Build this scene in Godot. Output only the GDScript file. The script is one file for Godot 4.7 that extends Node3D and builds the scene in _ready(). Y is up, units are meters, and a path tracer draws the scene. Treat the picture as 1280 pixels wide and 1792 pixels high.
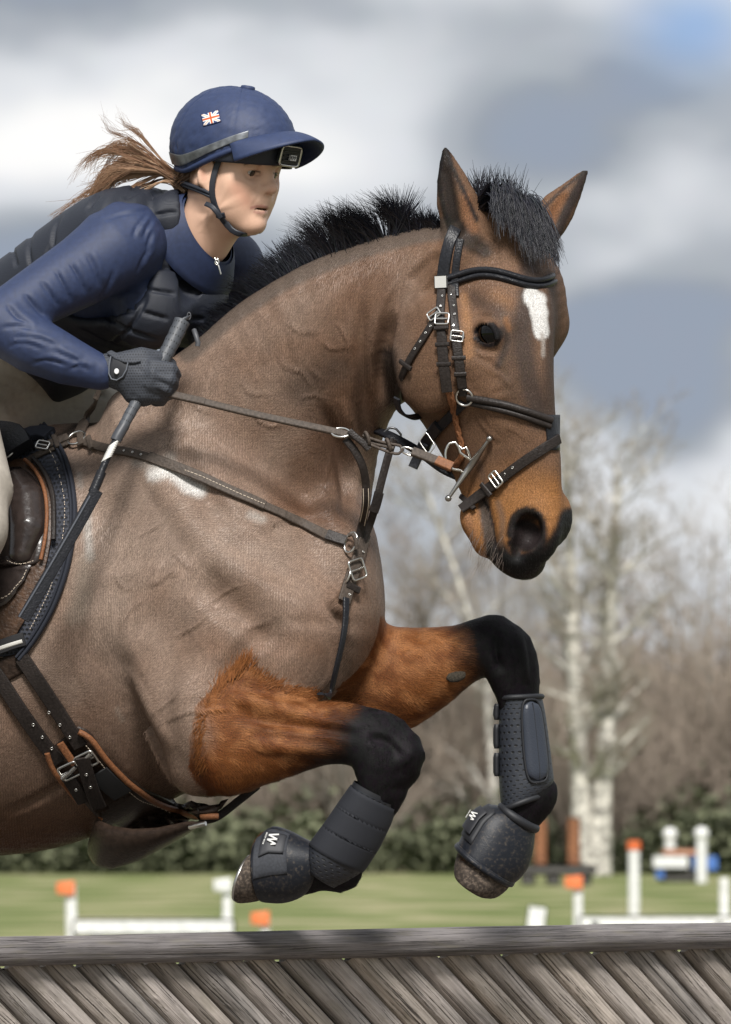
extends Node3D
# A bay horse and rider over a log fence; far field, jumps and winter trees behind.
# Metres, y up. The horse stands near z = 0, the camera looks along -z from z = 12.

const EYE := Vector3(0.0, 1.2, 12.0)
const PITCH := 0.04281
const FPX := 12000.0

var cam_basis: Basis

# ---------------------------------------------------------------- measuring
func P(px: float, py: float, z: float) -> Vector3:
	# the point at depth z whose side-view coordinates (millimetres from the top left) are px, py
	var d: Vector3 = cam_basis * Vector3((px - 640.0) / FPX, (896.0 - py) / FPX, -1.0)
	return EYE + d * ((z - EYE.z) / d.z)

func Q(p: Vector3) -> Vector2:
	# side-view coordinates of a point
	var c: Vector3 = cam_basis.transposed() * (p - EYE)
	return Vector2(640.0 + FPX * c.x / -c.z, 896.0 - FPX * c.y / -c.z)

# ---------------------------------------------------------------- nodes
var taken := {}
func numbered(n: String) -> String:
	taken[n] = taken.get(n, -1) + 1
	return n if taken[n] == 0 else "%s_%03d" % [n, taken[n]]

func tag(o: Node3D, label: String, category: String, group := "", kind := "") -> Node3D:
	if label: o.set_meta("label", label)
	if category: o.set_meta("category", category)
	if group: o.set_meta("group", group)
	if kind: o.set_meta("kind", kind)
	return o

func thing(called: String, label: String, category: String, at := Vector3.ZERO, group := "") -> Node3D:
	var o := Node3D.new()
	o.name = numbered(called)
	add_child(o)
	o.position = at
	tag(o, label, category, group)
	return o

func put(called: String, mesh: Mesh, mat: Material, parent: Node3D = null, local := true) -> MeshInstance3D:
	# mesh is in world coordinates when local is true and the parent sits at the origin
	var o := MeshInstance3D.new()
	o.mesh = mesh
	o.material_override = mat
	if parent == null:
		o.name = numbered(called)
		add_child(o)
	else:
		o.name = called
		parent.add_child(o, true)
	return o

# ---------------------------------------------------------------- implicit shapes
class Seg:
	var a: Vector3
	var m: Basis        # world -> (u, v, along)
	var len: float
	var r0: Vector3
	var r1: Vector3
	var mid: Vector3
	var rad: float

class Grp:
	var segs: Array[Seg] = []
	var op := 0          # 0 join, 1 cut
	var k := 0.02
	var lo := Vector3(1e9, 1e9, 1e9)
	var hi := Vector3(-1e9, -1e9, -1e9)
	func grow(c: Vector3, r: float) -> void:
		lo = lo.min(c - Vector3(r, r, r))
		hi = hi.max(c + Vector3(r, r, r))

func chain(sh: Array, st: Array, k := 0.02, op := 0) -> Grp:
	# stations: [centre, half axis u (vector), half axis v (vector)]
	var g := Grp.new()
	g.k = k
	g.op = op
	var last := st.size() - 2
	for i in st.size() - 1:
		var s := Seg.new()
		var a: Vector3 = st[i][0]
		var b: Vector3 = st[i + 1][0]
		var u0: Vector3 = st[i][1]
		var u1: Vector3 = st[i + 1][1]
		var v0: Vector3 = st[i][2]
		var v1: Vector3 = st[i + 1][2]
		s.a = a
		s.len = (b - a).length()
		var uh := (u0.normalized() + u1.normalized()).normalized()
		var vh := (v0.normalized() + v1.normalized()).normalized()
		s.m = Basis(uh, vh, (b - a).normalized()).inverse()
		s.r0 = Vector3(u0.length(), v0.length(), minf(u0.length(), v0.length()))
		s.r1 = Vector3(u1.length(), v1.length(), minf(u1.length(), v1.length()))
		if i > 0: s.r0.z *= 0.3
		if i < last: s.r1.z *= 0.3
		s.mid = (a + b) * 0.5
		s.rad = s.len * 0.5 + maxf(maxf(s.r0.x, s.r0.y), maxf(s.r1.x, s.r1.y))
		g.grow(a, maxf(s.r0.x, s.r0.y))
		g.grow(b, maxf(s.r1.x, s.r1.y))
		g.segs.append(s)
	sh.append(g)
	return g

func eased(st: Array, n: int) -> Array:
	# more stations along a smooth curve through the given ones
	var out := []
	for i in st.size() - 1:
		var a: Array = st[maxi(i - 1, 0)]
		var b: Array = st[i]
		var c: Array = st[i + 1]
		var d: Array = st[mini(i + 2, st.size() - 1)]
		for k in n:
			var t := float(k) / n
			var row := []
			for j in b.size():
				if b[j] is Vector3: row.append(b[j].cubic_interpolate(c[j], a[j], d[j], t))
				else: row.append(cubic_interpolate(b[j], c[j], a[j], d[j], t))
			out.append(row)
	out.append(st[-1])
	return out

func tube(sh: Array, pts: Array, k := 0.02, op := 0) -> Grp:
	# stations: [centre, radius] or [centre, radius, depth radius]; the second radius lies along z
	var st := []
	for i in pts.size():
		var d: Vector3 = (pts[mini(i + 1, pts.size() - 1)][0] - pts[maxi(i - 1, 0)][0]).normalized()
		var v := Vector3(0, 0, 1) if absf(d.z) < 0.8 else Vector3(1, 0, 0)
		v = (v - d * v.dot(d)).normalized()
		var u := v.cross(d).normalized()
		st.append([pts[i][0], u * pts[i][1], v * (pts[i][2] if pts[i].size() > 2 else pts[i][1])])
	return chain(sh, st, k, op)

func ball(sh: Array, c: Vector3, u: Vector3, v: Vector3, w: Vector3, k := 0.02, op := 0) -> Grp:
	var g := Grp.new()
	g.k = k
	g.op = op
	var s := Seg.new()
	s.a = c
	s.len = 0.0
	s.m = Basis(u.normalized(), v.normalized(), w.normalized()).inverse()
	s.r0 = Vector3(u.length(), v.length(), w.length())
	s.r1 = s.r0
	s.mid = c
	s.rad = maxf(s.r0.x, maxf(s.r0.y, s.r0.z))
	g.grow(c, s.rad)
	g.segs.append(s)
	sh.append(g)
	return g

func seg_d(s: Seg, p: Vector3) -> float:
	var l := s.m * (p - s.a)
	var t := 0.0
	if s.len > 0.0:
		t = clampf(l.z / s.len, 0.0, 1.0)
		l.z -= t * s.len
	var r := s.r0.lerp(s.r1, t)
	l /= r
	var k0 := l.length()
	return k0 * (k0 - 1.0) / ((l / r).length() + 1e-9)

func field(sh: Array, p: Vector3) -> float:
	var f := 1.0
	for g: Grp in sh:
		var e := g.k * 1.5 + 0.03
		if p.x < g.lo.x - e or p.y < g.lo.y - e or p.z < g.lo.z - e or p.x > g.hi.x + e or p.y > g.hi.y + e or p.z > g.hi.z + e:
			if g.op == 0:
				var c := p.clamp(g.lo, g.hi)
				f = minf(f, maxf((p - c).length(), e))
			continue
		var d := 1.0
		for s in g.segs:
			if s.mid.distance_squared_to(p) < (s.rad + e) * (s.rad + e): d = minf(d, seg_d(s, p))
			else: d = minf(d, e)
		if g.op == 1:
			var h1 := maxf(g.k - absf(f + d), 0.0) / g.k
			f = maxf(f, -d) + h1 * h1 * g.k * 0.25
		else:
			var h := maxf(g.k - absf(f - d), 0.0) / g.k
			f = minf(f, d) - h * h * g.k * 0.25
	return f

func grad(sh: Array, p: Vector3) -> Vector3:
	var e := 0.003
	return Vector3(field(sh, p + Vector3(e, 0, 0)) - field(sh, p - Vector3(e, 0, 0)), field(sh, p + Vector3(0, e, 0)) - field(sh, p - Vector3(0, e, 0)), field(sh, p + Vector3(0, 0, e)) - field(sh, p - Vector3(0, 0, e))).normalized()

func cast(sh: Array, px: float, py: float, z0 := 0.6, z1 := -0.6, back := false) -> Vector3:
	# first point of the shape on the line through (px, py), from the front or from behind; a miss gives the closest approach
	var a := P(px, py, z1 if back else z0)
	var b := P(px, py, z0 if back else z1)
	var d := (b - a).normalized()
	var far := (b - a).length()
	var t := 0.0
	var best := 1e9
	var at := a
	for i in 90:
		var p := a + d * t
		var f := field(sh, p)
		if f < best:
			best = f
			at = p
		if f < 0.0006 or t > far: break
		t += maxf(f * 0.7, 0.0006)
	return at

const NB := 8
func block(sh: Array, o: Vector3, cell: float, bi: Vector3i, big: Vector3i) -> Array:
	# one block of surface nets: [cell numbers, points, quads of cell numbers]
	var size := cell * NB
	var lo := o + Vector3(bi) * size
	var hi := lo + Vector3(size, size, size)
	var use: Array[Grp] = []
	for g: Grp in sh:
		var e := g.k * 1.5 + cell
		if lo.x > g.hi.x + e or lo.y > g.hi.y + e or lo.z > g.hi.z + e or hi.x < g.lo.x - e or hi.y < g.lo.y - e or hi.z < g.lo.z - e: continue
		use.append(g)
	if use.is_empty(): return []
	var mid := (lo + hi) * 0.5
	var fm := field(use, mid)
	if absf(fm) > size * (1.25 if cell < .004 else 1.05) + cell: return []
	var n1 := NB + 1
	var total := n1 * n1 * n1
	var pts := PackedVector3Array()
	pts.resize(total)
	var at := 0
	for k in n1:
		for j in n1:
			for i in n1:
				pts[at] = lo + Vector3(i, j, k) * cell
				at += 1
	var f := PackedFloat32Array()
	f.resize(total)
	f.fill(1.0)
	var tmp := PackedFloat32Array()
	tmp.resize(total)
	for g in use:
		tmp.fill(1.0)
		var reach := size * 0.87 + g.k * 1.5 + cell
		for s in g.segs:
			if s.mid.distance_to(mid) > s.rad + reach: continue
			var a := s.a
			var m := s.m
			var ln := s.len
			var r0 := s.r0
			var r1 := s.r1
			if ln > 0.0:
				var il := 1.0 / ln
				for x in total:
					var l := m * (pts[x] - a)
					var t := clampf(l.z * il, 0.0, 1.0)
					l.z -= t * ln
					var r := r0.lerp(r1, t)
					l /= r
					var k0 := l.length()
					tmp[x] = minf(tmp[x], k0 * (k0 - 1.0) / ((l / r).length() + 1e-9))
			else:
				for x in total:
					var l := (m * (pts[x] - a)) / r0
					var k0 := l.length()
					tmp[x] = minf(tmp[x], k0 * (k0 - 1.0) / ((l / r0).length() + 1e-9))
		var gk := g.k
		var ik := 1.0 / gk
		if g.op == 1:
			for x in total:
				var c := f[x]
				var d := tmp[x]
				var h := maxf(gk - absf(c + d), 0.0) * ik
				f[x] = maxf(c, -d) + h * h * gk * 0.25
		else:
			for x in total:
				var c := f[x]
				var d := tmp[x]
				var h := maxf(gk - absf(c - d), 0.0) * ik
				f[x] = minf(c, d) - h * h * gk * 0.25
	var ids := PackedInt64Array()
	var out := PackedVector3Array()
	var quads := PackedInt64Array()
	var sx := big.x * NB + 2
	var sy := big.y * NB + 2
	var st := [0, 1, n1, n1 + 1, n1 * n1, n1 * n1 + 1, n1 * n1 + n1, n1 * n1 + n1 + 1]
	var ea := [0, 2, 4, 6, 0, 1, 4, 5, 0, 1, 2, 3]
	var eb := [1, 3, 5, 7, 2, 3, 6, 7, 4, 5, 6, 7]
	var off := [Vector3(0, 0, 0), Vector3(1, 0, 0), Vector3(0, 1, 0), Vector3(1, 1, 0), Vector3(0, 0, 1), Vector3(1, 0, 1), Vector3(0, 1, 1), Vector3(1, 1, 1)]
	for k in NB:
		for j in NB:
			for i in NB:
				var b := i + j * n1 + k * n1 * n1
				var f0 := f[b]
				var neg := 0
				for c in 8:
					if f[b + st[c]] < 0.0: neg += 1
				if neg == 0 or neg == 8: continue
				var sum := Vector3.ZERO
				var cnt := 0
				for e in 12:
					var fa := f[b + st[ea[e]]]
					var fb := f[b + st[eb[e]]]
					if (fa < 0.0) != (fb < 0.0):
						var oa: Vector3 = off[ea[e]]
						var ob: Vector3 = off[eb[e]]
						sum += oa.lerp(ob, fa / (fa - fb))
						cnt += 1
				var gx := bi.x * NB + i + 1
				var gy := bi.y * NB + j + 1
				var gz := bi.z * NB + k + 1
				var id := gx + sx * (gy + sy * gz)
				ids.append(id)
				out.append(lo + (Vector3(i, j, k) + sum / cnt) * cell)
				var inside := f0 < 0.0
				if (f[b + 1] < 0.0) != inside:
					if inside: quads.append_array([id, id - sx * sy, id - sx - sx * sy, id - sx])
					else: quads.append_array([id, id - sx, id - sx - sx * sy, id - sx * sy])
				if (f[b + n1] < 0.0) != inside:
					if inside: quads.append_array([id, id - 1, id - 1 - sx * sy, id - sx * sy])
					else: quads.append_array([id, id - sx * sy, id - 1 - sx * sy, id - 1])
				if (f[b + n1 * n1] < 0.0) != inside:
					if inside: quads.append_array([id, id - sx, id - 1 - sx, id - 1])
					else: quads.append_array([id, id - 1, id - 1 - sx, id - sx])
	return [ids, out, quads]

class Hide:
	var v: PackedVector3Array = PackedVector3Array()
	var n: PackedVector3Array = PackedVector3Array()
	var q: PackedInt32Array = PackedInt32Array()
	var c: PackedColorArray = PackedColorArray()
	var s: PackedVector2Array = PackedVector2Array()   # side-view coordinates

func nets(sh: Array, cell: float, lo := Vector3(-9, -9, -9), hi := Vector3(9, 9, 9), smooth := 2) -> Hide:
	var a := Vector3(1e9, 1e9, 1e9)
	var b := -a
	for g: Grp in sh:
		if g.op == 0:
			a = a.min(g.lo - Vector3.ONE * (g.k * 0.5 + cell))
			b = b.max(g.hi + Vector3.ONE * (g.k * 0.5 + cell))
	a = a.max(lo)
	b = b.min(hi)
	var size := cell * NB
	var big := Vector3i(((b - a) / size).ceil())
	var n := big.x * big.y * big.z
	var got := []
	got.resize(n)
	var work := func(i: int) -> void:
		got[i] = block(sh, a, cell, Vector3i(i % big.x, (i / big.x) % big.y, i / (big.x * big.y)), big)
	var job := WorkerThreadPool.add_group_task(work, n, -1, true)
	WorkerThreadPool.wait_for_group_task_completion(job)
	var sk := Hide.new()
	var where := {}
	for r in got:
		if r == null or r.is_empty(): continue
		var ids: PackedInt64Array = r[0]
		for i in ids.size():
			where[ids[i]] = sk.v.size() + i
		sk.v.append_array(r[1])
	for r in got:
		if r == null or r.is_empty(): continue
		var qs: PackedInt64Array = r[2]
		for i in range(0, qs.size(), 4):
			var i0: int = where.get(qs[i], -1)
			var i1: int = where.get(qs[i + 1], -1)
			var i2: int = where.get(qs[i + 2], -1)
			var i3: int = where.get(qs[i + 3], -1)
			if i0 < 0 or i1 < 0 or i2 < 0 or i3 < 0: continue
			sk.q.append(i0)
			sk.q.append(i1)
			sk.q.append(i2)
			sk.q.append(i3)
	for i in smooth:
		relax(sk, 0.5)
		relax(sk, -0.52)
	normals(sk)
	return sk

func relax(sk: Hide, w: float) -> void:
	var sum := PackedVector3Array()
	sum.resize(sk.v.size())
	var cnt := PackedInt32Array()
	cnt.resize(sk.v.size())
	var v: PackedVector3Array = sk.v
	var q: PackedInt32Array = sk.q
	for i in range(0, q.size(), 4):
		var a := q[i]
		var b := q[i + 1]
		var c := q[i + 2]
		var d := q[i + 3]
		sum[a] += v[b] + v[d]
		sum[b] += v[a] + v[c]
		sum[c] += v[b] + v[d]
		sum[d] += v[a] + v[c]
		cnt[a] += 2
		cnt[b] += 2
		cnt[c] += 2
		cnt[d] += 2
	for i in v.size():
		if cnt[i] > 0: v[i] = v[i].lerp(sum[i] / cnt[i], w)
	sk.v = v

func normals(sk: Hide) -> void:
	var n: PackedVector3Array = PackedVector3Array()
	n.resize(sk.v.size())
	var v: PackedVector3Array = sk.v
	var q: PackedInt32Array = sk.q
	for i in range(0, q.size(), 4):
		var a := q[i]
		var b := q[i + 1]
		var c := q[i + 2]
		var d := q[i + 3]
		var x := (v[d] - v[b]).cross(v[c] - v[a])
		n[a] += x
		n[b] += x
		n[c] += x
		n[d] += x
	for i in n.size():
		n[i] = n[i].normalized()
	sk.n = n

func finer(sk: Hide) -> void:
	# every quad into four, the new points bulged along the normals
	var v: PackedVector3Array = sk.v
	var n: PackedVector3Array = sk.n
	var q: PackedInt32Array = sk.q
	var nv: PackedVector3Array = v.duplicate()
	var nq := PackedInt32Array()
	var mids := {}
	var col: bool = sk.c.size() > 0
	for i in range(0, q.size(), 4):
		var e := [0, 0, 0, 0]
		var mid := Vector3.ZERO
		for j in 4:
			var a := q[i + j]
			var b := q[i + (j + 1) % 4]
			var key := mini(a, b) * 4194304 + maxi(a, b)
			var at: int = mids.get(key, -1)
			if at < 0:
				var d := v[b] - v[a]
				at = nv.size()
				nv.append((v[a] + v[b]) * 0.5 - (n[a] * d.dot(n[a]) - n[b] * d.dot(n[b])) * 0.125)
				mids[key] = at
			e[j] = at
			mid += nv[at]
		var c := nv.size()
		var corners := (v[q[i]] + v[q[i + 1]] + v[q[i + 2]] + v[q[i + 3]]) * 0.25
		mid *= 0.25
		nv.append(mid + (mid - corners) * 0.6)
		nq.append_array([q[i], e[0], c, e[3], e[0], q[i + 1], e[1], c, c, e[1], q[i + 2], e[2], e[3], c, e[2], q[i + 3]])
	sk.v = nv
	sk.q = nq
	normals(sk)

func project(sk: Hide) -> void:
	sk.s.resize(sk.v.size())
	for i in sk.v.size():
		sk.s[i] = Q(sk.v[i])

func mesh_of(sk: Hide) -> ArrayMesh:
	var idx := PackedInt32Array()
	idx.resize(sk.q.size() / 4 * 6)
	var q: PackedInt32Array = sk.q
	var at := 0
	for i in range(0, q.size(), 4):
		idx[at] = q[i]
		idx[at + 1] = q[i + 1]
		idx[at + 2] = q[i + 2]
		idx[at + 3] = q[i]
		idx[at + 4] = q[i + 2]
		idx[at + 5] = q[i + 3]
		at += 6
	var arr := []
	arr.resize(Mesh.ARRAY_MAX)
	arr[Mesh.ARRAY_VERTEX] = sk.v
	arr[Mesh.ARRAY_NORMAL] = sk.n
	if sk.c.size() == sk.v.size(): arr[Mesh.ARRAY_COLOR] = sk.c
	arr[Mesh.ARRAY_INDEX] = idx
	var m := ArrayMesh.new()
	m.add_surface_from_arrays(Mesh.PRIMITIVE_TRIANGLES, arr)
	return m

# ---------------------------------------------------------------- relief and colouring of a hide
var cells := {}
func bucket(sk: Hide) -> void:
	project(sk)
	cells = {}
	for i in sk.s.size():
		var key := Vector2i(sk.s[i] / 16.0)
		if not cells.has(key): cells[key] = PackedInt32Array()
		cells[key].append(i)

func flat(a: Array) -> PackedVector2Array:
	var o := PackedVector2Array()
	for i in range(0, a.size(), 2):
		o.append(Vector2(a[i], a[i + 1]))
	return o

func smooth_line(p: PackedVector2Array, step := 8.0) -> PackedVector2Array:
	var o := PackedVector2Array()
	for i in p.size() - 1:
		var a := p[maxi(i - 1, 0)]
		var d := p[mini(i + 2, p.size() - 1)]
		var n := maxi(1, int(p[i].distance_to(p[i + 1]) / step))
		for k in n:
			o.append(p[i].cubic_interpolate(p[i + 1], a, d, float(k) / n))
	o.append(p[-1])
	return o

func near_line(sk: Hide, line: PackedVector2Array, r: float, zlo: float, zhi: float, face := -0.15) -> Dictionary:
	# vertex -> distance over r, for the front-facing vertices within r of the line
	var want := {}
	var rc := int(ceil(r / 16.0))
	for p in line:
		var c := Vector2i(p / 16.0)
		for y in range(-rc, rc + 1):
			for x in range(-rc, rc + 1):
				want[c + Vector2i(x, y)] = true
	var out := {}
	for key in want:
		if not cells.has(key): continue
		for i: int in cells[key]:
			if sk.n[i].z < face or sk.v[i].z < zlo or sk.v[i].z > zhi: continue
			var s := sk.s[i]
			var best := 1e9
			var where := 0.5
			for k in line.size() - 1:
				var q := Geometry2D.get_closest_point_to_segment(s, line[k], line[k + 1])
				var dd := s.distance_squared_to(q)
				if dd < best:
					best = dd
					where = (k + q.distance_to(line[k]) / maxf(line[k].distance_to(line[k + 1]), 1e-6)) / (line.size() - 1)
			if line.size() == 1: best = s.distance_squared_to(line[0])
			best = sqrt(best)
			if best < r: out[i] = Vector2(best / r, where)
	return out

func relief(sk: Hide, pts: Array, r: float, h: float, zlo := -9.0, zhi := 9.0) -> void:
	# a ridge (h over 0) or a groove of half width r units and height h metres
	var line := smooth_line(flat(pts))
	var hit := near_line(sk, line, r, zlo, zhi)
	for i: int in hit:
		var t: float = hit[i].x
		var u: float = hit[i].y
		var w := (1.0 - t * t)
		sk.v[i] += sk.n[i] * h * w * w * smoothstep(0.0, .3, u) * smoothstep(1.0, .7, u)

func tint(sk: Hide, pts: Array, r: float, c: Color, a: float, soft := 0.6, zlo := -9.0, zhi := 9.0, face := -0.15) -> void:
	var line := smooth_line(flat(pts), 10.0)
	var hit := near_line(sk, line, r, zlo, zhi, face)
	for i: int in hit:
		var t: float = hit[i].x
		var w := a * smoothstep(1.0, 1.0 - soft, t + rough.get_noise_3dv(sk.v[i] * 3.0) * 0.25 * soft)
		sk.c[i] = sk.c[i].lerp(c, w)

var rough := FastNoiseLite.new()

# ---------------------------------------------------------------- swept and lofted shapes
func pack(v: PackedVector3Array, n: PackedVector3Array, uv: PackedVector2Array, idx: PackedInt32Array, col := PackedColorArray()) -> ArrayMesh:
	var arr := []
	arr.resize(Mesh.ARRAY_MAX)
	arr[Mesh.ARRAY_VERTEX] = v
	arr[Mesh.ARRAY_NORMAL] = n
	if uv.size(): arr[Mesh.ARRAY_TEX_UV] = uv
	if col.size(): arr[Mesh.ARRAY_COLOR] = col
	arr[Mesh.ARRAY_INDEX] = idx
	var m := ArrayMesh.new()
	m.add_surface_from_arrays(Mesh.PRIMITIVE_TRIANGLES, arr)
	return m

func joined(list: Array) -> ArrayMesh:
	var st := SurfaceTool.new()
	for m in list:
		st.append_from(m, 0, Transform3D())
	return st.commit()

func strap_profile(w: float, t: float, c := 0.0012) -> PackedVector2Array:
	# flat strap, x across, y off the surface, the lower face at y = 0
	var x := w * 0.5
	return PackedVector2Array([Vector2(-x, 0), Vector2(-x, t - c), Vector2(-x + c, t), Vector2(-x * .4, t + c * .3), Vector2(x * .4, t + c * .3), Vector2(x - c, t), Vector2(x, t - c), Vector2(x, 0)])

func roll_profile(w: float, t: float) -> PackedVector2Array:
	# padded strap: two rounded rolls side by side
	var o := PackedVector2Array()
	o.append(Vector2(-w * .5, 0))
	for k in 9:
		var a := PI * k / 8.0
		o.append(Vector2(-w * .22 - cos(a) * w * .28, sin(a) * t + t * .1))
	for k in 9:
		var a := PI * k / 8.0
		o.append(Vector2(w * .26 - cos(a) * w * .22, sin(a) * t * .75 + t * .1))
	o.append(Vector2(w * .5, 0))
	return o

func circle_profile(r: float, n := 10, flatten := 1.0) -> PackedVector2Array:
	var o := PackedVector2Array()
	for k in n:
		var a := -TAU * k / n
		o.append(Vector2(cos(a) * r, sin(a) * r * flatten))
	return o

func sweep(pts: PackedVector3Array, nrm: PackedVector3Array, prof: PackedVector2Array, loop := false, scale := PackedFloat32Array(), round_edges := false) -> ArrayMesh:
	var n := pts.size()
	var m := prof.size()
	var v := PackedVector3Array()
	var nn := PackedVector3Array()
	var uv := PackedVector2Array()
	var idx := PackedInt32Array()
	var run := 0.0
	var per := 2 * m
	for i in n + (1 if loop else 0):
		var j := i % n
		var a := pts[(j - 1 + n) % n] if loop else pts[maxi(j - 1, 0)]
		var b := pts[(j + 1) % n] if loop else pts[mini(j + 1, n - 1)]
		var t := (b - a).normalized()
		var u := nrm[j]
		u = (u - t * u.dot(t)).normalized()
		var s := t.cross(u).normalized()
		var k := scale[j] if scale.size() else 1.0
		if i > 0: run += pts[j].distance_to(pts[(j - 1 + n) % n])
		for e in m:
			var p0 := prof[e]
			var p1 := prof[(e + 1) % m]
			var d := (p1 - p0).normalized()
			var o := Vector2(-d.y, d.x)
			var o0 := o
			var o1 := o
			if round_edges:
				var pm := prof[(e - 1 + m) % m]
				var pp := prof[(e + 2) % m]
				var da := (p0 - pm).normalized()
				var db := (pp - p1).normalized()
				o0 = (o + Vector2(-da.y, da.x)).normalized()
				o1 = (o + Vector2(-db.y, db.x)).normalized()
			v.append(pts[j] + (s * p0.x + u * p0.y) * k)
			v.append(pts[j] + (s * p1.x + u * p1.y) * k)
			nn.append(s * o0.x + u * o0.y)
			nn.append(s * o1.x + u * o1.y)
			uv.append(Vector2(float(e) / m, run * 20.0))
			uv.append(Vector2(float(e + 1) / m, run * 20.0))
	var rings := n + (1 if loop else 0)
	for i in rings - 1:
		for e in m:
			var q := i * per + e * 2
			idx.append_array([q, q + per, q + per + 1, q, q + per + 1, q + 1])
	if not loop:
		for end in 2:
			var base := end * (n - 1)
			var at := v.size()
			var t: Vector3 = (pts[1] - pts[0]).normalized() if end == 0 else (pts[n - 1] - pts[n - 2]).normalized()
			for e in m:
				v.append(v[base * per + e * 2])
				nn.append(-t if end == 0 else t)
				uv.append(prof[e])
			for e in range(1, m - 1):
				if end == 0: idx.append_array([at, at + e, at + e + 1])
				else: idx.append_array([at, at + e + 1, at + e])
	return pack(v, nn, uv, idx)

func curve(pts: Array, step := 0.006) -> PackedVector3Array:
	var o := PackedVector3Array()
	for i in pts.size() - 1:
		var a: Vector3 = pts[maxi(i - 1, 0)]
		var b: Vector3 = pts[i]
		var c: Vector3 = pts[i + 1]
		var d: Vector3 = pts[mini(i + 2, pts.size() - 1)]
		var n := maxi(1, int(b.distance_to(c) / step))
		for k in n:
			o.append(b.cubic_interpolate(c, a, d, float(k) / n))
	o.append(pts[-1])
	return o

func steady(pts: PackedVector3Array, u: Vector3) -> PackedVector3Array:
	var o := PackedVector3Array()
	o.resize(pts.size())
	o.fill(u)
	return o

func rod(pts: Array, r: float, n := 10, step := 0.006, scale := PackedFloat32Array()) -> ArrayMesh:
	var c := curve(pts, step)
	var d := (c[-1] - c[0]).normalized()
	var u := Vector3(0, 0, 1) if absf(d.z) < 0.8 else Vector3(0, 1, 0)
	return sweep(c, steady(c, u), circle_profile(r, n), false, scale, true)

func ring(c: Vector3, a: Vector3, b: Vector3, r: float, n := 28, flatten := 1.0) -> ArrayMesh:
	var p := PackedVector3Array()
	for k in n:
		var t := TAU * k / n
		p.append(c + a * cos(t) + b * sin(t))
	return sweep(p, steady(p, a.cross(b).normalized()), circle_profile(r, 8, flatten), true, PackedFloat32Array(), true)

func frame_ring(c: Vector3, a: Vector3, b: Vector3, r: float) -> ArrayMesh:
	# rectangular wire with rounded corners (a buckle)
	var p := PackedVector3Array()
	for k in 32:
		var t := TAU * k / 32.0
		var x := signf(cos(t)) * pow(absf(cos(t)), 0.3)
		var y := signf(sin(t)) * pow(absf(sin(t)), 0.3)
		p.append(c + a * x + b * y)
	return sweep(p, steady(p, a.cross(b).normalized()), circle_profile(r, 8), true, PackedFloat32Array(), true)

func lay(sh: Array, pts: Array, lift := 0.0, step := 10.0, z0 := 0.6, z1 := -0.6) -> Array:
	# the side-view line laid on the shape: [points, normals]
	var line := smooth_line(flat(pts), step)
	var p := PackedVector3Array()
	var n := PackedVector3Array()
	for s in line:
		var a := cast(sh, s.x, s.y, z0, z1)
		p.append(a)
		n.append(grad(sh, a))
	for it in 2:
		var m := n.duplicate()
		for i in range(1, n.size() - 1):
			m[i] = (n[i - 1] + n[i] * 2 + n[i + 1]).normalized()
		n = m
		var w := p.duplicate()
		for i in range(1, p.size() - 1):
			w[i] = (p[i - 1] + p[i] * 2 + p[i + 1]) * 0.25
		p = w
	for i in p.size():
		p[i] += n[i] * lift
	return [p, n]

func strap(sh: Array, pts: Array, w: float, t := 0.004, lift := 0.001, z0 := 0.6, z1 := -0.6, prof := PackedVector2Array()) -> ArrayMesh:
	var l := lay(sh, pts, lift, 10.0, z0, z1)
	return sweep(l[0], l[1], prof if prof.size() else strap_profile(w, t))

func loft(st: Array, n := 32, thick := 0.0, caps := true, sub := 3, power := 2.0) -> ArrayMesh:
	# rings [centre, half axis, half axis]; with a thickness it is an open shell, else closed by end caps
	var s := eased(st, sub)
	var v := PackedVector3Array()
	var uv := PackedVector2Array()
	var idx := PackedInt32Array()
	var rows := []
	for i in s.size():
		rows.append([s[i][0], s[i][1], s[i][2], float(i) / (s.size() - 1)])
	if thick > 0.0:
		for i in range(s.size() - 1, -1, -1):
			var u: Vector3 = s[i][1]
			var w: Vector3 = s[i][2]
			rows.append([s[i][0], u * (1.0 - thick / u.length()), w * (1.0 - thick / w.length()), float(i) / (s.size() - 1)])
	for r in rows:
		for k in n + 1:
			var a := TAU * k / n
			var x := signf(cos(a)) * pow(absf(cos(a)), 2.0 / power)
			var y := signf(sin(a)) * pow(absf(sin(a)), 2.0 / power)
			v.append(r[0] + r[1] * x + r[2] * y)
			uv.append(Vector2(float(k) / n, r[3]))
	var per := n + 1
	for i in rows.size() - 1:
		for k in n:
			var q := i * per + k
			idx.append_array([q, q + 1, q + per, q + 1, q + per + 1, q + per])
	if thick <= 0.0 and caps:
		for end in 2:
			var b: int = 0 if end == 0 else (rows.size() - 1) * per
			var at := v.size()
			v.append(rows[0][0] if end == 0 else rows[-1][0])
			uv.append(Vector2(.5, .5))
			for k in n:
				v.append(v[b + k])
				uv.append(Vector2(.5, .5))
			for k in n:
				if end == 0: idx.append_array([at, at + 1 + (k + 1) % n, at + 1 + k])
				else: idx.append_array([at, at + 1 + k, at + 1 + (k + 1) % n])
	return turned(v, uv, idx, n, rows.size(), thick > 0.0)

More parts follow.
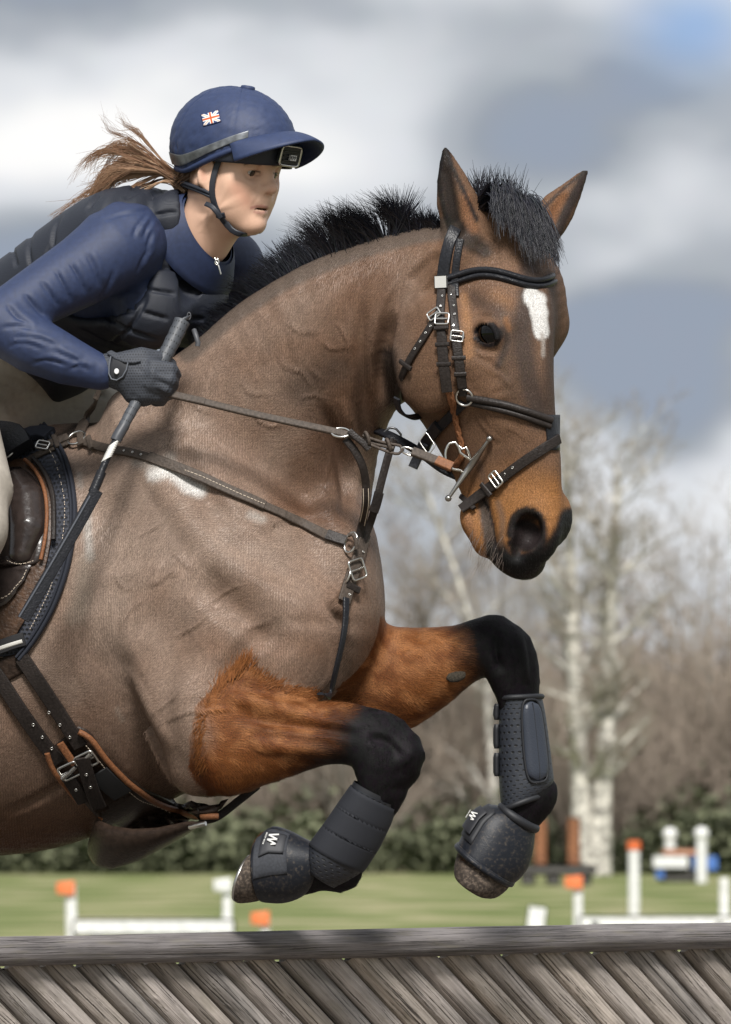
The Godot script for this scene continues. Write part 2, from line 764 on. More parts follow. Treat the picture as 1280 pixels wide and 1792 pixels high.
func turned(v: PackedVector3Array, uv: PackedVector2Array, idx: PackedInt32Array, n: int, rows: int, shell: bool) -> ArrayMesh:
	# smooth normals, seam welded; flips the faces when they look inwards
	var nn := PackedVector3Array()
	nn.resize(v.size())
	var vol := 0.0
	for i in range(0, idx.size(), 3):
		var a := v[idx[i]]
		var b := v[idx[i + 1]]
		var c := v[idx[i + 2]]
		var x := (c - a).cross(b - a)
		vol += a.dot(b.cross(c)) - v[0].dot(x) * -1.0
		nn[idx[i]] += x
		nn[idx[i + 1]] += x
		nn[idx[i + 2]] += x
	var per := n + 1
	for r in rows:
		var s := nn[r * per] + nn[r * per + n]
		nn[r * per] = s
		nn[r * per + n] = s
	var mid := Vector3.ZERO
	for p in v: mid += p
	mid /= v.size()
	var out := 0.0
	for i in range(0, rows * per if not shell else rows / 2 * per):
		out += nn[i].dot(v[i] - v[(i / per) * per + (i % per + n / 2) % n])
	if out < 0.0:
		for i in range(0, idx.size(), 3):
			var t := idx[i + 1]
			idx[i + 1] = idx[i + 2]
			idx[i + 2] = t
		for i in nn.size(): nn[i] = -nn[i]
	for i in nn.size(): nn[i] = nn[i].normalized()
	return pack(v, nn, uv, idx)

func sheet(p: Array, thick: float, flip := false, puff := 0.0) -> ArrayMesh:
	# a grid of points (rows of PackedVector3Array) as a sheet with thickness, rounded towards its rim by puff
	var rows := p.size()
	var cols: int = p[0].size()
	var up := []
	for i in rows:
		var r := PackedVector3Array()
		for j in cols:
			var a: Vector3 = p[mini(i + 1, rows - 1)][j] - p[maxi(i - 1, 0)][j]
			var b: Vector3 = p[i][mini(j + 1, cols - 1)] - p[i][maxi(j - 1, 0)]
			var n := a.cross(b).normalized()
			r.append(-n if flip else n)
		up.append(r)
	var v := PackedVector3Array()
	var uv := PackedVector2Array()
	for side in 2:
		for i in rows:
			for j in cols:
				var ei := minf(i, rows - 1 - i) / maxf(1.0, (rows - 1) * 0.5)
				var ej := minf(j, cols - 1 - j) / maxf(1.0, (cols - 1) * 0.5)
				var e := sqrt(1.0 - pow(1.0 - minf(1.0, minf(ei, ej) * 2.2), 2.0))
				v.append(p[i][j] + up[i][j] * (thick + puff * e if side == 0 else 0.0))
				uv.append(Vector2(float(j) / (cols - 1), float(i) / (rows - 1)))
	var idx := PackedInt32Array()
	var half := rows * cols
	for i in rows - 1:
		for j in cols - 1:
			var q := i * cols + j
			idx.append_array([q, q + cols, q + 1, q + 1, q + cols, q + cols + 1])
			var b := q + half
			idx.append_array([b, b + 1, b + cols, b + 1, b + cols + 1, b + cols])
	for i in rows - 1:
		var q := i * cols
		idx.append_array([q, q + half, q + cols, q + cols, q + half, q + half + cols])
		q += cols - 1
		idx.append_array([q, q + cols, q + half, q + cols, q + half + cols, q + half])
	for j in cols - 1:
		var q := j
		idx.append_array([q, q + 1, q + half, q + 1, q + half + 1, q + half])
		q += (rows - 1) * cols
		idx.append_array([q, q + half, q + 1, q + 1, q + half, q + half + 1])
	if not flip:
		for i in range(0, idx.size(), 3):
			var t := idx[i + 1]
			idx[i + 1] = idx[i + 2]
			idx[i + 2] = t
	var nn := PackedVector3Array()
	nn.resize(v.size())
	for i in range(0, idx.size(), 3):
		var x := (v[idx[i + 2]] - v[idx[i]]).cross(v[idx[i + 1]] - v[idx[i]])
		for k in 3: nn[idx[i + k]] += x
	for i in nn.size(): nn[i] = nn[i].normalized()
	if nn[cols * (rows / 2) + cols / 2].dot(up[rows / 2][cols / 2]) < 0.0:
		for i in nn.size(): nn[i] = -nn[i]
		for i in range(0, idx.size(), 3):
			var t := idx[i + 1]
			idx[i + 1] = idx[i + 2]
			idx[i + 2] = t
	return pack(v, nn, uv, idx)

func between(sh: Array, a: Array, b: Array, rows: int, cols: int, lift := 0.002, z0 := 0.6, z1 := -0.6) -> Array:
	# grid of points on the shape between two side-view lines
	var la := resampled(smooth_line(flat(a)), rows)
	var lb := resampled(smooth_line(flat(b)), rows)
	var out := []
	for i in rows:
		var r := PackedVector3Array()
		for j in cols:
			var s := la[i].lerp(lb[i], float(j) / (cols - 1))
			var p := cast(sh, s.x, s.y, z0, z1)
			r.append(p + grad(sh, p) * lift)
		out.append(r)
	return out

func resampled(l: PackedVector2Array, n: int) -> PackedVector2Array:
	var total := 0.0
	for i in l.size() - 1: total += l[i].distance_to(l[i + 1])
	var o := PackedVector2Array()
	var at := 0
	var run := 0.0
	for k in n:
		var want := total * k / (n - 1)
		while at < l.size() - 2 and run + l[at].distance_to(l[at + 1]) < want:
			run += l[at].distance_to(l[at + 1])
			at += 1
		o.append(l[at].lerp(l[at + 1], clampf((want - run) / maxf(l[at].distance_to(l[at + 1]), 1e-6), 0, 1)))
	return o

# ---------------------------------------------------------------- hair
class Hair:
	var v: PackedVector3Array = PackedVector3Array()
	var n: PackedVector3Array = PackedVector3Array()
	var c: PackedColorArray = PackedColorArray()
	var i: PackedInt32Array = PackedInt32Array()

func strand(h: Hair, pts: PackedVector3Array, w: float, col: Color, side: Vector3, nrm := Vector3.ZERO) -> void:
	# a tapering ribbon lying along the points
	var at := h.v.size()
	var m := pts.size()
	for k in m:
		var d := (pts[mini(k + 1, m - 1)] - pts[maxi(k - 1, 0)]).normalized()
		var s := (side - d * side.dot(d)).normalized()
		var ww := w * (1.0 - 0.85 * float(k) / (m - 1))
		var up := s.cross(d)
		if nrm != Vector3.ZERO: up = nrm
		h.v.append(pts[k] - s * ww)
		h.v.append(pts[k] + s * ww)
		h.n.append((up - s * .5).normalized())
		h.n.append((up + s * .5).normalized())
		h.c.append(col)
		h.c.append(col)
	for k in m - 1:
		var q := at + k * 2
		h.i.append_array([q, q + 2, q + 1, q + 1, q + 2, q + 3])

func hair_mesh(h: Hair) -> ArrayMesh:
	return pack(h.v, h.n, PackedVector2Array(), h.i, h.c)

# ---------------------------------------------------------------- materials
func lin(r: float, g: float, b: float) -> Color:
	return Color(r, g, b).linear_to_srgb()

func noise_tex(freq: float, octaves: int, lo: float, hi: float, size := 512, normal := false, strength := 4.0, seed_ := 1, kind := FastNoiseLite.TYPE_SIMPLEX_SMOOTH) -> Texture2D:
	var nz := FastNoiseLite.new()
	nz.noise_type = kind
	nz.frequency = freq
	nz.fractal_octaves = octaves
	nz.seed = seed_
	var im := nz.get_seamless_image(size, size)
	im.convert(Image.FORMAT_RGB8)
	if normal:
		im.bump_map_to_normal_map(strength)
		return ImageTexture.create_from_image(im)
	var data := im.get_data()
	for i in data.size():
		data[i] = int(clampf(lerpf(lo, hi, data[i] / 255.0), 0, 1) * 255.0)
	return ImageTexture.create_from_image(Image.create_from_data(size, size, false, Image.FORMAT_RGB8, data))

func mat(c: Color, rgh := 0.6, metal := 0.0) -> StandardMaterial3D:
	var m := StandardMaterial3D.new()
	m.albedo_color = c
	m.roughness = rgh
	m.metallic = metal
	return m

func grain(m: StandardMaterial3D, tex: Texture2D, nrm: Texture2D, scale: float, strength := 1.0, world := true) -> StandardMaterial3D:
	m.uv1_triplanar = true
	m.uv1_world_triplanar = world
	m.uv1_scale = Vector3.ONE * scale
	if tex: m.albedo_texture = tex
	if nrm:
		m.normal_enabled = true
		m.normal_texture = nrm
		m.normal_scale = strength
	return m

# ---------------------------------------------------------------- horse
const YAW := 0.436
const HEADYAW := 0.70
var horse := []
var eye_at: Vector3

func hz(px: float) -> float:
	return (px - 400.0) * 0.001 * tan(YAW)

func sc(z: float) -> float:
	return (12.0 - z) / 12000.0     # metres per side-view unit at depth z

func E3(c: Vector3, px: float, py: float) -> Vector3:
	return c + Vector3(px, -py, 0) * sc(c.z)

func pairs(sh: Array, st: Array, lat: Vector3, k := 0.02, n := 2) -> Grp:
	# stations [ax, ay, bx, by, z, half width]: two outline points, depth of the middle
	var out := []
	for s in st:
		var a := P(s[0], s[1], s[4])
		var b := P(s[2], s[3], s[4])
		out.append([(a + b) * 0.5, (a - b) * 0.5, lat * s[5]])
	return chain(sh, eased(out, n), k)

func horse_shape() -> void:
	var h := horse
	var lat := Vector3(-sin(YAW), 0, cos(YAW))
	var t := []
	for s in [[-900, 860, 1250, .17], [-790, 800, 1300, .24], [-620, 775, 1340, .28], [-420, 775, 1430, .30], [-200, 795, 1488, .31], [0, 800, 1497, .30], [120, 775, 1476, .28], [240, 750, 1425, .25], [360, 790, 1365, .225], [460, 865, 1300, .195], [525, 950, 1220, .14]]:
		var z := hz(s[0])
		var a := P(s[0], s[1], z)
		var b := P(s[0], s[2], z)
		t.append([(a + b) * .5, (a - b) * .5, lat * s[3]])
	chain(h, eased(t, 3), 0.03)
	# neck
	pairs(h, [[210, 690, 600, 1060, -.03, .17], [270, 650, 610, 960, -.01, .15], [345, 600, 640, 868, .03, .125], [430, 527, 650, 800, .06, .112], [540, 462, 668, 742, .10, .105], [640, 424, 706, 690, .13, .10], [730, 400, 760, 640, .165, .09], [800, 396, 800, 560, .20, .08]], lat, 0.07, 3)
	# far breast and near breast
	ball(h, P(592, 1010, .07), E3(Vector3.ZERO, 72, 0), E3(Vector3.ZERO, 0, 150), Vector3(0, 0, .13), 0.06)
	ball(h, P(520, 1120, .15), E3(Vector3.ZERO, 78, 0), E3(Vector3.ZERO, 0, 105), Vector3(0, 0, .10), 0.05)
	# near shoulder blade and upper arm
	tube(h, [[P(300, 830, .10), .11, .06], [P(390, 980, .13), .15, .09], [P(455, 1110, .17), .135, .10], [P(420, 1220, .18), .12, .085], [P(375, 1310, .17), .088, .075]], 0.05)
	tube(h, [[P(300, 1130, .15), .085, .05], [P(320, 1240, .17), .08, .06], [P(345, 1330, .17), .06, .06]], 0.03)
	# wither
	ball(h, P(110, 800, -.12), E3(Vector3.ZERO, 140, 0), E3(Vector3.ZERO, 0, 55), Vector3(0, 0, .10), 0.06)
	# near foreleg
	pairs(h, [[400, 1172, 352, 1340, .20, .075], [430, 1180, 395, 1390, .205, .08], [476, 1208, 467, 1372, .22, .07], [540, 1226, 545, 1346, .235, .056], [605, 1236, 605, 1330, .25, .045]], lat, 0.03)
	pairs(h, [[590, 1232, 596, 1332, .247, .045], [640, 1237, 628, 1345, .255, .052], [700, 1256, 634, 1365, .262, .054], [733, 1322, 634, 1382, .264, .050], [712, 1386, 630, 1392, .262, .042], [694, 1420, 622, 1398, .26, .036], [650, 1480, 582, 1440, .25, .030], [622, 1545, 550, 1490, .242, .036]], lat, 0.02)
	ball(h, P(716, 1322, .265), E3(Vector3.ZERO, 20, 0), E3(Vector3.ZERO, 0, 32), Vector3(0, 0, .035), 0.03)
	pairs(h, [[612, 1545, 556, 1480, .24, .034], [560, 1560, 535, 1480, .23, .034], [500, 1575, 490, 1450, .225, .05]], lat, 0.02)
	# far foreleg
	pairs(h, [[625, 1090, 600, 1285, .0, .07], [690, 1097, 690, 1285, .01, .072], [750, 1098, 745, 1258, .025, .065], [800, 1094, 792, 1222, .04, .055], [845, 1084, 836, 1184, .05, .048]], lat, 0.03)
	pairs(h, [[838, 1086, 830, 1186, .048, .046], [880, 1082, 850, 1184, .055, .052], [922, 1110, 858, 1190, .06, .053], [939, 1160, 862, 1202, .06, .049], [941, 1212, 872, 1222, .06, .04], [944, 1260, 880, 1262, .058, .033], [957, 1350, 888, 1360, .05, .032], [970, 1390, 885, 1400, .048, .038]], lat, 0.02)
	pairs(h, [[968, 1390, 885, 1400, .048, .038], [945, 1440, 880, 1420, .05, .034], [920, 1475, 850, 1440, .055, .036], [890, 1530, 815, 1480, .06, .05]], lat, 0.02)
	# hind quarter and legs, behind the frame
	for s in [1.0, -1.0]:
		var o: Vector3 = lat * 0.13 * s
		tube(h, [[P(-720, 1000, hz(-720)) + o, .24, .12], [P(-760, 1250, hz(-760)) + o, .17, .09], [P(-830, 1480, hz(-830)) + o, .09, .06], [P(-960, 1660, hz(-960)) + o, .055, .045], [P(-930, 1900, hz(-930)) + o, .032, .03], [P(-900, 2050, hz(-900)) + o, .036, .034], [P(-860, 2130, hz(-860)) + o, .035, .034], [P(-830, 2190, hz(-830)) + o, .055, .055]], 0.05)
	# head
	var f := Vector3(cos(HEADYAW), 0, sin(HEADYAW))
	var l := Vector3(-sin(HEADYAW), 0, cos(HEADYAW))
	t = []
	for s in [[405, 806, 940, .066, .19], [450, 790, 958, .082, .195], [500, 755, 968, .094, .20], [560, 708, 970, .100, .205], [620, 690, 968, .096, .21], [680, 700, 968, .086, .215], [740, 742, 972, .073, .22], [800, 778, 980, .063, .225], [850, 803, 982, .058, .23], [900, 824, 986, .060, .235], [945, 842, 978, .056, .24], [975, 872, 955, .040, .24]]:
		var a := P(s[1], s[0], s[4])
		var b := P(s[2], s[0], s[4])
		var hw := (b - a).length() * .5
		var d: float = s[3]
		t.append([(a + b) * .5, f * sqrt(maxf(hw * hw - pow(d * sin(HEADYAW), 2), 0.0004)) / cos(HEADYAW), l * d])
	chain(h, eased(t, 3), 0.03)
	horse_head(h, f, l)

func horse_head(h: Array, f: Vector3, l: Vector3) -> void:
	var up := Vector3(0, 1, 0)
	# cheek, facial crest, nasal bone
	ball(h, P(752, 625, .275), f * .072, up * .095, l * .03, 0.04)
	tube(h, [[P(838, 640, .305), .016], [P(862, 690, .300), .014], [P(882, 740, .298), .009]], 0.03)
	# orbits
	ball(h, P(856, 566, .292), f * .043, up * .034, l * .028, 0.03)
	ball(h, P(940, 548, .165), f * .050, up * .090, l * .050, 0.05)
	ball(h, P(963, 570, .150), f * .026, up * .026, l * .028, 0.03)
	# socket, lids, eyeball is its own
	# hollow over the eye
	ball(h, P(838, 530, .325), f * .03, up * .02, l * .012, 0.03, 1)
	eye_at = cast(h, 853, 584) - l * .014
	var ef := f.rotated(l, -.30)
	var eu := up.rotated(l, -.30)
	ball(h, eye_at, f * .0255, up * .0255, l * .0255, 0.014)
	ball(h, eye_at + l * .020 + eu * .0025, ef * .0245, eu * .0165, l * .017, 0.004, 1)
	tube(h, [[eye_at + l * .016 - ef * .024 + eu * .004, .004], [eye_at + l * .0215 - ef * .006 + eu * .0205, .0048], [eye_at + l * .0205 + ef * .012 + eu * .018, .0048], [eye_at + l * .016 + ef * .025 - eu * .002, .004]], 0.008)
	# muzzle: nostril flare, lips, chin
	ball(h, P(930, 930, .275), f * .05, up * .058, l * .030, 0.03)
	ball(h, P(972, 905, .235), f * .026, up * .04, l * .03, 0.03)
	ball(h, P(896, 972, .25), f * .036, up * .026, l * .036, 0.02)
	ball(h, P(852, 935, .24), f * .026, up * .040, l * .032, 0.010)
	ball(h, P(830, 905, .235), f * .020, up * .032, l * .03, 0.02)
	# nostril
	ball(h, P(924, 929, .312), Vector3(.006, .030, .004), Vector3(.0225, -.006, .008), Vector3(-.008, 0, .034), 0.008, 1)
	ball(h, P(909, 957, .305), Vector3(.010, .026, .004), Vector3(.014, -.005, .004), Vector3(-.006, 0, .026), 0.008, 1)
	# mouth slit
	tube(h, [[P(842, 868, .292), .003, .010], [P(860, 905, .296), .004, .014], [P(868, 945, .290), .004, .014], [P(868, 985, .28), .004, .012]], 0.006, 1)
	# ears
	var n1 := Vector3(.35, .05, .94).normalized()
	ear(h, [[P(822, 425, .24), .030, .024], [P(810, 385, .245), .038, .024], [P(800, 350, .25), .036, .020], [P(790, 310, .25), .025, .014], [P(783, 278, .25), .013, .008], [P(779, 258, .25), .004, .003]], [[P(800, 402, .27), .012, .012], [P(793, 375, .275), .017, .014], [P(787, 340, .272), .014, .012], [P(781, 300, .265), .006, .008]])
	ear(h, [[P(945, 420, .13), .026, .024], [P(962, 388, .12), .032, .022], [P(978, 362, .12), .031, .018], [P(1000, 335, .12), .020, .012], [P(1018, 310, .12), .010, .007], [P(1027, 298, .12), .004, .003]], [[P(958, 412, .15), .010, .010], [P(968, 380, .145), .013, .012], [P(985, 350, .142), .010, .010]])

func ear(h: Array, st: Array, scoop: Array) -> void:
	tube(h, st, 0.02)
	tube(h, scoop, 0.008, 1)

# ---------------------------------------------------------------- coat
var near_leg := PackedVector2Array([Vector2(428, 1146), Vector2(470, 1192), Vector2(600, 1215), Vector2(780, 1240), Vector2(780, 1640), Vector2(380, 1640), Vector2(380, 1410), Vector2(362, 1390), Vector2(333, 1345), Vector2(329, 1290), Vector2(348, 1222), Vector2(383, 1182)])
var far_leg := PackedVector2Array([Vector2(664, 1080), Vector2(1010, 1040), Vector2(1010, 1640), Vector2(780, 1640), Vector2(690, 1330), Vector2(590, 1330), Vector2(540, 1270), Vector2(590, 1215), Vector2(636, 1140)])

func leg_share(s: Vector2, p: Vector3) -> float:
	# 1 on the unclipped forelegs, 2 on the far one
	if s.y < 1050 or s.x < 320: return 0.0
	var w := s + Vector2(rough.get_noise_3dv(p * 9.0), rough.get_noise_3dv(p * 9.0 + Vector3(7, 0, 0))) * 13.0
	if p.z > 0.12 and Geometry2D.is_point_in_polygon(w, near_leg): return 1.0
	if p.z < 0.115 and Geometry2D.is_point_in_polygon(w, far_leg): return 2.0
	return 0.0

func coat_color(s: Vector2, p: Vector3, n: Vector3) -> Color:
	var b := rough.get_noise_3dv(p * 1.6)
	var m := rough.get_noise_3dv(p * 6.0 + Vector3(3, 1, 2))
	var f := rough.get_noise_3dv(p * 26.0)
	var clip := Color(.315, .232, .182)
	var red := Color(.185, .100, .060)
	var c := clip.lerp(red, clampf(.24 + b * .75 + m * .5, 0, 1))
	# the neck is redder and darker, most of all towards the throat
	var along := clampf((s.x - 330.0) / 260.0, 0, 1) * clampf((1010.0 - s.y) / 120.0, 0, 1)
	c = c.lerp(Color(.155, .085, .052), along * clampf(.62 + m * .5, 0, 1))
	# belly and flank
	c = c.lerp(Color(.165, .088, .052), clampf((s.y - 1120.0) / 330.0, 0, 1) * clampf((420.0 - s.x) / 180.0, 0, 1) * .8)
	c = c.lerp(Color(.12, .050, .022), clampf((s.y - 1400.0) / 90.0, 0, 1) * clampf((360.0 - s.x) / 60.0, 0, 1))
	var k := leg_share(s, p)
	if k > 0.0:
		c = Color(.225, .083, .027).lerp(Color(.120, .036, .011), clampf(.35 + m * 1.2, 0, 1)).lerp(Color(.36, .16, .064), clampf(f * 1.2 - .1 + b, 0, .6))
		var black := smoothstep(520, 640, s.x + (s.y - 1280.0) * .75 + m * 40.0) if k == 1.0 else smoothstep(770, 850, s.x + (1190.0 - s.y) * .2 + m * 30.0)
		c = c.lerp(Color(.008, .0075, .008), black)
	elif s.x > 690.0 and s.y < 1010.0:
		# head
		var hd := smoothstep(690, 760, s.x + (s.y - 560.0) * .12)
		var face := Color(.205, .116, .070).lerp(Color(.15, .085, .052), clampf(.35 + m * .8, 0, 1))
		face = face.lerp(Color(.37, .165, .055), smoothstep(790, 880, s.y + m * 30.0) * .85)
		c = c.lerp(face, hd)
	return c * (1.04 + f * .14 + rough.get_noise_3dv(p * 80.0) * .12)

func keep(sk: Hide, lo: Vector3, hi: Vector3, inside: bool) -> void:
	# drops the faces wholly inside (or not wholly inside) a box
	var q := PackedInt32Array()
	for i in range(0, sk.q.size(), 4):
		var a := true
		for j in 4:
			var p: Vector3 = sk.v[sk.q[i + j]]
			if p.x < lo.x or p.y < lo.y or p.z < lo.z or p.x > hi.x or p.y > hi.y or p.z > hi.z: a = false
		if a == inside: q.append_array([sk.q[i], sk.q[i + 1], sk.q[i + 2], sk.q[i + 3]])
	sk.q = q

func add_hide(a: Hide, b: Hide) -> void:
	var at: int = a.v.size()
	a.v.append_array(b.v)
	a.n.append_array(b.n)
	var q: PackedInt32Array = b.q
	var nq := PackedInt32Array()
	nq.resize(q.size())
	for i in q.size(): nq[i] = q[i] + at
	a.q.append_array(nq)

func horse_hide() -> Hide:
	var hlo := Vector3(P(700, 0, .2).x, P(0, 1015, .2).y, -.3)
	var hhi := Vector3(9, 9, 9)
	var split := P(-120, 0, 0).x
	var body := nets(horse, 0.0092, Vector3(split, -9, -9), Vector3(9, 9, 9), 3)
	keep(body, hlo + Vector3(.014, .014, 0), hhi, false)
	finer(body)
	var head := nets(horse, 0.0046, hlo, hhi, 2)
	add_hide(body, head)
	var hind := nets(horse, 0.02, Vector3(-9, -9, -9), Vector3(split + .02, 9, 9), 2)
	keep(hind, Vector3(-9, -9, -9), Vector3(split + .012, 9, 9), true)
	add_hide(body, hind)
	return body

func groove_up(sk: Hide, list: Array, r: float, h: float) -> void:
	for l in list: relief(sk, l, r, h)

func build_horse() -> void:
	rough.frequency = 1.0
	rough.fractal_octaves = 3
	horse_shape()
	var sk := horse_hide()
	bucket(sk)
	# muscle and skin relief
	relief(sk, [150, 1080, 190, 1160, 222, 1240, 265, 1325, 325, 1392], 55, -0.0174)
	relief(sk, [215, 1165, 260, 1250, 300, 1320], 22, 0.0058)
	relief(sk, [330, 1000, 400, 1060, 470, 1110, 520, 1150], 40, -0.0145)
	relief(sk, [350, 960, 440, 1010, 520, 1060, 560, 1080], 34, 0.0087)
	relief(sk, [548, 1060, 580, 1090, 592, 1135, 585, 1180, 560, 1222], 16, 0.0087)
	relief(sk, [572, 1050, 604, 1095, 606, 1150, 590, 1200], 14, -0.0174)
	relief(sk, [250, 790, 300, 870, 350, 940, 400, 990], 36, 0.0087)
	relief(sk, [290, 760, 350, 850, 410, 930], 30, -0.0087)
	relief(sk, [470, 1090, 420, 1150, 380, 1200], 30, -0.0101)
	relief(sk, [560, 700, 590, 780, 605, 850, 600, 920], 20, -0.0145)
	relief(sk, [600, 690, 620, 780, 626, 860], 16, 0.0087)
	relief(sk, [690, 540, 672, 600, 668, 660, 678, 710], 18, -0.0174)
	relief(sk, [640, 520, 630, 600, 640, 700, 650, 760], 16, -0.0101)
	relief(sk, [705, 470, 660, 560, 655, 640], 12, 0.0058)
	relief(sk, [770, 440, 735, 475, 715, 500], 14, -0.0087)
	relief(sk, [780, 455, 745, 500, 720, 530], 10, 0.0058)
	relief(sk, [0, 1425, 60, 1400, 110, 1372, 150, 1355], 14, -0.0072)
	var veins := [[300, 1118, 330, 1102, 352, 1088, 380, 1060], [350, 1070, 372, 1045, 402, 1030, 430, 1022], [250, 1020, 280, 1016, 300, 1000, 318, 1006], [205, 1105, 225, 1070, 260, 1040], [410, 1240, 330, 1245, 290, 1262, 270, 1270], [430, 1100, 455, 1088, 480, 1085], [340, 1180, 300, 1225, 262, 1252], [520, 700, 548, 690, 570, 700], [480, 610, 500, 640, 530, 650, 545, 680], [590, 560, 610, 600, 606, 640], [560, 590, 585, 610, 620, 600], [440, 720, 470, 745, 500, 740], [625, 640, 612, 700, 620, 760, 605, 830], [585, 780, 572, 840, 590, 890], [610, 1000, 590, 1040, 570, 1060], [240, 940, 275, 920, 300, 900], [300, 960, 330, 990, 345, 985], [540, 640, 560, 665, 555, 700], [420, 665, 445, 690, 470, 685], [500, 560, 530, 580, 560, 575], [330, 690, 352, 715, 380, 722], [200, 1000, 215, 1025, 240, 1030]]
	groove_up(sk, veins.slice(0, 7), 5.4, .0027)
	groove_up(sk, veins.slice(7), 5.0, .0020)
	# face: veins and folds
	groove_up(sk, [[800, 660, 830, 690, 850, 720, 860, 760], [840, 640, 880, 660, 905, 690], [850, 700, 890, 720, 910, 750], [860, 620, 875, 640, 890, 640], [830, 715, 850, 750, 880, 775], [900, 650, 890, 690, 905, 730], [880, 745, 905, 755, 925, 775]], 6, .002)
	groove_up(sk, [[826, 600, 842, 612, 866, 614, 884, 604], [832, 622, 850, 632, 868, 632], [882, 560, 890, 580, 886, 610], [830, 557, 850, 553, 876, 560]], 5, -.0022)
	groove_up(sk, [[826, 607, 844, 621, 868, 623], [824, 560, 846, 546, 876, 552]], 5, .002)
	groove_up(sk, [[842, 868, 858, 892, 864, 920, 868, 950, 869, 985]], 5, -.003)
	relief(sk, [952, 470, 955, 560, 952, 640, 960, 720], 18, .004)
	relief(sk, [905, 560, 915, 640, 930, 720], 20, -.004)
	groove_up(sk, [[828, 425, 845, 432, 856, 446], [822, 440, 840, 450, 850, 462], [838, 415, 856, 425, 866, 440], [850, 408, 866, 418, 876, 430]], 5, -.003)
	# leg relief
	relief(sk, [400, 1250, 470, 1262, 560, 1275, 640, 1288], 16, -0.0108)
	relief(sk, [390, 1215, 470, 1232, 560, 1250], 20, 0.0090)
	relief(sk, [430, 1300, 520, 1310, 600, 1320], 18, 0.0072)
	relief(sk, [640, 1290, 680, 1300, 700, 1330], 14, -0.0072)
	relief(sk, [870, 1100, 868, 1140, 880, 1180], 12, -0.0090)
	relief(sk, [905, 1100, 915, 1150, 920, 1200], 12, 0.0054)
	normals(sk)
	bucket(sk)
	sk.c.resize(sk.v.size())
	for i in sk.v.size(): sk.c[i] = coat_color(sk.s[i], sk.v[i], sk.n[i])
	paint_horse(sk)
	var root := thing("horse", "clipped bay horse with upright dark mane jumping the log fence", "horse")
	var fur := noise_tex(.07, 4, .55, 1.05, 512, false, 4, 11)
	var m := mat(Color.WHITE, .66)
	m.vertex_color_use_as_albedo = true
	m.metallic_specular = .28
	grain(m, fur, noise_tex(.07, 4, 0, 1, 512, true, 3.0, 12), 8.0, .5)
	put("body", mesh_of(sk), m, root)
	horse_parts(root, sk)

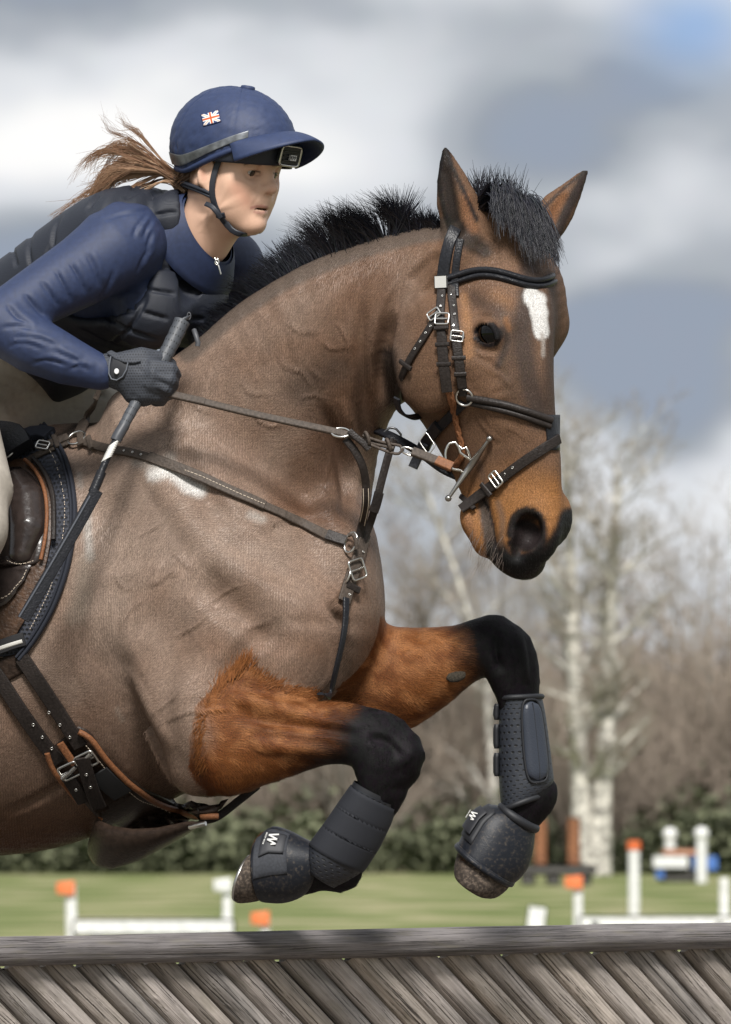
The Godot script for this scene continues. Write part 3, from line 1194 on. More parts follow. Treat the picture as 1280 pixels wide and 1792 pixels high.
func paint_horse(sk: Hide) -> void:
	var black := Color(.014, .013, .014)
	# crest stripe, dirt, sweat and chalk marks; then darker and paler coat patches
	tint(sk, [330, 615, 400, 552, 500, 488, 600, 444, 700, 412, 790, 398], 26, Color(.12, .098, .082), .75, .5)
	tint(sk, [270, 828, 300, 822, 330, 850, 350, 858], 21, Color(.74, .72, .69), .95, .8)
	tint(sk, [240, 808, 270, 815, 300, 800], 16, Color(.45, .42, .38), .5, .9)
	tint(sk, [440, 900, 460, 908], 14, Color(.5, .47, .43), .5, .9)
	tint(sk, [152, 900, 155, 940, 158, 975], 15, Color(.46, .44, .41), .7, .9)
	tint(sk, [150, 980, 145, 1040, 130, 1080], 26, Color(.30, .25, .20), .5, .9)
	tint(sk, [140, 830, 142, 850], 10, Color(.42, .38, .34), .6, .9)
	tint(sk, [205, 1240, 215, 1260], 8, Color(.4, .34, .28), .5, .9)
	tint(sk, [120, 1120, 165, 1180, 195, 1250, 240, 1330, 290, 1385], 62, Color(.10, .055, .034), .45, 1.0)  # shade behind the upper arm, painted into the coat
	tint(sk, [380, 1000, 430, 1040, 480, 1070], 46, Color(.13, .085, .058), .5, 1.0)  # from here darker patches over shoulder, neck, throat and withers
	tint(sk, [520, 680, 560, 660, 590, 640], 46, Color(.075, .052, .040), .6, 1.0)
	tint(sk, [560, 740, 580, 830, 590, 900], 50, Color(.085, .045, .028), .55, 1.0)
	tint(sk, [480, 880, 540, 900, 600, 920], 34, Color(.14, .062, .03), .5, 1.0)
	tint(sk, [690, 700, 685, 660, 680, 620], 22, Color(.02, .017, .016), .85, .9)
	tint(sk, [640, 640, 625, 700, 640, 760], 26, Color(.08, .05, .035), .6, 1.0)
	tint(sk, [245, 640, 200, 690, 150, 740, 100, 770], 14, Color(.03, .025, .022), .9, .7)
	tint(sk, [300, 960, 250, 900, 230, 840], 60, Color(.29, .21, .165), .5, 1.0)  # this and the next: paler patches over the near shoulder
	tint(sk, [260, 1080, 300, 1180, 340, 1290], 55, Color(.30, .215, .165), .55, 1.0)
	tint(sk, [360, 1385, 420, 1392, 480, 1372, 560, 1350], 24, Color(.075, .027, .011), .55, 1.0, .1)  # this and the next three: shade painted into the forearm coat
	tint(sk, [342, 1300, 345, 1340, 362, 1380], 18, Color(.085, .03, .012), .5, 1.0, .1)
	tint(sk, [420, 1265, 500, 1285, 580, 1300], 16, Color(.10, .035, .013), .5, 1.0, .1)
	tint(sk, [600, 1240, 640, 1220, 690, 1240], 30, Color(.07, .026, .011), .5, 1.0, -9, .11)
	# ears
	tint(sk, [778, 255, 780, 290, 786, 330, 795, 380], 20, Color(.018, .014, .012), .95, .7)
	tint(sk, [812, 400, 835, 425, 850, 440, 800, 412], 24, Color(.03, .026, .024), .85, .8)
	tint(sk, [815, 345, 820, 380, 830, 400], 16, Color(.25, .115, .055), .8, .8)
	tint(sk, [1030, 295, 1010, 335, 990, 372, 975, 405], 15, Color(.035, .03, .028), .9, .6)
	tint(sk, [985, 340, 968, 375, 960, 395], 15, Color(.27, .125, .06), .85, .7)
	tint(sk, [781, 262, 792, 292, 806, 322, 822, 356, 834, 384], 6, Color(.02, .017, .016), .9, .7)
	tint(sk, [772, 270, 768, 310, 776, 360, 788, 398, 806, 424], 9, Color(.015, .013, .012), .95, .7)
	tint(sk, [1024, 300, 996, 322, 968, 348, 952, 366], 5, Color(.03, .025, .022), .8, .7)
	# forehead, dark nose, star
	tint(sk, [930, 450, 925, 520, 915, 580, 925, 660, 945, 730], 34, Color(.055, .044, .040), .8, .8)
	tint(sk, [965, 480, 968, 560, 962, 640, 965, 720], 24, Color(.085, .062, .052), .7, .9)
	tint(sk, [880, 540, 890, 600, 885, 650, 900, 700], 26, Color(.10, .068, .05), .6, 1.0)
	tint(sk, [830, 520, 850, 535, 870, 545], 26, Color(.085, .055, .042), .7, .9)
	tint(sk, [870, 515, 890, 530], 22, Color(.26, .13, .06), .6, 1.0)
	tint(sk, [812, 520, 818, 570, 820, 620], 14, Color(.37, .19, .09), .8, .9)
	tint(sk, [886, 558, 890, 575], 9, Color(.30, .14, .06), .7, .9)
	tint(sk, [930, 516, 940, 530, 944, 555, 948, 580], 17, Color(.78, .76, .73), 1.0, .35)
	tint(sk, [930, 522, 944, 524], 17, Color(.80, .78, .75), 1.0, .5)
	tint(sk, [938, 528, 945, 548], 19, Color(.80, .78, .75), 1.0, .4)
	tint(sk, [949, 585, 951, 600, 951, 622], 6, Color(.45, .40, .36), .8, .9)
	# round the eye
	tint(sk, [848, 582, 860, 584], 16, Color(.010, .009, .010), 1.0, .3, -9, 9, -1.1)
	tint(sk, [832, 580, 845, 570, 862, 568, 876, 582, 868, 601, 848, 603, 833, 592], 6.5, Color(.018, .016, .017), .97, .6)
	tint(sk, [880, 575, 888, 595, 880, 620, 872, 640], 10, Color(.05, .04, .036), .7, .9)
	# muzzle
	tint(sk, [900, 985, 930, 985, 960, 962, 985, 930, 994, 905], 24, black, .96, .6)
	tint(sk, [893, 935, 900, 905, 922, 892, 944, 902, 952, 935, 940, 965, 910, 975, 895, 950], 11, black, .97, .6)
	tint(sk, [921, 938], 36, Color(.028, .023, .022), 1.0, .3, -9, 9, -1.1)
	tint(sk, [905, 915, 915, 905, 935, 905], 14, black, .9, .6, -9, 9, -1.1)
	tint(sk, [876, 960, 890, 985, 905, 995], 20, black, .95, .7)
	tint(sk, [880, 985, 910, 1000, 950, 990, 985, 955, 1000, 910], 30, black, .97, .5, -9, 9, -.95)
	tint(sk, [845, 870, 850, 900, 856, 940, 862, 970], 14, Color(.085, .072, .066), .92, .5)
	tint(sk, [858, 955, 860, 970], 13, Color(.03, .027, .026), .9, .6)
	tint(sk, [872, 880, 880, 910, 876, 950], 11, Color(.20, .13, .09), .7, .9)
	tint(sk, [842, 868, 856, 890, 864, 920, 868, 950, 869, 985], 3.5, Color(.012, .01, .01), .95, .5)
	tint(sk, [818, 905, 828, 940], 16, Color(.34, .17, .09), .7, .9)
	tint(sk, [835, 800, 845, 830, 850, 855], 12, Color(.13, .09, .07), .6, .9)

func horse_parts(root: Node3D, sk: Hide) -> void:
	var rng := RandomNumberGenerator.new()
	rng.seed = 5
	# eyes
	var em := mat(Color(.006, .005, .006), .03)
	em.metallic_specular = .4
	for e in [[eye_at + Vector3(-.0005, .001, .001), .0250], [P(957, 574, .145), .020]]:
		var s := SphereMesh.new()
		s.radius = e[1]
		s.height = e[1] * 2
		s.radial_segments = 32
		s.rings = 16
		var o := put("eye", s, em, root)
		o.position = e[0]
	# mane
	var h := Hair.new()
	for i in 5200:
		var t := rng.randf()
		var x := lerpf(352, 786, t)
		var y := mane_root(x)
		var z := .03 + (x - 345.0) * .00037 + rng.randfn(0, .010) - .02 * smoothstep(620, 500, x)
		var r := P(x, y + 10 + rng.randf() * 14, z)
		var clump := rough.get_noise_1d(x * .055) * .6
		var len := (.060 + .045 * sin(clampf((x - 380) / 380, 0, 1) * PI)) * (.62 + rng.randf() * .42 + absf(clump) * .6)
		len *= lerpf(.50, 1.0, pow(smoothstep(390, 620, x), 1.4))
		if x > 715: len *= lerpf(1.0, .62, (x - 715) / 70)
		var lean := lerpf(-1.05, -.12, smoothstep(430, 600, x)) + clump * (1.2 if x > 640 else .45) + rng.randfn(0, .13)
		var tuft := roundf((x + rough.get_noise_1d(x * .2) * 10.0) / 23.0)
		var th := fposmod(sin(tuft * 12.9898) * 43758.5453, 1.0)
		len *= .8 + .4 * th
		lean += (tuft * 23.0 - x) * .001 / len * .75 + (th - .5) * .45
		var d := Vector3(lean, 1.0, rng.randfn(.12 if x > 580 else -.18, .2 if x > 580 else .07)).normalized()
		var bend := Vector3((-.35 if x > 640 else -.12) + clump * .7, -.25, .1 if x > 580 else -.1) * len * (.5 + rng.randf())
		var pts := PackedVector3Array()
		for k in 6:
			var u := k / 5.0
			pts.append(r + d * len * u * 1.15 + bend * u * u)
		var g := .7 + rng.randf() * .8
		strand(h, pts, .0008 + rng.randf() * .0005, Color(.0125, .0135, .019) * g, Vector3(.8, .1, .5))
	var hm := mat(Color.WHITE, .42)
	hm.vertex_color_use_as_albedo = true
	tag(put("mane", hair_mesh(h), hm, root), "", "", "", "stuff")
	# forelock and the tuft between the ears
	h = Hair.new()
	for i in 2600:
		var u0 := rng.randf()
		var a := P(lerpf(838, 915, u0) + rng.randfn(0, 6), lerpf(362, 378, u0) + rng.randfn(0, 6), lerpf(.25, .19, u0))
		var up := rng.randf() < .16
		var pts := PackedVector3Array()
		var e: Vector3
		var top: Vector3
		if up:
			var l := .03 + rng.randf() * .05
			e = a + Vector3(rng.randfn(-.2, .35), 1.0, rng.randfn(.1, .2)).normalized() * l
			top = (a + e) * .5 + Vector3(-.004, .006, 0)
		else:
			var lock := rough.get_noise_1d(u0 * 9.0)
			var far := clampf(u0 * .9 + lock * .5 + rng.randfn(.08, .06), 0, 1)
			e = P(lerpf(868, 975, far) + rng.randfn(0, 6), lerpf(384, 430, far) + lock * 60.0 + rng.randfn(0, 14), .30 + rng.randf() * .025)
			top = P(lerpf(868, 950, far) + rng.randfn(0, 7), 326 + lock * 60.0 + rng.randfn(0, 14), .27 + rng.randf() * .05)
		for k in 8:
			var t := k / 7.0
			pts.append(a * (1 - t) * (1 - t) + top * 2 * t * (1 - t) + e * t * t)
		var g := .7 + rng.randf() * .8
		strand(h, pts, .0009 + rng.randf() * .0006, Color(.0125, .0135, .019) * g, Vector3(.8, .1, .4))
	tag(put("forelock", hair_mesh(h), hm, root), "", "", "", "stuff")
	# long hair on the unclipped legs, at the ears and under the chin
	h = Hair.new()
	var made := 0
	var tries := 0
	while made < 60000 and tries < 1900000:
		tries += 1
		var i := rng.randi() % sk.v.size()
		var s: Vector2 = sk.s[i]
		var p: Vector3 = sk.v[i]
		var n: Vector3 = sk.n[i]
		if s.y < 1062 or s.x < 322 or s.x > 980 or n.z < -.5: continue
		var k := leg_share(s, p)
		if k == 0.0: continue
		var dir: Vector3
		if k == 1.0:
			dir = Vector3(1, -.25, 0).lerp(Vector3(.15, -1, 0), smoothstep(1290, 1380, s.y) * smoothstep(640, 420, s.x)).lerp(Vector3(-.1, -1, 0), smoothstep(610, 680, s.x))
			if s.x < 352: dir = Vector3(-.35, -.8, 0)
			if s.x < 440 and s.y < 1250: dir = Vector3(.55, .75 - (s.y - 1160) * .015, 0)
		else: dir = Vector3(.9, -.45, 0).lerp(Vector3(0, -1, 0), smoothstep(820, 900, s.x))
		dir += Vector3(rough.get_noise_3dv(p * 14.0), rough.get_noise_3dv(p * 14.0 + Vector3(4, 4, 4)), 0) * .8 + Vector3(rng.randfn(0, .10), rng.randfn(0, .10), 0)
		dir = (dir - n * dir.dot(n)).normalized()
		var dark: float = sk.c[i].r
		var len := (.008 + rng.randf() * .008) * (1.0 if dark > .05 else .55)
		var lift := .015 + rng.randf() * .05 + (.22 if rng.randf() < .05 else 0.0)
		var pts := PackedVector3Array([p - n * .001, p + dir * len * .5 + n * len * lift * .5, p + dir * len + n * len * lift * .55])
		strand(h, pts, .00042, sk.c[i] * (.78 + rng.randf() * .50), dir.cross(n), n)
		made += 1
	# wisps along the clip line
	var edge := smooth_line(flat([352, 1345, 345, 1300, 356, 1240, 380, 1200, 408, 1174, 428, 1156, 450, 1178, 500, 1204, 560, 1216, 610, 1226]), 1.0)
	for i in 1000:
		var at := rng.randi() % edge.size()
		var s := edge[at] + Vector2(rng.randfn(3, 5), rng.randfn(5, 5))
		var p := cast(horse, s.x, s.y)
		var n := grad(horse, p)
		var along := float(at) / edge.size()
		var dir := Vector3(-.45, -.75, 0).lerp(Vector3(.25, .9, 0), smoothstep(.10, .40, along)).lerp(Vector3(.8, .45, 0), smoothstep(.50, .75, along))
		dir += Vector3(rng.randfn(0, .22), rng.randfn(0, .22), 0)
		dir = (dir - n * dir.dot(n)).normalized()
		var ln := .007 + rng.randf() * .010 + (.012 if absf(along - .45) < .1 else 0.0)
		var tone := Color(.215, .082, .028) * (.40 + rng.randf() * .75)
		strand(h, PackedVector3Array([p, p + dir * ln * .55 + n * ln * .08, p + dir * ln + n * ln * .12]), .00055, tone, dir.cross(n), n)
	var lm := mat(Color.WHITE, .5)
	lm.vertex_color_use_as_albedo = true
	lm.metallic_specular = .22
	lm.backlight_enabled = true
	lm.backlight = Color(.3, .3, .3)
	tag(put("leg_hair", hair_mesh(h), lm, root), "", "", "", "stuff")
	# the short clipped coat
	h = Hair.new()
	made = 0
	tries = 0
	while made < 130000 and tries < 700000:
		tries += 1
		var i := rng.randi() % sk.v.size()
		var s: Vector2 = sk.s[i]
		var n: Vector3 = sk.n[i]
		if s.x < -40 or s.x > 1010 or n.z < -.35 or s.y > 1400 and s.x > 420: continue
		var p: Vector3 = sk.v[i]
		if s.y > 1050 and leg_share(s, p) > 0.0: continue
		var face := s.x > 700.0 and s.y < 1010.0
		if face and rng.randf() > .45: continue
		var dir := Vector3(-.62, -.78, 0).lerp(Vector3(-.35, -.93, 0), smoothstep(300, 460, s.x) * smoothstep(950, 800, s.y))
		if face: dir = Vector3(.15, -1, 0) if s.y > 560 else Vector3(-.3, -.9, 0)
		if s.y > 1000 and not face: dir = dir.lerp(Vector3(-.2, -1, 0), .5)
		dir += Vector3(rough.get_noise_3dv(p * 6.0), rough.get_noise_3dv(p * 6.0 + Vector3(4, 4, 4)), 0) * 1.1 + Vector3(rng.randfn(0, .2), rng.randfn(0, .2), 0)
		dir = (dir - n * dir.dot(n)).normalized()
		var len := (.0045 if face else .0065) * (.7 + rng.randf() * .7)
		var g := .82 + rng.randf() * .36
		var up := rng.randf_range(.02, .10)
		strand(h, PackedVector3Array([p, p + dir * len + n * len * up]), .00034 if face else .00048, sk.c[i] * g, dir.cross(n), n)
		made += 1
	var cm := lm.duplicate() as StandardMaterial3D
	cm.roughness = .40
	cm.metallic_specular = .42
	tag(put("coat_hair", hair_mesh(h), cm, root), "", "", "", "stuff")
	# whiskers
	h = Hair.new()
	for i in 46:
		var a := cast(horse, 822 + rng.randf() * 60, 925 + rng.randf() * 60)
		var d := Vector3(-.5 + rng.randf() * .5, -.7, .5 + rng.randf() * .4).normalized()
		var l := .02 + rng.randf() * .03
		strand(h, PackedVector3Array([a, a + d * l * .5, a + d * l + Vector3(0, -.004, 0)]), .00035, Color(.08, .06, .05), Vector3(1, 0, 0))
	tag(put("whiskers", hair_mesh(h), hm, root), "", "", "", "stuff")
	# hooves
	var hoof := muddy(Color(.045, .036, .030), Color(.13, .102, .080), .85, 16.0, .40)
	hoof.normal_scale = 1.0
	put("hoof", loft([st(441, 1494, 413, 1578, .222, .050), st(445, 1490, 421, 1581, .222, .053), st(452, 1482, 448, 1578, .222, .050), st(462, 1474, 466, 1572, .222, .046)], 40), hoof, root)
	put("hoof", loft([st(800, 1536, 848, 1572, .057, .050), st(797, 1530, 866, 1572, .057, .055), st(797, 1512, 886, 1558, .057, .057), st(806, 1480, 897, 1540, .057, .055), st(812, 1468, 900, 1528, .057, .052)], 40), hoof, root)
	put("horseshoe", ring(P(426, 1537, .222), (P(441, 1496, .222) - P(413, 1578, .222)) * .45, Vector3(-.0095, 0, .0450), .0042, 40), mat(lin(.45, .44, .42), .4, 1.0), root)
	put("chestnut", joined([callus(P(799, 1183, .1))]), grain(mat(Color(.30, .27, .22), .95), noise_tex(.04, 3, .4, 1.0, 256, false, 4, 22), noise_tex(.05, 3, 0, 1, 256, true, 8, 22), 20.0), root)

func callus(at: Vector3) -> ArrayMesh:
	var p := cast(horse, 799, 1183, .3)
	var sh := []
	ball(sh, p, Vector3(.018, .004, 0), Vector3(-.002, .011, 0), Vector3(0, 0, .006), .004)
	ball(sh, p + Vector3(-.008, -.002, .003), Vector3(.008, 0, 0), Vector3(0, .008, 0), Vector3(0, 0, .004), .004)
	return mesh_of(nets(sh, .0035))

func mane_root(x: float) -> float:
	var c := [Vector2(340, 604), Vector2(400, 552), Vector2(470, 503), Vector2(550, 460), Vector2(640, 424), Vector2(720, 402), Vector2(790, 393)]
	for i in c.size() - 1:
		if x <= c[i + 1].x: return lerpf(c[i].y, c[i + 1].y, clampf((x - c[i].x) / (c[i + 1].x - c[i].x), 0, 1))
	return 393.0

# ---------------------------------------------------------------- sky
var puffs := FastNoiseLite.new()

func sky_at(d: Vector3) -> Color:
	# overcast, brighter overhead, with grey-blue rifts; clouds only
	var el := rad_to_deg(asin(clampf(d.y, -1, 1)))
	var az := rad_to_deg(atan2(d.x, -d.z))
	var q := Vector3(d.x, d.y * 2.2, d.z)
	var big := puffs.get_noise_3dv(q * 9.0)
	var small := puffs.get_noise_3dv(q * 34.0 + Vector3(5, 2, 1))
	var fine := puffs.get_noise_3dv(q * 95.0)
	var t := .56 + big * .46 + small * .34 + fine * .16
	for b in [[-2.7, 5.7, 1.9, .75, .40], [-.6, 5.9, 1.6, 1.0, .22], [-2.6, 4.55, 2.0, .45, -.34], [-1.0, 4.1, 1.4, .5, -.06], [-2.8, 6.75, 2.2, .4, -.16], [1.7, 5.75, .8, .45, -.60], [2.4, 5.1, .7, .55, .14], [1.0, 4.9, .7, .35, -.2], [2.2, 4.2, .7, .5, .10], [2.4, 3.68, .60, .42, -.85], [1.85, 3.95, .4, .3, -.55], [2.75, 3.55, .3, .25, -.4], [2.9, 3.2, .45, .35, -.32], [3.0, 3.9, .35, .25, .2], [2.5, 2.7, 1.3, .45, .12], [-.2, 4.3, .5, .9, .12]]:
		var dx: float = (az - b[0] + small * .5 + fine * .14) / b[2]
		var dy: float = (el - b[1] + small * .34 - fine * .10) / b[3]
		t += b[4] * exp(-(dx * dx + dy * dy))
	t = clampf(t, 0, 1)
	var c := Color(.115, .15, .215).lerp(Color(.37, .40, .44), smoothstep(.05, .42, t)).lerp(Color(.66, .68, .71), smoothstep(.40, .72, t)).lerp(Color(.88, .875, .865), smoothstep(.70, 1.0, t))
	var blue := exp(-pow((az - 2.75) / .55, 2) - pow((el - 6.5) / .4, 2))
	c = c.lerp(Color(.25, .40, .66), blue * .8)
	if el < 0: c = c.lerp(Color(.45, .46, .45), clampf(-el / 3.0, 0, 1))
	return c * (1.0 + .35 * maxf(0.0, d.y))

func direction(u: float, v: float) -> Vector3:
	var a := u * TAU
	var e := PI * (.5 - v)
	return Vector3(sin(a) * cos(e), sin(e), -cos(a) * cos(e))

func sky_picture() -> Image:
	puffs.frequency = .33
	puffs.fractal_octaves = 4
	puffs.seed = 4
	var w := 400
	var im := Image.create(w, w / 2, false, Image.FORMAT_RGB8)
	for y in w / 2:
		for x in w:
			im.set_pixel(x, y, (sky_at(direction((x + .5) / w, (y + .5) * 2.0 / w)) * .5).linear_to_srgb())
	im.resize(4096, 2048, Image.INTERPOLATE_CUBIC)
	var rng := RandomNumberGenerator.new()
	rng.seed = 3
	for y in range(900, 1060):
		for x in range(-110, 110):
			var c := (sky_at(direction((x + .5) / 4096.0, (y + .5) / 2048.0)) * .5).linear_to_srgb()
			var k := rng.randf_range(-.5, .5) / 255.0
			im.set_pixel((x + 4096) % 4096, y, Color(c.r + k, c.g + k, c.b + k))
	return im

func build_light() -> void:
	cam_basis = Basis(Vector3(1, 0, 0), PITCH)
	var cam := Camera3D.new()
	cam.name = "camera"
	cam.keep_aspect = Camera3D.KEEP_HEIGHT
	var at := CameraAttributesPhysical.new()
	at.frustum_focal_length = 12.0 / (896.0 / FPX)
	at.frustum_focus_distance = 11.85
	at.exposure_aperture = 8.2
	at.frustum_near = .5
	at.frustum_far = 3000
	cam.attributes = at
	add_child(cam)
	cam.position = EYE
	cam.basis = cam_basis
	cam.fov = rad_to_deg(2.0 * atan(896.0 / FPX))
	cam.far = 3000
	var we := WorldEnvironment.new()
	we.name = "surroundings"
	var env := Environment.new()
	env.background_mode = Environment.BG_SKY
	env.sky = Sky.new()
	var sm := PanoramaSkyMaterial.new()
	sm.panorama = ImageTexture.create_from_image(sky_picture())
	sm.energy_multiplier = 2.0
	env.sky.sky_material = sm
	env.tonemap_mode = Environment.TONE_MAPPER_LINEAR
	env.tonemap_exposure = 1.12
	env.sdfgi_enabled = true
	env.ssao_enabled = true
	env.ssil_enabled = true
	we.environment = env
	add_child(we)
	var sun := DirectionalLight3D.new()
	sun.name = "sun"
	sun.light_energy = 1.5
	sun.light_color = Color(1.0, .985, .965)
	sun.light_angular_distance = 14.0
	sun.shadow_enabled = true
	add_child(sun)
	sun.look_at_from_position(Vector3(.02, .72, .70), Vector3.ZERO)

# ---------------------------------------------------------------- ground, wood, trees
func build_ground() -> void:
	var pm := PlaneMesh.new()
	pm.size = Vector2(1600, 1600)
	var m := mat(Color.WHITE, .95)
	m.metallic_specular = .1
	var nz := FastNoiseLite.new()
	nz.frequency = .012
	nz.fractal_octaves = 5
	nz.seed = 8
	var im := nz.get_seamless_image(512, 512)
	im.convert(Image.FORMAT_RGB8)
	var g := Gradient.new()
	g.colors = PackedColorArray([lin(.115, .140, .052), lin(.170, .190, .082), lin(.27, .25, .145)])
	g.offsets = PackedFloat32Array([.30, .52, .74])
	for y in 512:
		for x in 512:
			im.set_pixel(x, y, g.sample(im.get_pixel(x, y).r))
	m.albedo_texture = ImageTexture.create_from_image(im)
	m.uv1_triplanar = true
	m.uv1_world_triplanar = true
	m.uv1_scale = Vector3(.07, .07, .05)
	var o := put("field", pm, m)
	o.set_meta("kind", "structure")
	# unseen sheet of bare earth, added to cut the green bounce from the grass
	var earth := grain(mat(lin(.235, .195, .155), .95), noise_tex(.02, 5, .6, 1.1, 256, false, 4, 9), noise_tex(.05, 4, 0, 1, 256, true, 6, 9), .5, 1.0)
	var pb := PlaneMesh.new()
	pb.size = Vector2(16, 13)
	var e := put("added_earth_sheet", pb, earth)
	e.position = Vector3(0, .004, 3.5)
	e.set_meta("kind", "structure")

func limb(st: SurfaceTool, a: Vector3, b: Vector3, r0: float, r1: float, n := 5) -> void:
	var d := (b - a).normalized()
	var u := d.cross(Vector3(.3, .2, 1)).normalized()
	var v := d.cross(u)
	for k in n:
		var t0 := TAU * k / n
		var t1 := TAU * (k + 1) / n
		var e0 := u * cos(t0) + v * sin(t0)
		var e1 := u * cos(t1) + v * sin(t1)
		var p := [a + e0 * r0, a + e1 * r0, b + e1 * r1, b + e0 * r1]
		var nn := [e0, e1, e1, e0]
		for i in [0, 2, 1, 0, 3, 2]:
			st.set_normal(nn[i])
			st.add_vertex(p[i])

func grow(st: SurfaceTool, tw: SurfaceTool, a: Vector3, d: Vector3, len: float, r: float, depth: int, rng: RandomNumberGenerator, spread: float) -> void:
	var p := a
	var n := 3 if depth > 1 else 2
	for k in n:
		var e := p + d * len / n
		var r1 := r * (1.0 - .22 * (k + 1) / n * 1.6)
		if depth > 0: limb(st, p, e, r * (1.0 - .35 * k / n), r1, 6 if r > .05 else 4)
		else: limb(tw, p, e, maxf(r, .007), maxf(r * .5, .005), 3)
		p = e
		d = (d + Vector3(rng.randfn(0, .13), .05 + rng.randfn(0, .08), rng.randfn(0, .13))).normalized()
		if depth > 0:
			var kids := 2 if depth > 1 else 4
			for j in kids:
				var side := Vector3(rng.randfn(0, 1), rng.randf_range(-.25, .7), rng.randfn(0, 1)).normalized()
				grow(st, tw, p, (d + side * spread).normalized(), len * rng.randf_range(.45, .7), r1 * .55, depth - 1, rng, spread)

func tree_mesh(h: float, r: float, seed_: int, spread: float, trunks: Array) -> Array:
	var rng := RandomNumberGenerator.new()
	rng.seed = seed_
	var trunk := SurfaceTool.new()
	trunk.begin(Mesh.PRIMITIVE_TRIANGLES)
	var tw := SurfaceTool.new()
	tw.begin(Mesh.PRIMITIVE_TRIANGLES)
	for path in trunks:
		for i in path.size() - 1:
			var a: Vector3 = path[i]
			var b: Vector3 = path[i + 1]
			var f0: float = float(i) / (path.size() - 1)
			var f1: float = float(i + 1) / (path.size() - 1)
			limb(trunk, a, b, r * (1.0 - .75 * f0) * (1.35 if i == 0 else 1.0), r * (1.0 - .75 * f1), 9)
			if f1 < .25: continue
			for j in 5:
				var s := Vector3(rng.randfn(0, 1), rng.randf_range(.1, .8), rng.randfn(0, 1)).normalized()
				grow(trunk, tw, a.lerp(b, rng.randf()), (Vector3(0, .5, 0) + s * spread * 1.4).normalized(), h * rng.randf_range(.16, .26), r * (1.0 - .7 * f1) * .45, 2, rng, spread)
	return [trunk.commit(), tw.commit()]

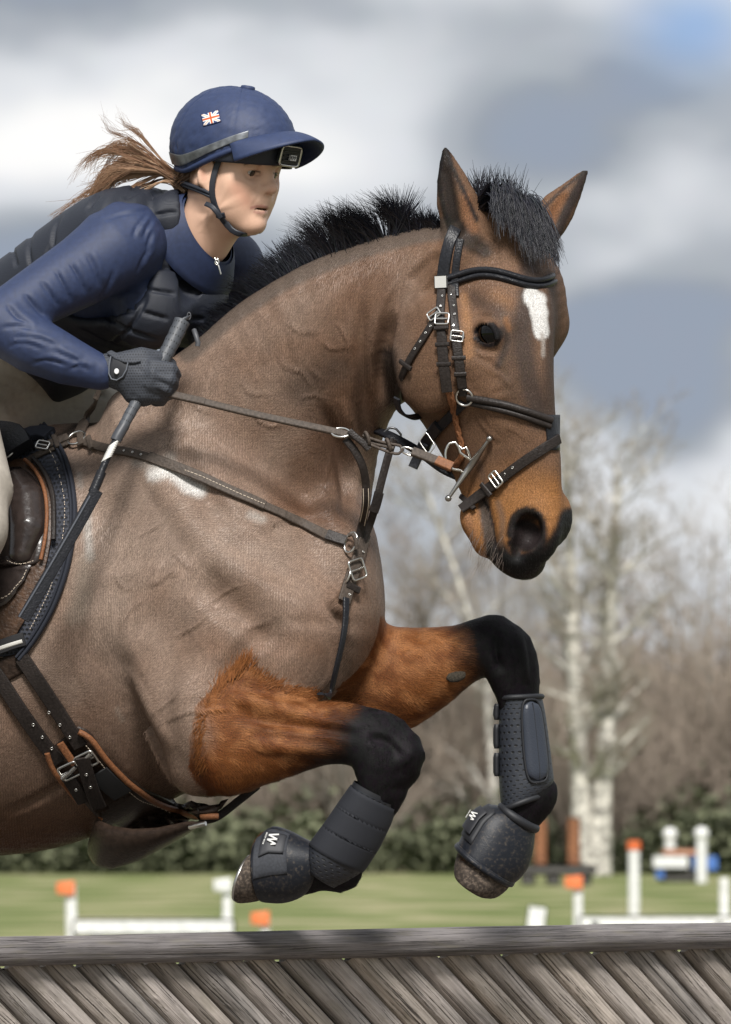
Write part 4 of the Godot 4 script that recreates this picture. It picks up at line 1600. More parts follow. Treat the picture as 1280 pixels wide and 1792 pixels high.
func build_trees() -> void:
	var rng := RandomNumberGenerator.new()
	rng.seed = 21
	var spots := noise_tex(.02, 3, .45, 1.0, 256, false, 4, 31)
	var birch := grain(mat(lin(.78, .74, .66), .9), noise_tex(.03, 4, .35, 1.15, 256, false, 4, 32), null, .6)
	var bark := grain(mat(lin(.50, .455, .385), .95), spots, null, .8)
	var dark := grain(mat(lin(.27, .235, .195), .95), spots, null, .8)
	var twig := mat(lin(.315, .275, .225), .95)
	var red := mat(lin(.295, .243, .195), .95)
	# the double-stemmed birch
	var z := -106.0
	var base := Vector3(P(1036, 1536, z).x, 0, z)
	var stems := []
	for line in [[1022, 1536, 1018, 1400, 1010, 1250, 1004, 1120, 1000, 1000, 994, 890, 990, 800], [1046, 1536, 1054, 1400, 1064, 1250, 1068, 1120, 1072, 1010, 1078, 910, 1084, 830]]:
		var path := []
		for i in range(0, line.size(), 2): path.append(P(line[i], line[i + 1], z) - base)
		path[0].y = 0.0
		stems.append(path)
	var t := thing("birch_tree", "pale double-stemmed birch rising from the field edge right of the far hoof", "tree", base)
	var got := tree_mesh(4.3, .19, 5, .8, stems)
	put("trunk", got[0], birch, t)
	tag(put("crown", got[1], twig, t), "", "", "", "stuff")
	# slimmer pale trees
	var singles := [[872, 1500, 852, 1180, 740, 840, "slim leaning pale tree seen between the horse's forelegs", -112.0], [700, 1500, 730, 1180, 775, 900, "slim pale tree behind the horse's chest and far forearm", -114.0], [640, 1500, 606, 1380, 560, 1180, "thin grey tree seen under the near forearm", -112.0]]
	for s in singles:
		z = s[7]
		base = Vector3(P(s[0], s[1], z).x, 0, z)
		var a := P(s[2], s[3], z) - base
		var b := P(s[4], s[5], z) - base
		t = thing("bare_tree", s[6], "tree", base)
		got = tree_mesh(5.0, .11, int(s[0]), .8, [[Vector3.ZERO, a * .5, a, (a + b) * .5 + Vector3(.05, 0, 0), b]])
		put("trunk", got[0], bark if s[0] != 872 else birch, t)
		tag(put("crown", got[1], twig, t), "", "", "", "stuff")
	# the bare wood behind
	var kinds := []
	for k in 4:
		var h := 6.5 + k * .9
		got = tree_mesh(h, .07 + .012 * k, 60 + k, .95, [[Vector3.ZERO, Vector3(.1, h * .25, 0), Vector3(-.1, h * .5, .1), Vector3(.05, h * .75, 0), Vector3(.1, h, .1)]])
		kinds.append(got)
	var n := 0
	for row in 3:
		for i in 13:
			z = -116.0 - row * 9.0 + rng.randfn(0, 1.5)
			var x := lerpf(-9.5, 12.5, (i + rng.randf() * .8) / 13.0) * (-z + 12) / 120.0
			var k := rng.randi() % 4
			var hs := rng.randf_range(.72, 1.0) * (.90 if x > 2.5 else .84)
			t = thing("woodland_tree", "bare brown winter tree in the blurred wood at the field's far edge", "tree", Vector3(x, 0, z), "bare trees of the wood")
			put("trunk", kinds[k][0], dark if rng.randf() < .6 else bark, t)
			tag(put("crown", kinds[k][1], red if rng.randf() < .35 else twig, t), "", "", "", "stuff")
			t.rotation.y = rng.randf() * TAU
			t.scale = Vector3.ONE * hs
			n += 1
	# undergrowth of the wood: one mass of brushwood
	var st := SurfaceTool.new()
	st.begin(Mesh.PRIMITIVE_TRIANGLES)
	for i in 90:
		var a := Vector3(rng.randfn(0, .5), 0, rng.randfn(0, .5))
		var d := Vector3(rng.randfn(0, .35), 1, rng.randfn(0, .35)).normalized()
		var l := rng.randf_range(.9, 2.6)
		limb(st, a, a + d * l, .014, .006, 3)
		for j in 4:
			var p := a + d * l * rng.randf_range(.3, 1.0)
			limb(st, p, p + (d + Vector3(rng.randfn(0, .7), .2, rng.randfn(0, .7))).normalized() * rng.randf_range(.3, .8), .009, .005, 3)
	var brush := st.commit()
	scatter("brushwood", brush, red, 3100, -113.0, -150.0, .7, 1.8, rng, "stuff")
	scatter("woodland", joined([kinds[1][0], kinds[1][1]]), twig, 70, -114.0, -142.0, .7, 1.05, rng, "stuff", true)
	scatter("woodland", joined([kinds[3][0], kinds[3][1]]), red, 70, -114.0, -142.0, .6, .95, rng, "stuff", true)
	# evergreen hedge along the edge
	st = SurfaceTool.new()
	st.begin(Mesh.PRIMITIVE_TRIANGLES)
	for i in 420:
		var c := Vector3(rng.randfn(0, .38), absf(rng.randfn(.45, .33)), rng.randfn(0, .38))
		var u := Vector3(rng.randfn(0, 1), rng.randfn(0, 1), rng.randfn(0, 1)).normalized() * .085
		var v := u.cross(Vector3(rng.randfn(0, 1), rng.randfn(0, 1), rng.randfn(0, 1)).normalized()).normalized() * .05
		var nn := (Vector3(c.x, c.y - .2, c.z)).normalized()
		for q in [-u, v, u, -u, u, -v]:
			st.set_normal(nn)
			st.add_vertex(c + q)
	var leaf := mat(lin(.125, .135, .075), .8)
	leaf.backlight_enabled = true
	leaf.backlight = lin(.03, .045, .015)
	scatter("hedge", st.commit(), leaf, 790, -108.5, -116.5, .35, 1.15, rng, "stuff")

func scatter(called: String, mesh: Mesh, m: Material, n: int, z0: float, z1: float, s0: float, s1: float, rng: RandomNumberGenerator, kind: String, beyond := false) -> void:
	var mm := MultiMesh.new()
	mm.transform_format = MultiMesh.TRANSFORM_3D
	mm.mesh = mesh
	mm.instance_count = n
	for i in n:
		var z := lerpf(z0, z1, rng.randf())
		var x := rng.randf_range(-42.0, 45.0) * (12.0 - z) / 120.0
		if beyond: x = signf(x) * lerpf(12.0, 45.0, absf(x) / 48.0)
		var s := rng.randf_range(s0, s1) * (1.0 + .25 * rough.get_noise_1d(x * .35))
		mm.set_instance_transform(i, Transform3D(Basis(Vector3.UP, rng.randf() * TAU).scaled(Vector3(s * 1.2, s, s)), Vector3(x, 0, z)))
	var o := MultiMeshInstance3D.new()
	o.name = numbered(called)
	o.multimesh = mm
	o.material_override = m
	add_child(o)
	tag(o, "", "", "", kind)

# ---------------------------------------------------------------- far jumps
func box(c: Vector3, s: Vector3, bevel := .01) -> ArrayMesh:
	# box with bevelled edges
	var st := SurfaceTool.new()
	st.begin(Mesh.PRIMITIVE_TRIANGLES)
	var h := s * .5
	var b := minf(bevel, minf(h.x, minf(h.y, h.z)) * .5)
	var pts := []
	for ax in 3:
		for sg in [-1.0, 1.0]:
			var nrm := Vector3.ZERO
			nrm[ax] = sg
			var u := (ax + 1) % 3
			var v := (ax + 2) % 3
			var q := []
			for k in [[-1, -1], [1, -1], [1, 1], [-1, 1]]:
				var p := Vector3.ZERO
				p[ax] = h[ax] * sg
				p[u] = (h[u] - b) * k[0]
				p[v] = (h[v] - b) * k[1]
				q.append(c + p)
			var order := [0, 2, 1, 0, 3, 2] if sg > 0 else [0, 1, 2, 0, 2, 3]
			for i in order:
				st.set_normal(nrm)
				st.add_vertex(q[i])
	# bevel strips
	for ax in 3:
		var u := (ax + 1) % 3
		var v := (ax + 2) % 3
		for su in [-1.0, 1.0]:
			for sv in [-1.0, 1.0]:
				var q := []
				for k in [[-1, 0], [1, 0], [1, 1], [-1, 1]]:
					var p := Vector3.ZERO
					p[ax] = (h[ax] - b) * k[0]
					p[u] = (h[u] - (b if k[1] == 1 else 0.0)) * su
					p[v] = (h[v] - (b if k[1] == 0 else 0.0)) * sv
					q.append(c + p)
				var nrm := Vector3.ZERO
				nrm[u] = su
				nrm[v] = sv
				nrm = nrm.normalized()
				var order := [0, 2, 1, 0, 3, 2] if su * sv > 0 else [0, 1, 2, 0, 2, 3]
				for i in order:
					st.set_normal(nrm)
					st.add_vertex(q[i])
	return st.commit()

func cylinder(a: Vector3, b: Vector3, r: float, n := 16) -> ArrayMesh:
	return rod([a, a.lerp(b, .5), b], r, n, 10.0)

func flag_mesh(w: float, h: float) -> ArrayMesh:
	# a small flag board leaning in the wind
	var p := []
	for i in 5:
		var r := PackedVector3Array()
		for j in 7:
			var u := j / 6.0
			r.append(Vector3(-w * u, h * (i / 4.0 - .5) * (1.0 - .25 * u), sin(u * 4.0) * w * .12))
		p.append(r)
	return sheet(p, .012)

func build_jumps() -> void:
	var white := grain(mat(lin(.80, .80, .78), .6), noise_tex(.02, 3, .86, 1.0, 256, false, 4, 41), null, 2.0)
	var orange := mat(lin(.72, .19, .065), .6)
	var brown := grain(mat(lin(.34, .14, .06), .8), noise_tex(.02, 3, .6, 1.0, 256, false, 4, 42), null, 2.0)
	var grey := grain(mat(lin(.15, .14, .13), .9), noise_tex(.02, 3, .6, 1.0, 256, false, 4, 43), null, 2.0)
	var blue := mat(lin(.06, .15, .42), .6)
	var z := -48.0
	# left jump
	var a := P(126, 1650, z)
	var b := P(398, 1650, z)
	a.y = 0.0
	b.y = 0.0
	flag_post("flag_post", "white post with orange flag at left end of the left white rail", a, P(126, 1550, z).y, .10, white, orange, Vector3(-.012, 0, 0), true)
	flag_post("flag_post", "white post with white flag at right end of the left white rail", b, P(398, 1545, z).y, .085, white, white, Vector3(0, 0, 0), true)
	var t := thing("white_jump", "low white jump rail between flag posts, left of the near hoof", "jump", (a + b) * .5 + Vector3(.04, 0, 0))
	put("rail", box(Vector3(0, P(0, 1622, z).y, .05), Vector3(1.42, .15, .11), .02), white, t)
	put("rail", box(Vector3(0, P(0, 1668, z).y, .05), Vector3(1.38, .10, .09), .02), white, t)
	put("leg", box(Vector3(-.5, .09, .05), Vector3(.09, .18, .10)), grey, t)
	put("leg", box(Vector3(.5, .09, .05), Vector3(.09, .18, .10)), grey, t)
	a = P(464, 1650, z + 1)
	a.y = 0
	flag_post("flag_post", "short white post with orange flag beyond the near hoof", a, P(464, 1603, z + 1).y, .085, white, orange, Vector3(0, 0, 0), true)
	# right jump
	z = -49.0
	a = P(1012, 1650, z)
	b = P(1268, 1650, z)
	a.y = 0
	b.y = 0
	flag_post("flag_post", "white post with orange flag at left end of the right white rail", a, P(1012, 1540, z).y, .085, white, orange, Vector3.ZERO, true)
	flag_post("flag_post", "plain white post at right edge beyond the fence rail", b, P(1268, 1536, z).y, .09, white, white, Vector3.ZERO, false)
	t = thing("white_jump", "low white jump rail at right, between the orange-flagged post and frame edge", "jump", (a + b) * .5)
	put("rail", box(Vector3(.1, P(0, 1614, z).y, .04), Vector3(1.5, .13, .10), .02), white, t)
	put("rail", box(Vector3(.1, P(0, 1660, z).y, .04), Vector3(1.46, .10, .09), .02), white, t)
	put("leg", box(Vector3(-.5, .09, .04), Vector3(.09, .18, .10)), grey, t)
	put("leg", box(Vector3(.6, .09, .04), Vector3(.09, .18, .10)), grey, t)
	# white wing block left of it
	a = P(934, 1650, z + 1)
	a.y = 0
	t = thing("number_board", "small leaning white board on a peg just above the fence rail", "board", a)
	put("board", box(Vector3(0, P(0, 1607, z + 1).y, 0), Vector3(.17, .22, .05), .015), white, t)
	put("peg", box(Vector3(-.02, P(0, 1620, z + 1).y * .5 - .04, -.03), Vector3(.05, P(0, 1620, z + 1).y, .03), .005), white, t)
	t.rotation.z = -.12
	# tall marker and the table with posts
	z = -62.0
	a = P(1110, 1605, z)
	a.y = 0
	t = thing("marker_pole", "tall white pole with red-orange cap standing in mid field", "pole", a)
	put("pole", cylinder(Vector3.ZERO, Vector3(0, P(0, 1487, z).y, 0), .062), white, t)
	put("cap", cylinder(Vector3(0, P(0, 1487, z).y, 0), Vector3(0, P(0, 1471, z).y, 0), .075), mat(lin(.62, .13, .035), .6), t)
	z = -96.0
	var c := P(1194, 1540, z)
	c.y = 0
	t = thing("table_jump", "table jump with blue ends and orange-brown top in front of the wood", "jump", c)
	var s := 108.0 / 12000.0
	put("top", box(Vector3(-5 * s, P(0, 1491, z).y, 0), Vector3(62 * s, .10, .7), .02), mat(lin(.55, .27, .17), .7), t)
	put("front_board", box(Vector3(-22 * s, P(0, 1508, z).y, .36), Vector3(62 * s, 22 * s, .05), .01), white, t)
	put("end_board", box(Vector3(38 * s, P(0, 1510, z).y, .34), Vector3(46 * s, 26 * s, .06), .01), blue, t)
	put("end_board", box(Vector3(-40 * s, P(0, 1529, z).y, .30), Vector3(16 * s, 18 * s, .06), .01), blue, t)
	put("base", box(Vector3(0, .13, 0), Vector3(80 * s, .26, .5), .02), grey, t)
	for q in [[1173, 1447, "slim white post behind the table jump's left half", -97.2, 1530.0], [1228, 1446, "white post with round top in front of the table jump's right half", -95.0, 1540.0]]:
		var f := P(q[0], q[4], q[3])
		f.y = 0
		var o := thing("white_post", q[2], "post", f)
		put("post", cylinder(Vector3.ZERO, Vector3(0, P(0, q[1] + 14, q[3]).y, 0), .085), white, o)
		var sp := SphereMesh.new()
		sp.radius = .115
		sp.height = .23
		var k := put("knob", sp, white, o)
		k.position.y = P(0, q[1] + 14, q[3]).y
	# brown gate-like jump behind the far hoof
	z = -92.0
	c = P(976, 1550, z)
	c.y = 0
	s = 104.0 / 12000.0
	t = thing("timber_jump", "rust-brown upright timbers over a dark low base behind the far hoof", "jump", c)
	for x in [-30.0, 28.0]:
		put("upright", box(Vector3(x * s, P(0, 1472, z).y, 0), Vector3(24 * s, 84 * s, .2), .02), brown, t)
	put("base_log", box(Vector3(-2 * s, P(0, 1522, z).y, .12), Vector3(140 * s, 20 * s, .35), .05), grey, t)
	for x in [-52.0, -8.0, 46.0]:
		put("foot", box(Vector3(x * s, P(0, 1542, z).y * .5 + .05, .1), Vector3(26 * s, P(0, 1542, z).y + .1, .3), .03), grey, t)

func flag_post(called: String, label: String, base: Vector3, top: float, w: float, pm: Material, fm: Material, lean: Vector3, flagged: bool) -> void:
	var t := thing(called, label, "post", base)
	put("post", cylinder(Vector3.ZERO, Vector3(0, top, 0) + lean, w * .5), pm, t)
	if flagged:
		var f := put("flag", flag_mesh(.15, .13), fm, t)
		f.position = Vector3(.035, top - .02, w * .62) + lean

# ---------------------------------------------------------------- the fence being jumped
func fence_z(px: float) -> float:
	return lerpf(.58, -.82, px / 1280.0)

func wood_mat(base: Color, seed_: int) -> StandardMaterial3D:
	# weathered grey grain running along v
	var w := 256
	var im := Image.create(w, 512, false, Image.FORMAT_RGB8)
	var nz := FastNoiseLite.new()
	nz.frequency = 1.0
	nz.fractal_octaves = 4
	nz.seed = seed_
	for yy in 512:
		var cy := cos(TAU * yy / 512.0)
		var sy := sin(TAU * yy / 512.0)
		for x in w:
			var wob := nz.get_noise_3d(cy * .45, x * .004, sy * .45) * .6
			var g := nz.get_noise_3d(cy * .62, x * .11 + wob * 2.0, sy * .62)
			var f := nz.get_noise_3d(cy * 2.2, x * .6 + wob * 3.0, sy * 2.2 + 50.0)
			var b := nz.get_noise_3d(cy * 1.0 + 9.0, x * .012, sy * 1.0)
			var v := .84 + g * .36 + f * .24 + b * .42
			var crack := smoothstep(.30, .42, nz.get_noise_3d(cy * .5 + 30.0, x * .16 + wob * 2.5, sy * .5))
			v = clampf(v * (1.0 - .75 * crack), .05, 1.3)
			var c := Color(base.r * v, base.g * v, base.b * v).lerp(Color(.17, .155, .115), clampf(nz.get_noise_3d(cy * 2.0 + 70.0, x * .02, sy * 2.0) * .9 - .1, 0, .6) * v)
			im.set_pixel(x, yy, c.linear_to_srgb())
	var m := mat(Color.WHITE, .88)
	m.metallic_specular = .3
	m.albedo_texture = ImageTexture.create_from_image(im)
	var h := im.duplicate() as Image
	h.bump_map_to_normal_map(9.0)
	m.normal_enabled = true
	m.normal_texture = ImageTexture.create_from_image(h)
	m.normal_scale = 1.5
	return m

func log_mesh(a: Vector3, b: Vector3, r0: float, r1: float, nrm: Vector3, full: bool, seed_: int, rings := 60) -> ArrayMesh:
	# a knobbly round (or half round) log with uneven flats and splits
	var nz := FastNoiseLite.new()
	nz.frequency = 1.0
	nz.seed = seed_
	nz.fractal_octaves = 3
	var d := (b - a).normalized()
	var u := (nrm - d * nrm.dot(d)).normalized()
	var s := d.cross(u)
	var n := 28
	var v := PackedVector3Array()
	var uv := PackedVector2Array()
	var idx := PackedInt32Array()
	var len := a.distance_to(b)
	var off := float(seed_ % 17) * .37
	for i in rings:
		var t := float(i) / (rings - 1)
		var c := a.lerp(b, t)
		for k in n + 1:
			var ang := TAU * (k % n) / n
			var x := sin(ang)
			var y := cos(ang)
			var r := lerpf(r0, r1, t) * (1.0 + .07 * nz.get_noise_3d(x * .8, y * .8, t * len * 1.6) + .05 * nz.get_noise_3d(x * 5.0, y * 5.0, t * len * 1.1 + 9.0))
			r -= lerpf(r0, r1, t) * .10 * smoothstep(.30, .5, nz.get_noise_3d(x * 3.0 + 20.0, y * 3.0, t * len * .5))
			if (i == 0 or i == rings - 1): r *= .93
			if not full: y = maxf(y, -.25) * .85
			v.append(c + s * x * r + u * y * r)
			uv.append(Vector2(float(k) / n * (2.0 if full else 1.0) + off, t * len * .75 + off * 3.1))
	var per := n + 1
	for i in rings - 1:
		for k in n:
			var q := i * per + k
			idx.append_array([q, q + 1, q + per, q + 1, q + per + 1, q + per])
	for end in 2:
		var bb: int = 0 if end == 0 else (rings - 1) * per
		var at := v.size()
		v.append(a if end == 0 else b)
		uv.append(Vector2(off, off))
		for k in n:
			v.append(v[bb + k])
			uv.append(Vector2(off + sin(TAU * k / n) * .1, off + cos(TAU * k / n) * .02))
		for k in n:
			if end == 0: idx.append_array([at, at + 1 + (k + 1) % n, at + 1 + k])
			else: idx.append_array([at, at + 1 + k, at + 1 + (k + 1) % n])
	return turned(v, uv, idx, n, rings, false)

func build_fence() -> void:
	var t := thing("jump_fence", "weathered grey log fence with round top rail and slanting half-round boards", "fence")
	var mats := []
	for k in 5:
		mats.append(wood_mat([Color(.375, .335, .305), Color(.285, .26, .24), Color(.44, .385, .335), Color(.345, .305, .27), Color(.41, .365, .335)][k], 50 + k))
	var a := P(0, 1668, fence_z(0))
	var b := P(1280, 1634, fence_z(1280))
	var along := (b - a).normalized()
	along.y = 0
	along = along.normalized()
	var face := Vector3(-along.z, 0, along.x)
	if face.z < 0: face = -face
	var y := (a.y + b.y) * .5
	var m0 := a - along * 2.2
	var m1 := b + along * 2.2
	m0.y = y
	m1.y = y
	put("top_rail", log_mesh(m0, m1, .0245, .0255, face, true, 5, 260), wood_mat(Color(.20, .185, .183), 77), t)
	# boards: pitch along the fence, slanting down to the right
	var pitch := .0835
	var n := int(m0.distance_to(m1) / pitch)
	var slope := Vector3(along.x, 0, along.z) * .80 + Vector3(0, -.60, 0)
	slope = slope.normalized()
	for i in n + 14:
		var p := m0 + along * pitch * (i - 13) - face * .030
		p.y = y - .012
		var l := (y - .06) / .60
		var q := p + slope * l
		var lim := (m1 - m0).length()
		var s0 := (p - m0).dot(along)
		var s1 := (q - m0).dot(along)
		if s1 > lim: q = p + slope * l * (lim - s0) / (s1 - s0)
		if s0 < 0.0: p = p + (q - p) * (-s0 / (s1 - s0))
		if p.distance_to(q) < .1: continue
		var jit := fmod(float(i) * .618, 1.0) - .5
		put("board", log_mesh(p + face * jit * .008, q + face * jit * .008, .0242 + jit * .003, .0242 + jit * .003, face, false, 100 + i, 44), mats[(i * 3 + i / 4) % 5], t)
	for e in [m0, m1]:
		put("post", log_mesh(Vector3(e.x, 0, e.z) - face * .06, Vector3(e.x, y + .02, e.z) - face * .06, .05, .05, face, true, 9), mats[1], t)
	var bk := put("backing", box(Vector3.ZERO, Vector3((m1 - m0).length(), y - .06, .02), .003), mats[1], t)
	bk.transform = Transform3D(Basis(along, Vector3.UP, face), (m0 + m1) * .5 - face * .056 - Vector3(0, y - (y - .06) * .5 - .03, 0))
	put("back_rail", log_mesh(m0 - face * .085 - Vector3(0, .3, 0), m1 - face * .085 - Vector3(0, .3, 0), .02, .02, face, true, 15, 60), mats[1], t)

# ---------------------------------------------------------------- tack
var leather: StandardMaterial3D
var tan_leather: StandardMaterial3D
var old_leather: StandardMaterial3D
var black_leather: StandardMaterial3D
var steel: StandardMaterial3D
var thread: StandardMaterial3D
var neoprene: StandardMaterial3D

func tack_materials() -> void:
	var g := noise_tex(.06, 4, .62, 1.0, 256, false, 4, 61)
	var gn := noise_tex(.09, 3, 0, 1, 256, true, 3, 62)
	leather = grain(mat(lin(.032, .025, .022), .5), g, gn, 9.0, .5)
	old_leather = grain(mat(lin(.105, .082, .066), .6), g, gn, 9.0, .6)
	black_leather = grain(mat(lin(.020, .021, .026), .38), g, gn, 9.0, .4)
	tan_leather = grain(mat(lin(.30, .125, .055), .55), g, gn, 12.0, .8)
	for m in [leather, old_leather, black_leather, tan_leather]: m.metallic_specular = .35
	steel = mat(lin(.62, .61, .58), .28, 1.0)
	thread = mat(lin(.50, .42, .33), .8)
	neoprene = grain(mat(lin(.020, .023, .031), .62), g, noise_tex(.2, 2, 0, 1, 256, true, 3, 63), 14.0, .5)

func on(px: float, py: float, lift := 0.0) -> Vector3:
	var p := cast(horse, px, py)
	return p + grad(horse, p) * lift

func round_strap(front: Array, behind: Array, w: float, t: float, lift: float, prof := PackedVector2Array()) -> ArrayMesh:
	# a strap over the near side that goes on round the far side
	var l := lay(horse, front, lift)
	var p: PackedVector3Array = l[0]
	var n: PackedVector3Array = l[1]
	var line := smooth_line(flat(behind), 10.0)
	var p2 := PackedVector3Array()
	var n2 := PackedVector3Array()
	for s in line:
		var a := cast(horse, s.x, s.y, .6, -.6, true)
		var g := grad(horse, a)
		p2.append(a + g * lift)
		n2.append(g)
	# bridge over the outline
	for k in 5:
		var u := (k + 1) / 6.0
		var m := (n[-1].lerp(n2[0], u)).normalized()
		p.append(p[-1].lerp(p2[0], 1.0 / (6.0 - k)))
		n.append(m)
	p.append_array(p2)
	n.append_array(n2)
	for it in 3:
		var q := p.duplicate()
		for i in range(1, p.size() - 1): q[i] = (p[i - 1] + p[i] * 2 + p[i + 1]) * .25
		p = q
	return sweep(p, n, prof if prof.size() else strap_profile(w, t))

func stitches(path: Array, side: float, lift: float, w := .0006) -> ArrayMesh:
	# a dashed row of stitches beside the middle line of a laid strap
	var list := []
	var p: PackedVector3Array = path[0]
	var n: PackedVector3Array = path[1]
	for i in range(1, p.size() - 1):
		var t := (p[i + 1] - p[i - 1]).normalized()
		var s := t.cross(n[i]).normalized()
		var c := p[i] + s * side + n[i] * lift
		for k in 2:
			var a := c + t * (.0022 + k * .005)
			list.append(sweep(PackedVector3Array([a, a + t * .0028]), PackedVector3Array([n[i], n[i]]), strap_profile(w * 2, w, .0002)))
	return joined(list)

func holes(px: Array, lift: float, r := .0017) -> ArrayMesh:
	var list := []
	for i in range(0, px.size(), 2):
		var p := on(px[i], px[i + 1], 0.0)
		var n := grad(horse, p)
		var u := n.cross(Vector3.UP).normalized()
		list.append(ring(p + n * lift, u * r, n.cross(u) * r, r * .45, 12))
	return joined(list)

func buckle_at(px: float, py: float, ang: float, w: float, h: float, lift: float, r := .0016) -> ArrayMesh:
	var p := on(px, py, lift)
	var n := grad(horse, on(px, py))
	var a := Vector3(cos(ang), -sin(ang), 0)
	a = (a - n * a.dot(n)).normalized()
	var b := n.cross(a).normalized()
	return joined([frame_ring(p, a * w * .5, b * h * .5, r), rod([p - a * w * .5, p, p + a * w * .4], r * .8)])

func build_bridle() -> void:
	var t := thing("bridle", "black leather bridle with wavy browband and crossed noseband on the horse's head", "bridle")
	# headpiece behind the ear, in two layers
	put("headpiece", strap(horse, [796, 400, 788, 424, 781, 452, 777, 480, 775, 505], .021, .005, .002), black_leather, t)
	put("headpiece_pad", strap(horse, [806, 420, 800, 450, 797, 480, 797, 506, 798, 520], .013, .004, .002), black_leather, t)
	# cheekpieces
	put("cheekpiece", strap(horse, [775, 500, 772, 530, 772, 560, 776, 600, 780, 640, 783, 680], .0155, .0045, .003), leather, t)
	put("cheekpiece", strap(horse, [792, 498, 792, 540, 797, 580, 802, 620, 807, 660, 811, 690], .0145, .0045, .003), leather, t)
	put("strap_tip", strap(horse, [776, 590, 779, 630, 783, 670, 784, 684], .0185, .0035, .0075), leather, t)
	put("strap_tip", strap(horse, [799, 598, 803, 630, 806, 660, 807, 676], .0165, .0035, .0075), leather, t)
	for k in [[776, 576, .02], [778, 604, .022], [780, 636, .022], [800, 592, .019], [803, 626, .02], [806, 652, .018]]:
		put("keeper", strap(horse, [k[0] - 11, k[1] + 1.0, k[0], k[1] + 1.5, k[0] + 11, k[1]], .0075, .0035, .0095), leather, t)
	put("buckle", buckle_at(777, 562, 0.12, .024, .020, .012), steel, t)
	put("buckle", buckle_at(799, 590, 0.12, .021, .018, .012), steel, t)
	put("eyelets", holes([773, 525, 773, 540, 773, 552, 778, 618, 780, 650, 791, 520, 792, 540, 794, 555, 794, 572], .0085), steel, t)
	# browband
	var bp := roll_profile(.022, .009)
	put("browband", round_strap([772, 496, 800, 487, 830, 479, 860, 478, 885, 484, 910, 494, 935, 501, 955, 499, 966, 490], [964, 486, 950, 480, 930, 476], .02, .01, .002, bp), black_leather, t)
	var plate := on(775, 494, .011)
	var pn := grad(horse, on(775, 494))
	var pu := (Vector3(1, .03, 0) - pn * pn.x).normalized()
	var pm := box(Vector3.ZERO, Vector3(.0225, .022, .004), .0012)
	var po := put("silver_plate", pm, mat(lin(.72, .71, .68), .42, .65), t)
	po.transform = Transform3D(Basis(pu, pn.cross(pu).normalized(), pn), plate)
	# throatlash
	put("throatlash", strap(horse, [771, 545, 757, 570, 740, 598, 722, 626, 708, 655, 699, 682, 696, 700], .0135, .004, .003), leather, t)
	put("throatlash_loop", sweep(curve([P(696, 696, .285), P(698, 712, .27), P(708, 724, .25), P(722, 729, .22), P(735, 727, .18)]), steady(curve([P(696, 696, .285), P(698, 712, .27), P(708, 724, .25), P(722, 729, .22), P(735, 727, .18)]), Vector3(-.6, -.6, .4)), strap_profile(.013, .004)), black_leather, t)
	put("buckle", buckle_at(763, 553, -.5, .022, .016, .009), steel, t)
	put("keeper", strap(horse, [707, 632, 716, 640, 726, 646], .008, .004, .007), leather, t)
	put("eyelets", holes([757, 572, 749, 584, 740, 598, 731, 611], .0075), steel, t)
	# noseband: ring, upper strap, nose pad, lower strap, rear strap
	var rc := on(815, 693, .008)
	var rn := grad(horse, on(815, 693))
	var ru := rn.cross(Vector3(.5, .8, 0)).normalized()
	put("noseband_ring", ring(rc, ru * .0145, rn.cross(ru) * .0145, .0021), steel, t)
	put("noseband", strap(horse, [820, 698, 845, 703, 870, 709, 900, 717, 930, 727, 962, 741], .022, .006, .003, .6, -.6, roll_profile(.023, .007)), leather, t)
	var pad := []
	for i in 12:
		var u := i / 11.0
		var row := PackedVector3Array()
		var y := lerpf(726, 788, u)
		for j in 9: row.append(on(lerpf(953 + 6 * u, 977.5, j / 8.0), y, .004))
		for j in 8:
			var q := cast(horse, lerpf(978.5, 962, j / 7.0), y, .6, -.6, true)
			row.append(q + grad(horse, q) * .004)
		for it in 3:
			var r2 := row.duplicate()
			for j in range(1, row.size() - 1): r2[j] = (row[j - 1] + row[j] * 2 + row[j + 1]) * .25
			row = r2
		pad.append(row)
	put("nose_pad", sheet(pad, .005, true, .004), black_leather, t)
	put("lower_strap", strap(horse, [975, 768, 955, 782, 930, 799, 900, 821, 875, 842], .0175, .0045, .003), leather, t)
	put("lower_strap", strap(horse, [888, 832, 865, 851, 845, 866, 825, 883, 811, 894], .0185, .0045, .006), leather, t)
	put("keeper", strap(horse, [850, 846, 858, 856, 866, 868], .009, .004, .010), leather, t)
	put("keeper", strap(horse, [816, 873, 822, 884, 830, 894], .009, .004, .009), leather, t)
	put("buckle", buckle_at(874, 838, -.75 + PI * .5, .026, .018, .012, .0018), steel, t)
	put("eyelets", holes([900, 818, 887, 829, 846, 862, 836, 872], .0085), steel, t)
	put("rear_strap", strap(horse, [812, 702, 798, 717, 780, 738, 762, 758, 748, 774, 738, 786], .0165, .0045, .003), black_leather, t)
	put("rear_strap_end", strap(horse, [772, 742, 758, 760, 746, 778], .021, .006, .004), black_leather, t)
	put("rear_strap_tail", sweep(curve([P(742, 775, .26), P(736, 790, .25), P(729, 806, .245), P(723, 819, .245)]), steady(curve([P(742, 775, .26), P(736, 790, .25), P(729, 806, .245), P(723, 819, .245)]), Vector3(-.2, -.1, 1)), strap_profile(.0165, .006)), black_leather, t)
	put("buckle", joined([frame_ring(P(748, 776, .275), Vector3(.006, .008, 0), Vector3(.008, -.012, .003), .0014)]), steel, t)
	# bit: full cheek with loop, held by a braided tan strap
	var bz := on(828, 822).z + .012
	var bar := []
	var sc_ := PackedFloat32Array()
	for k in 9:
		var u := k / 8.0
		var zz := lerpf(on(857, 768).z + .010, bz + .006, smoothstep(0.0, .5, u))
		bar.append(P(lerpf(857, 785, u), lerpf(768, 872, u), zz))
	var cb := curve(bar)
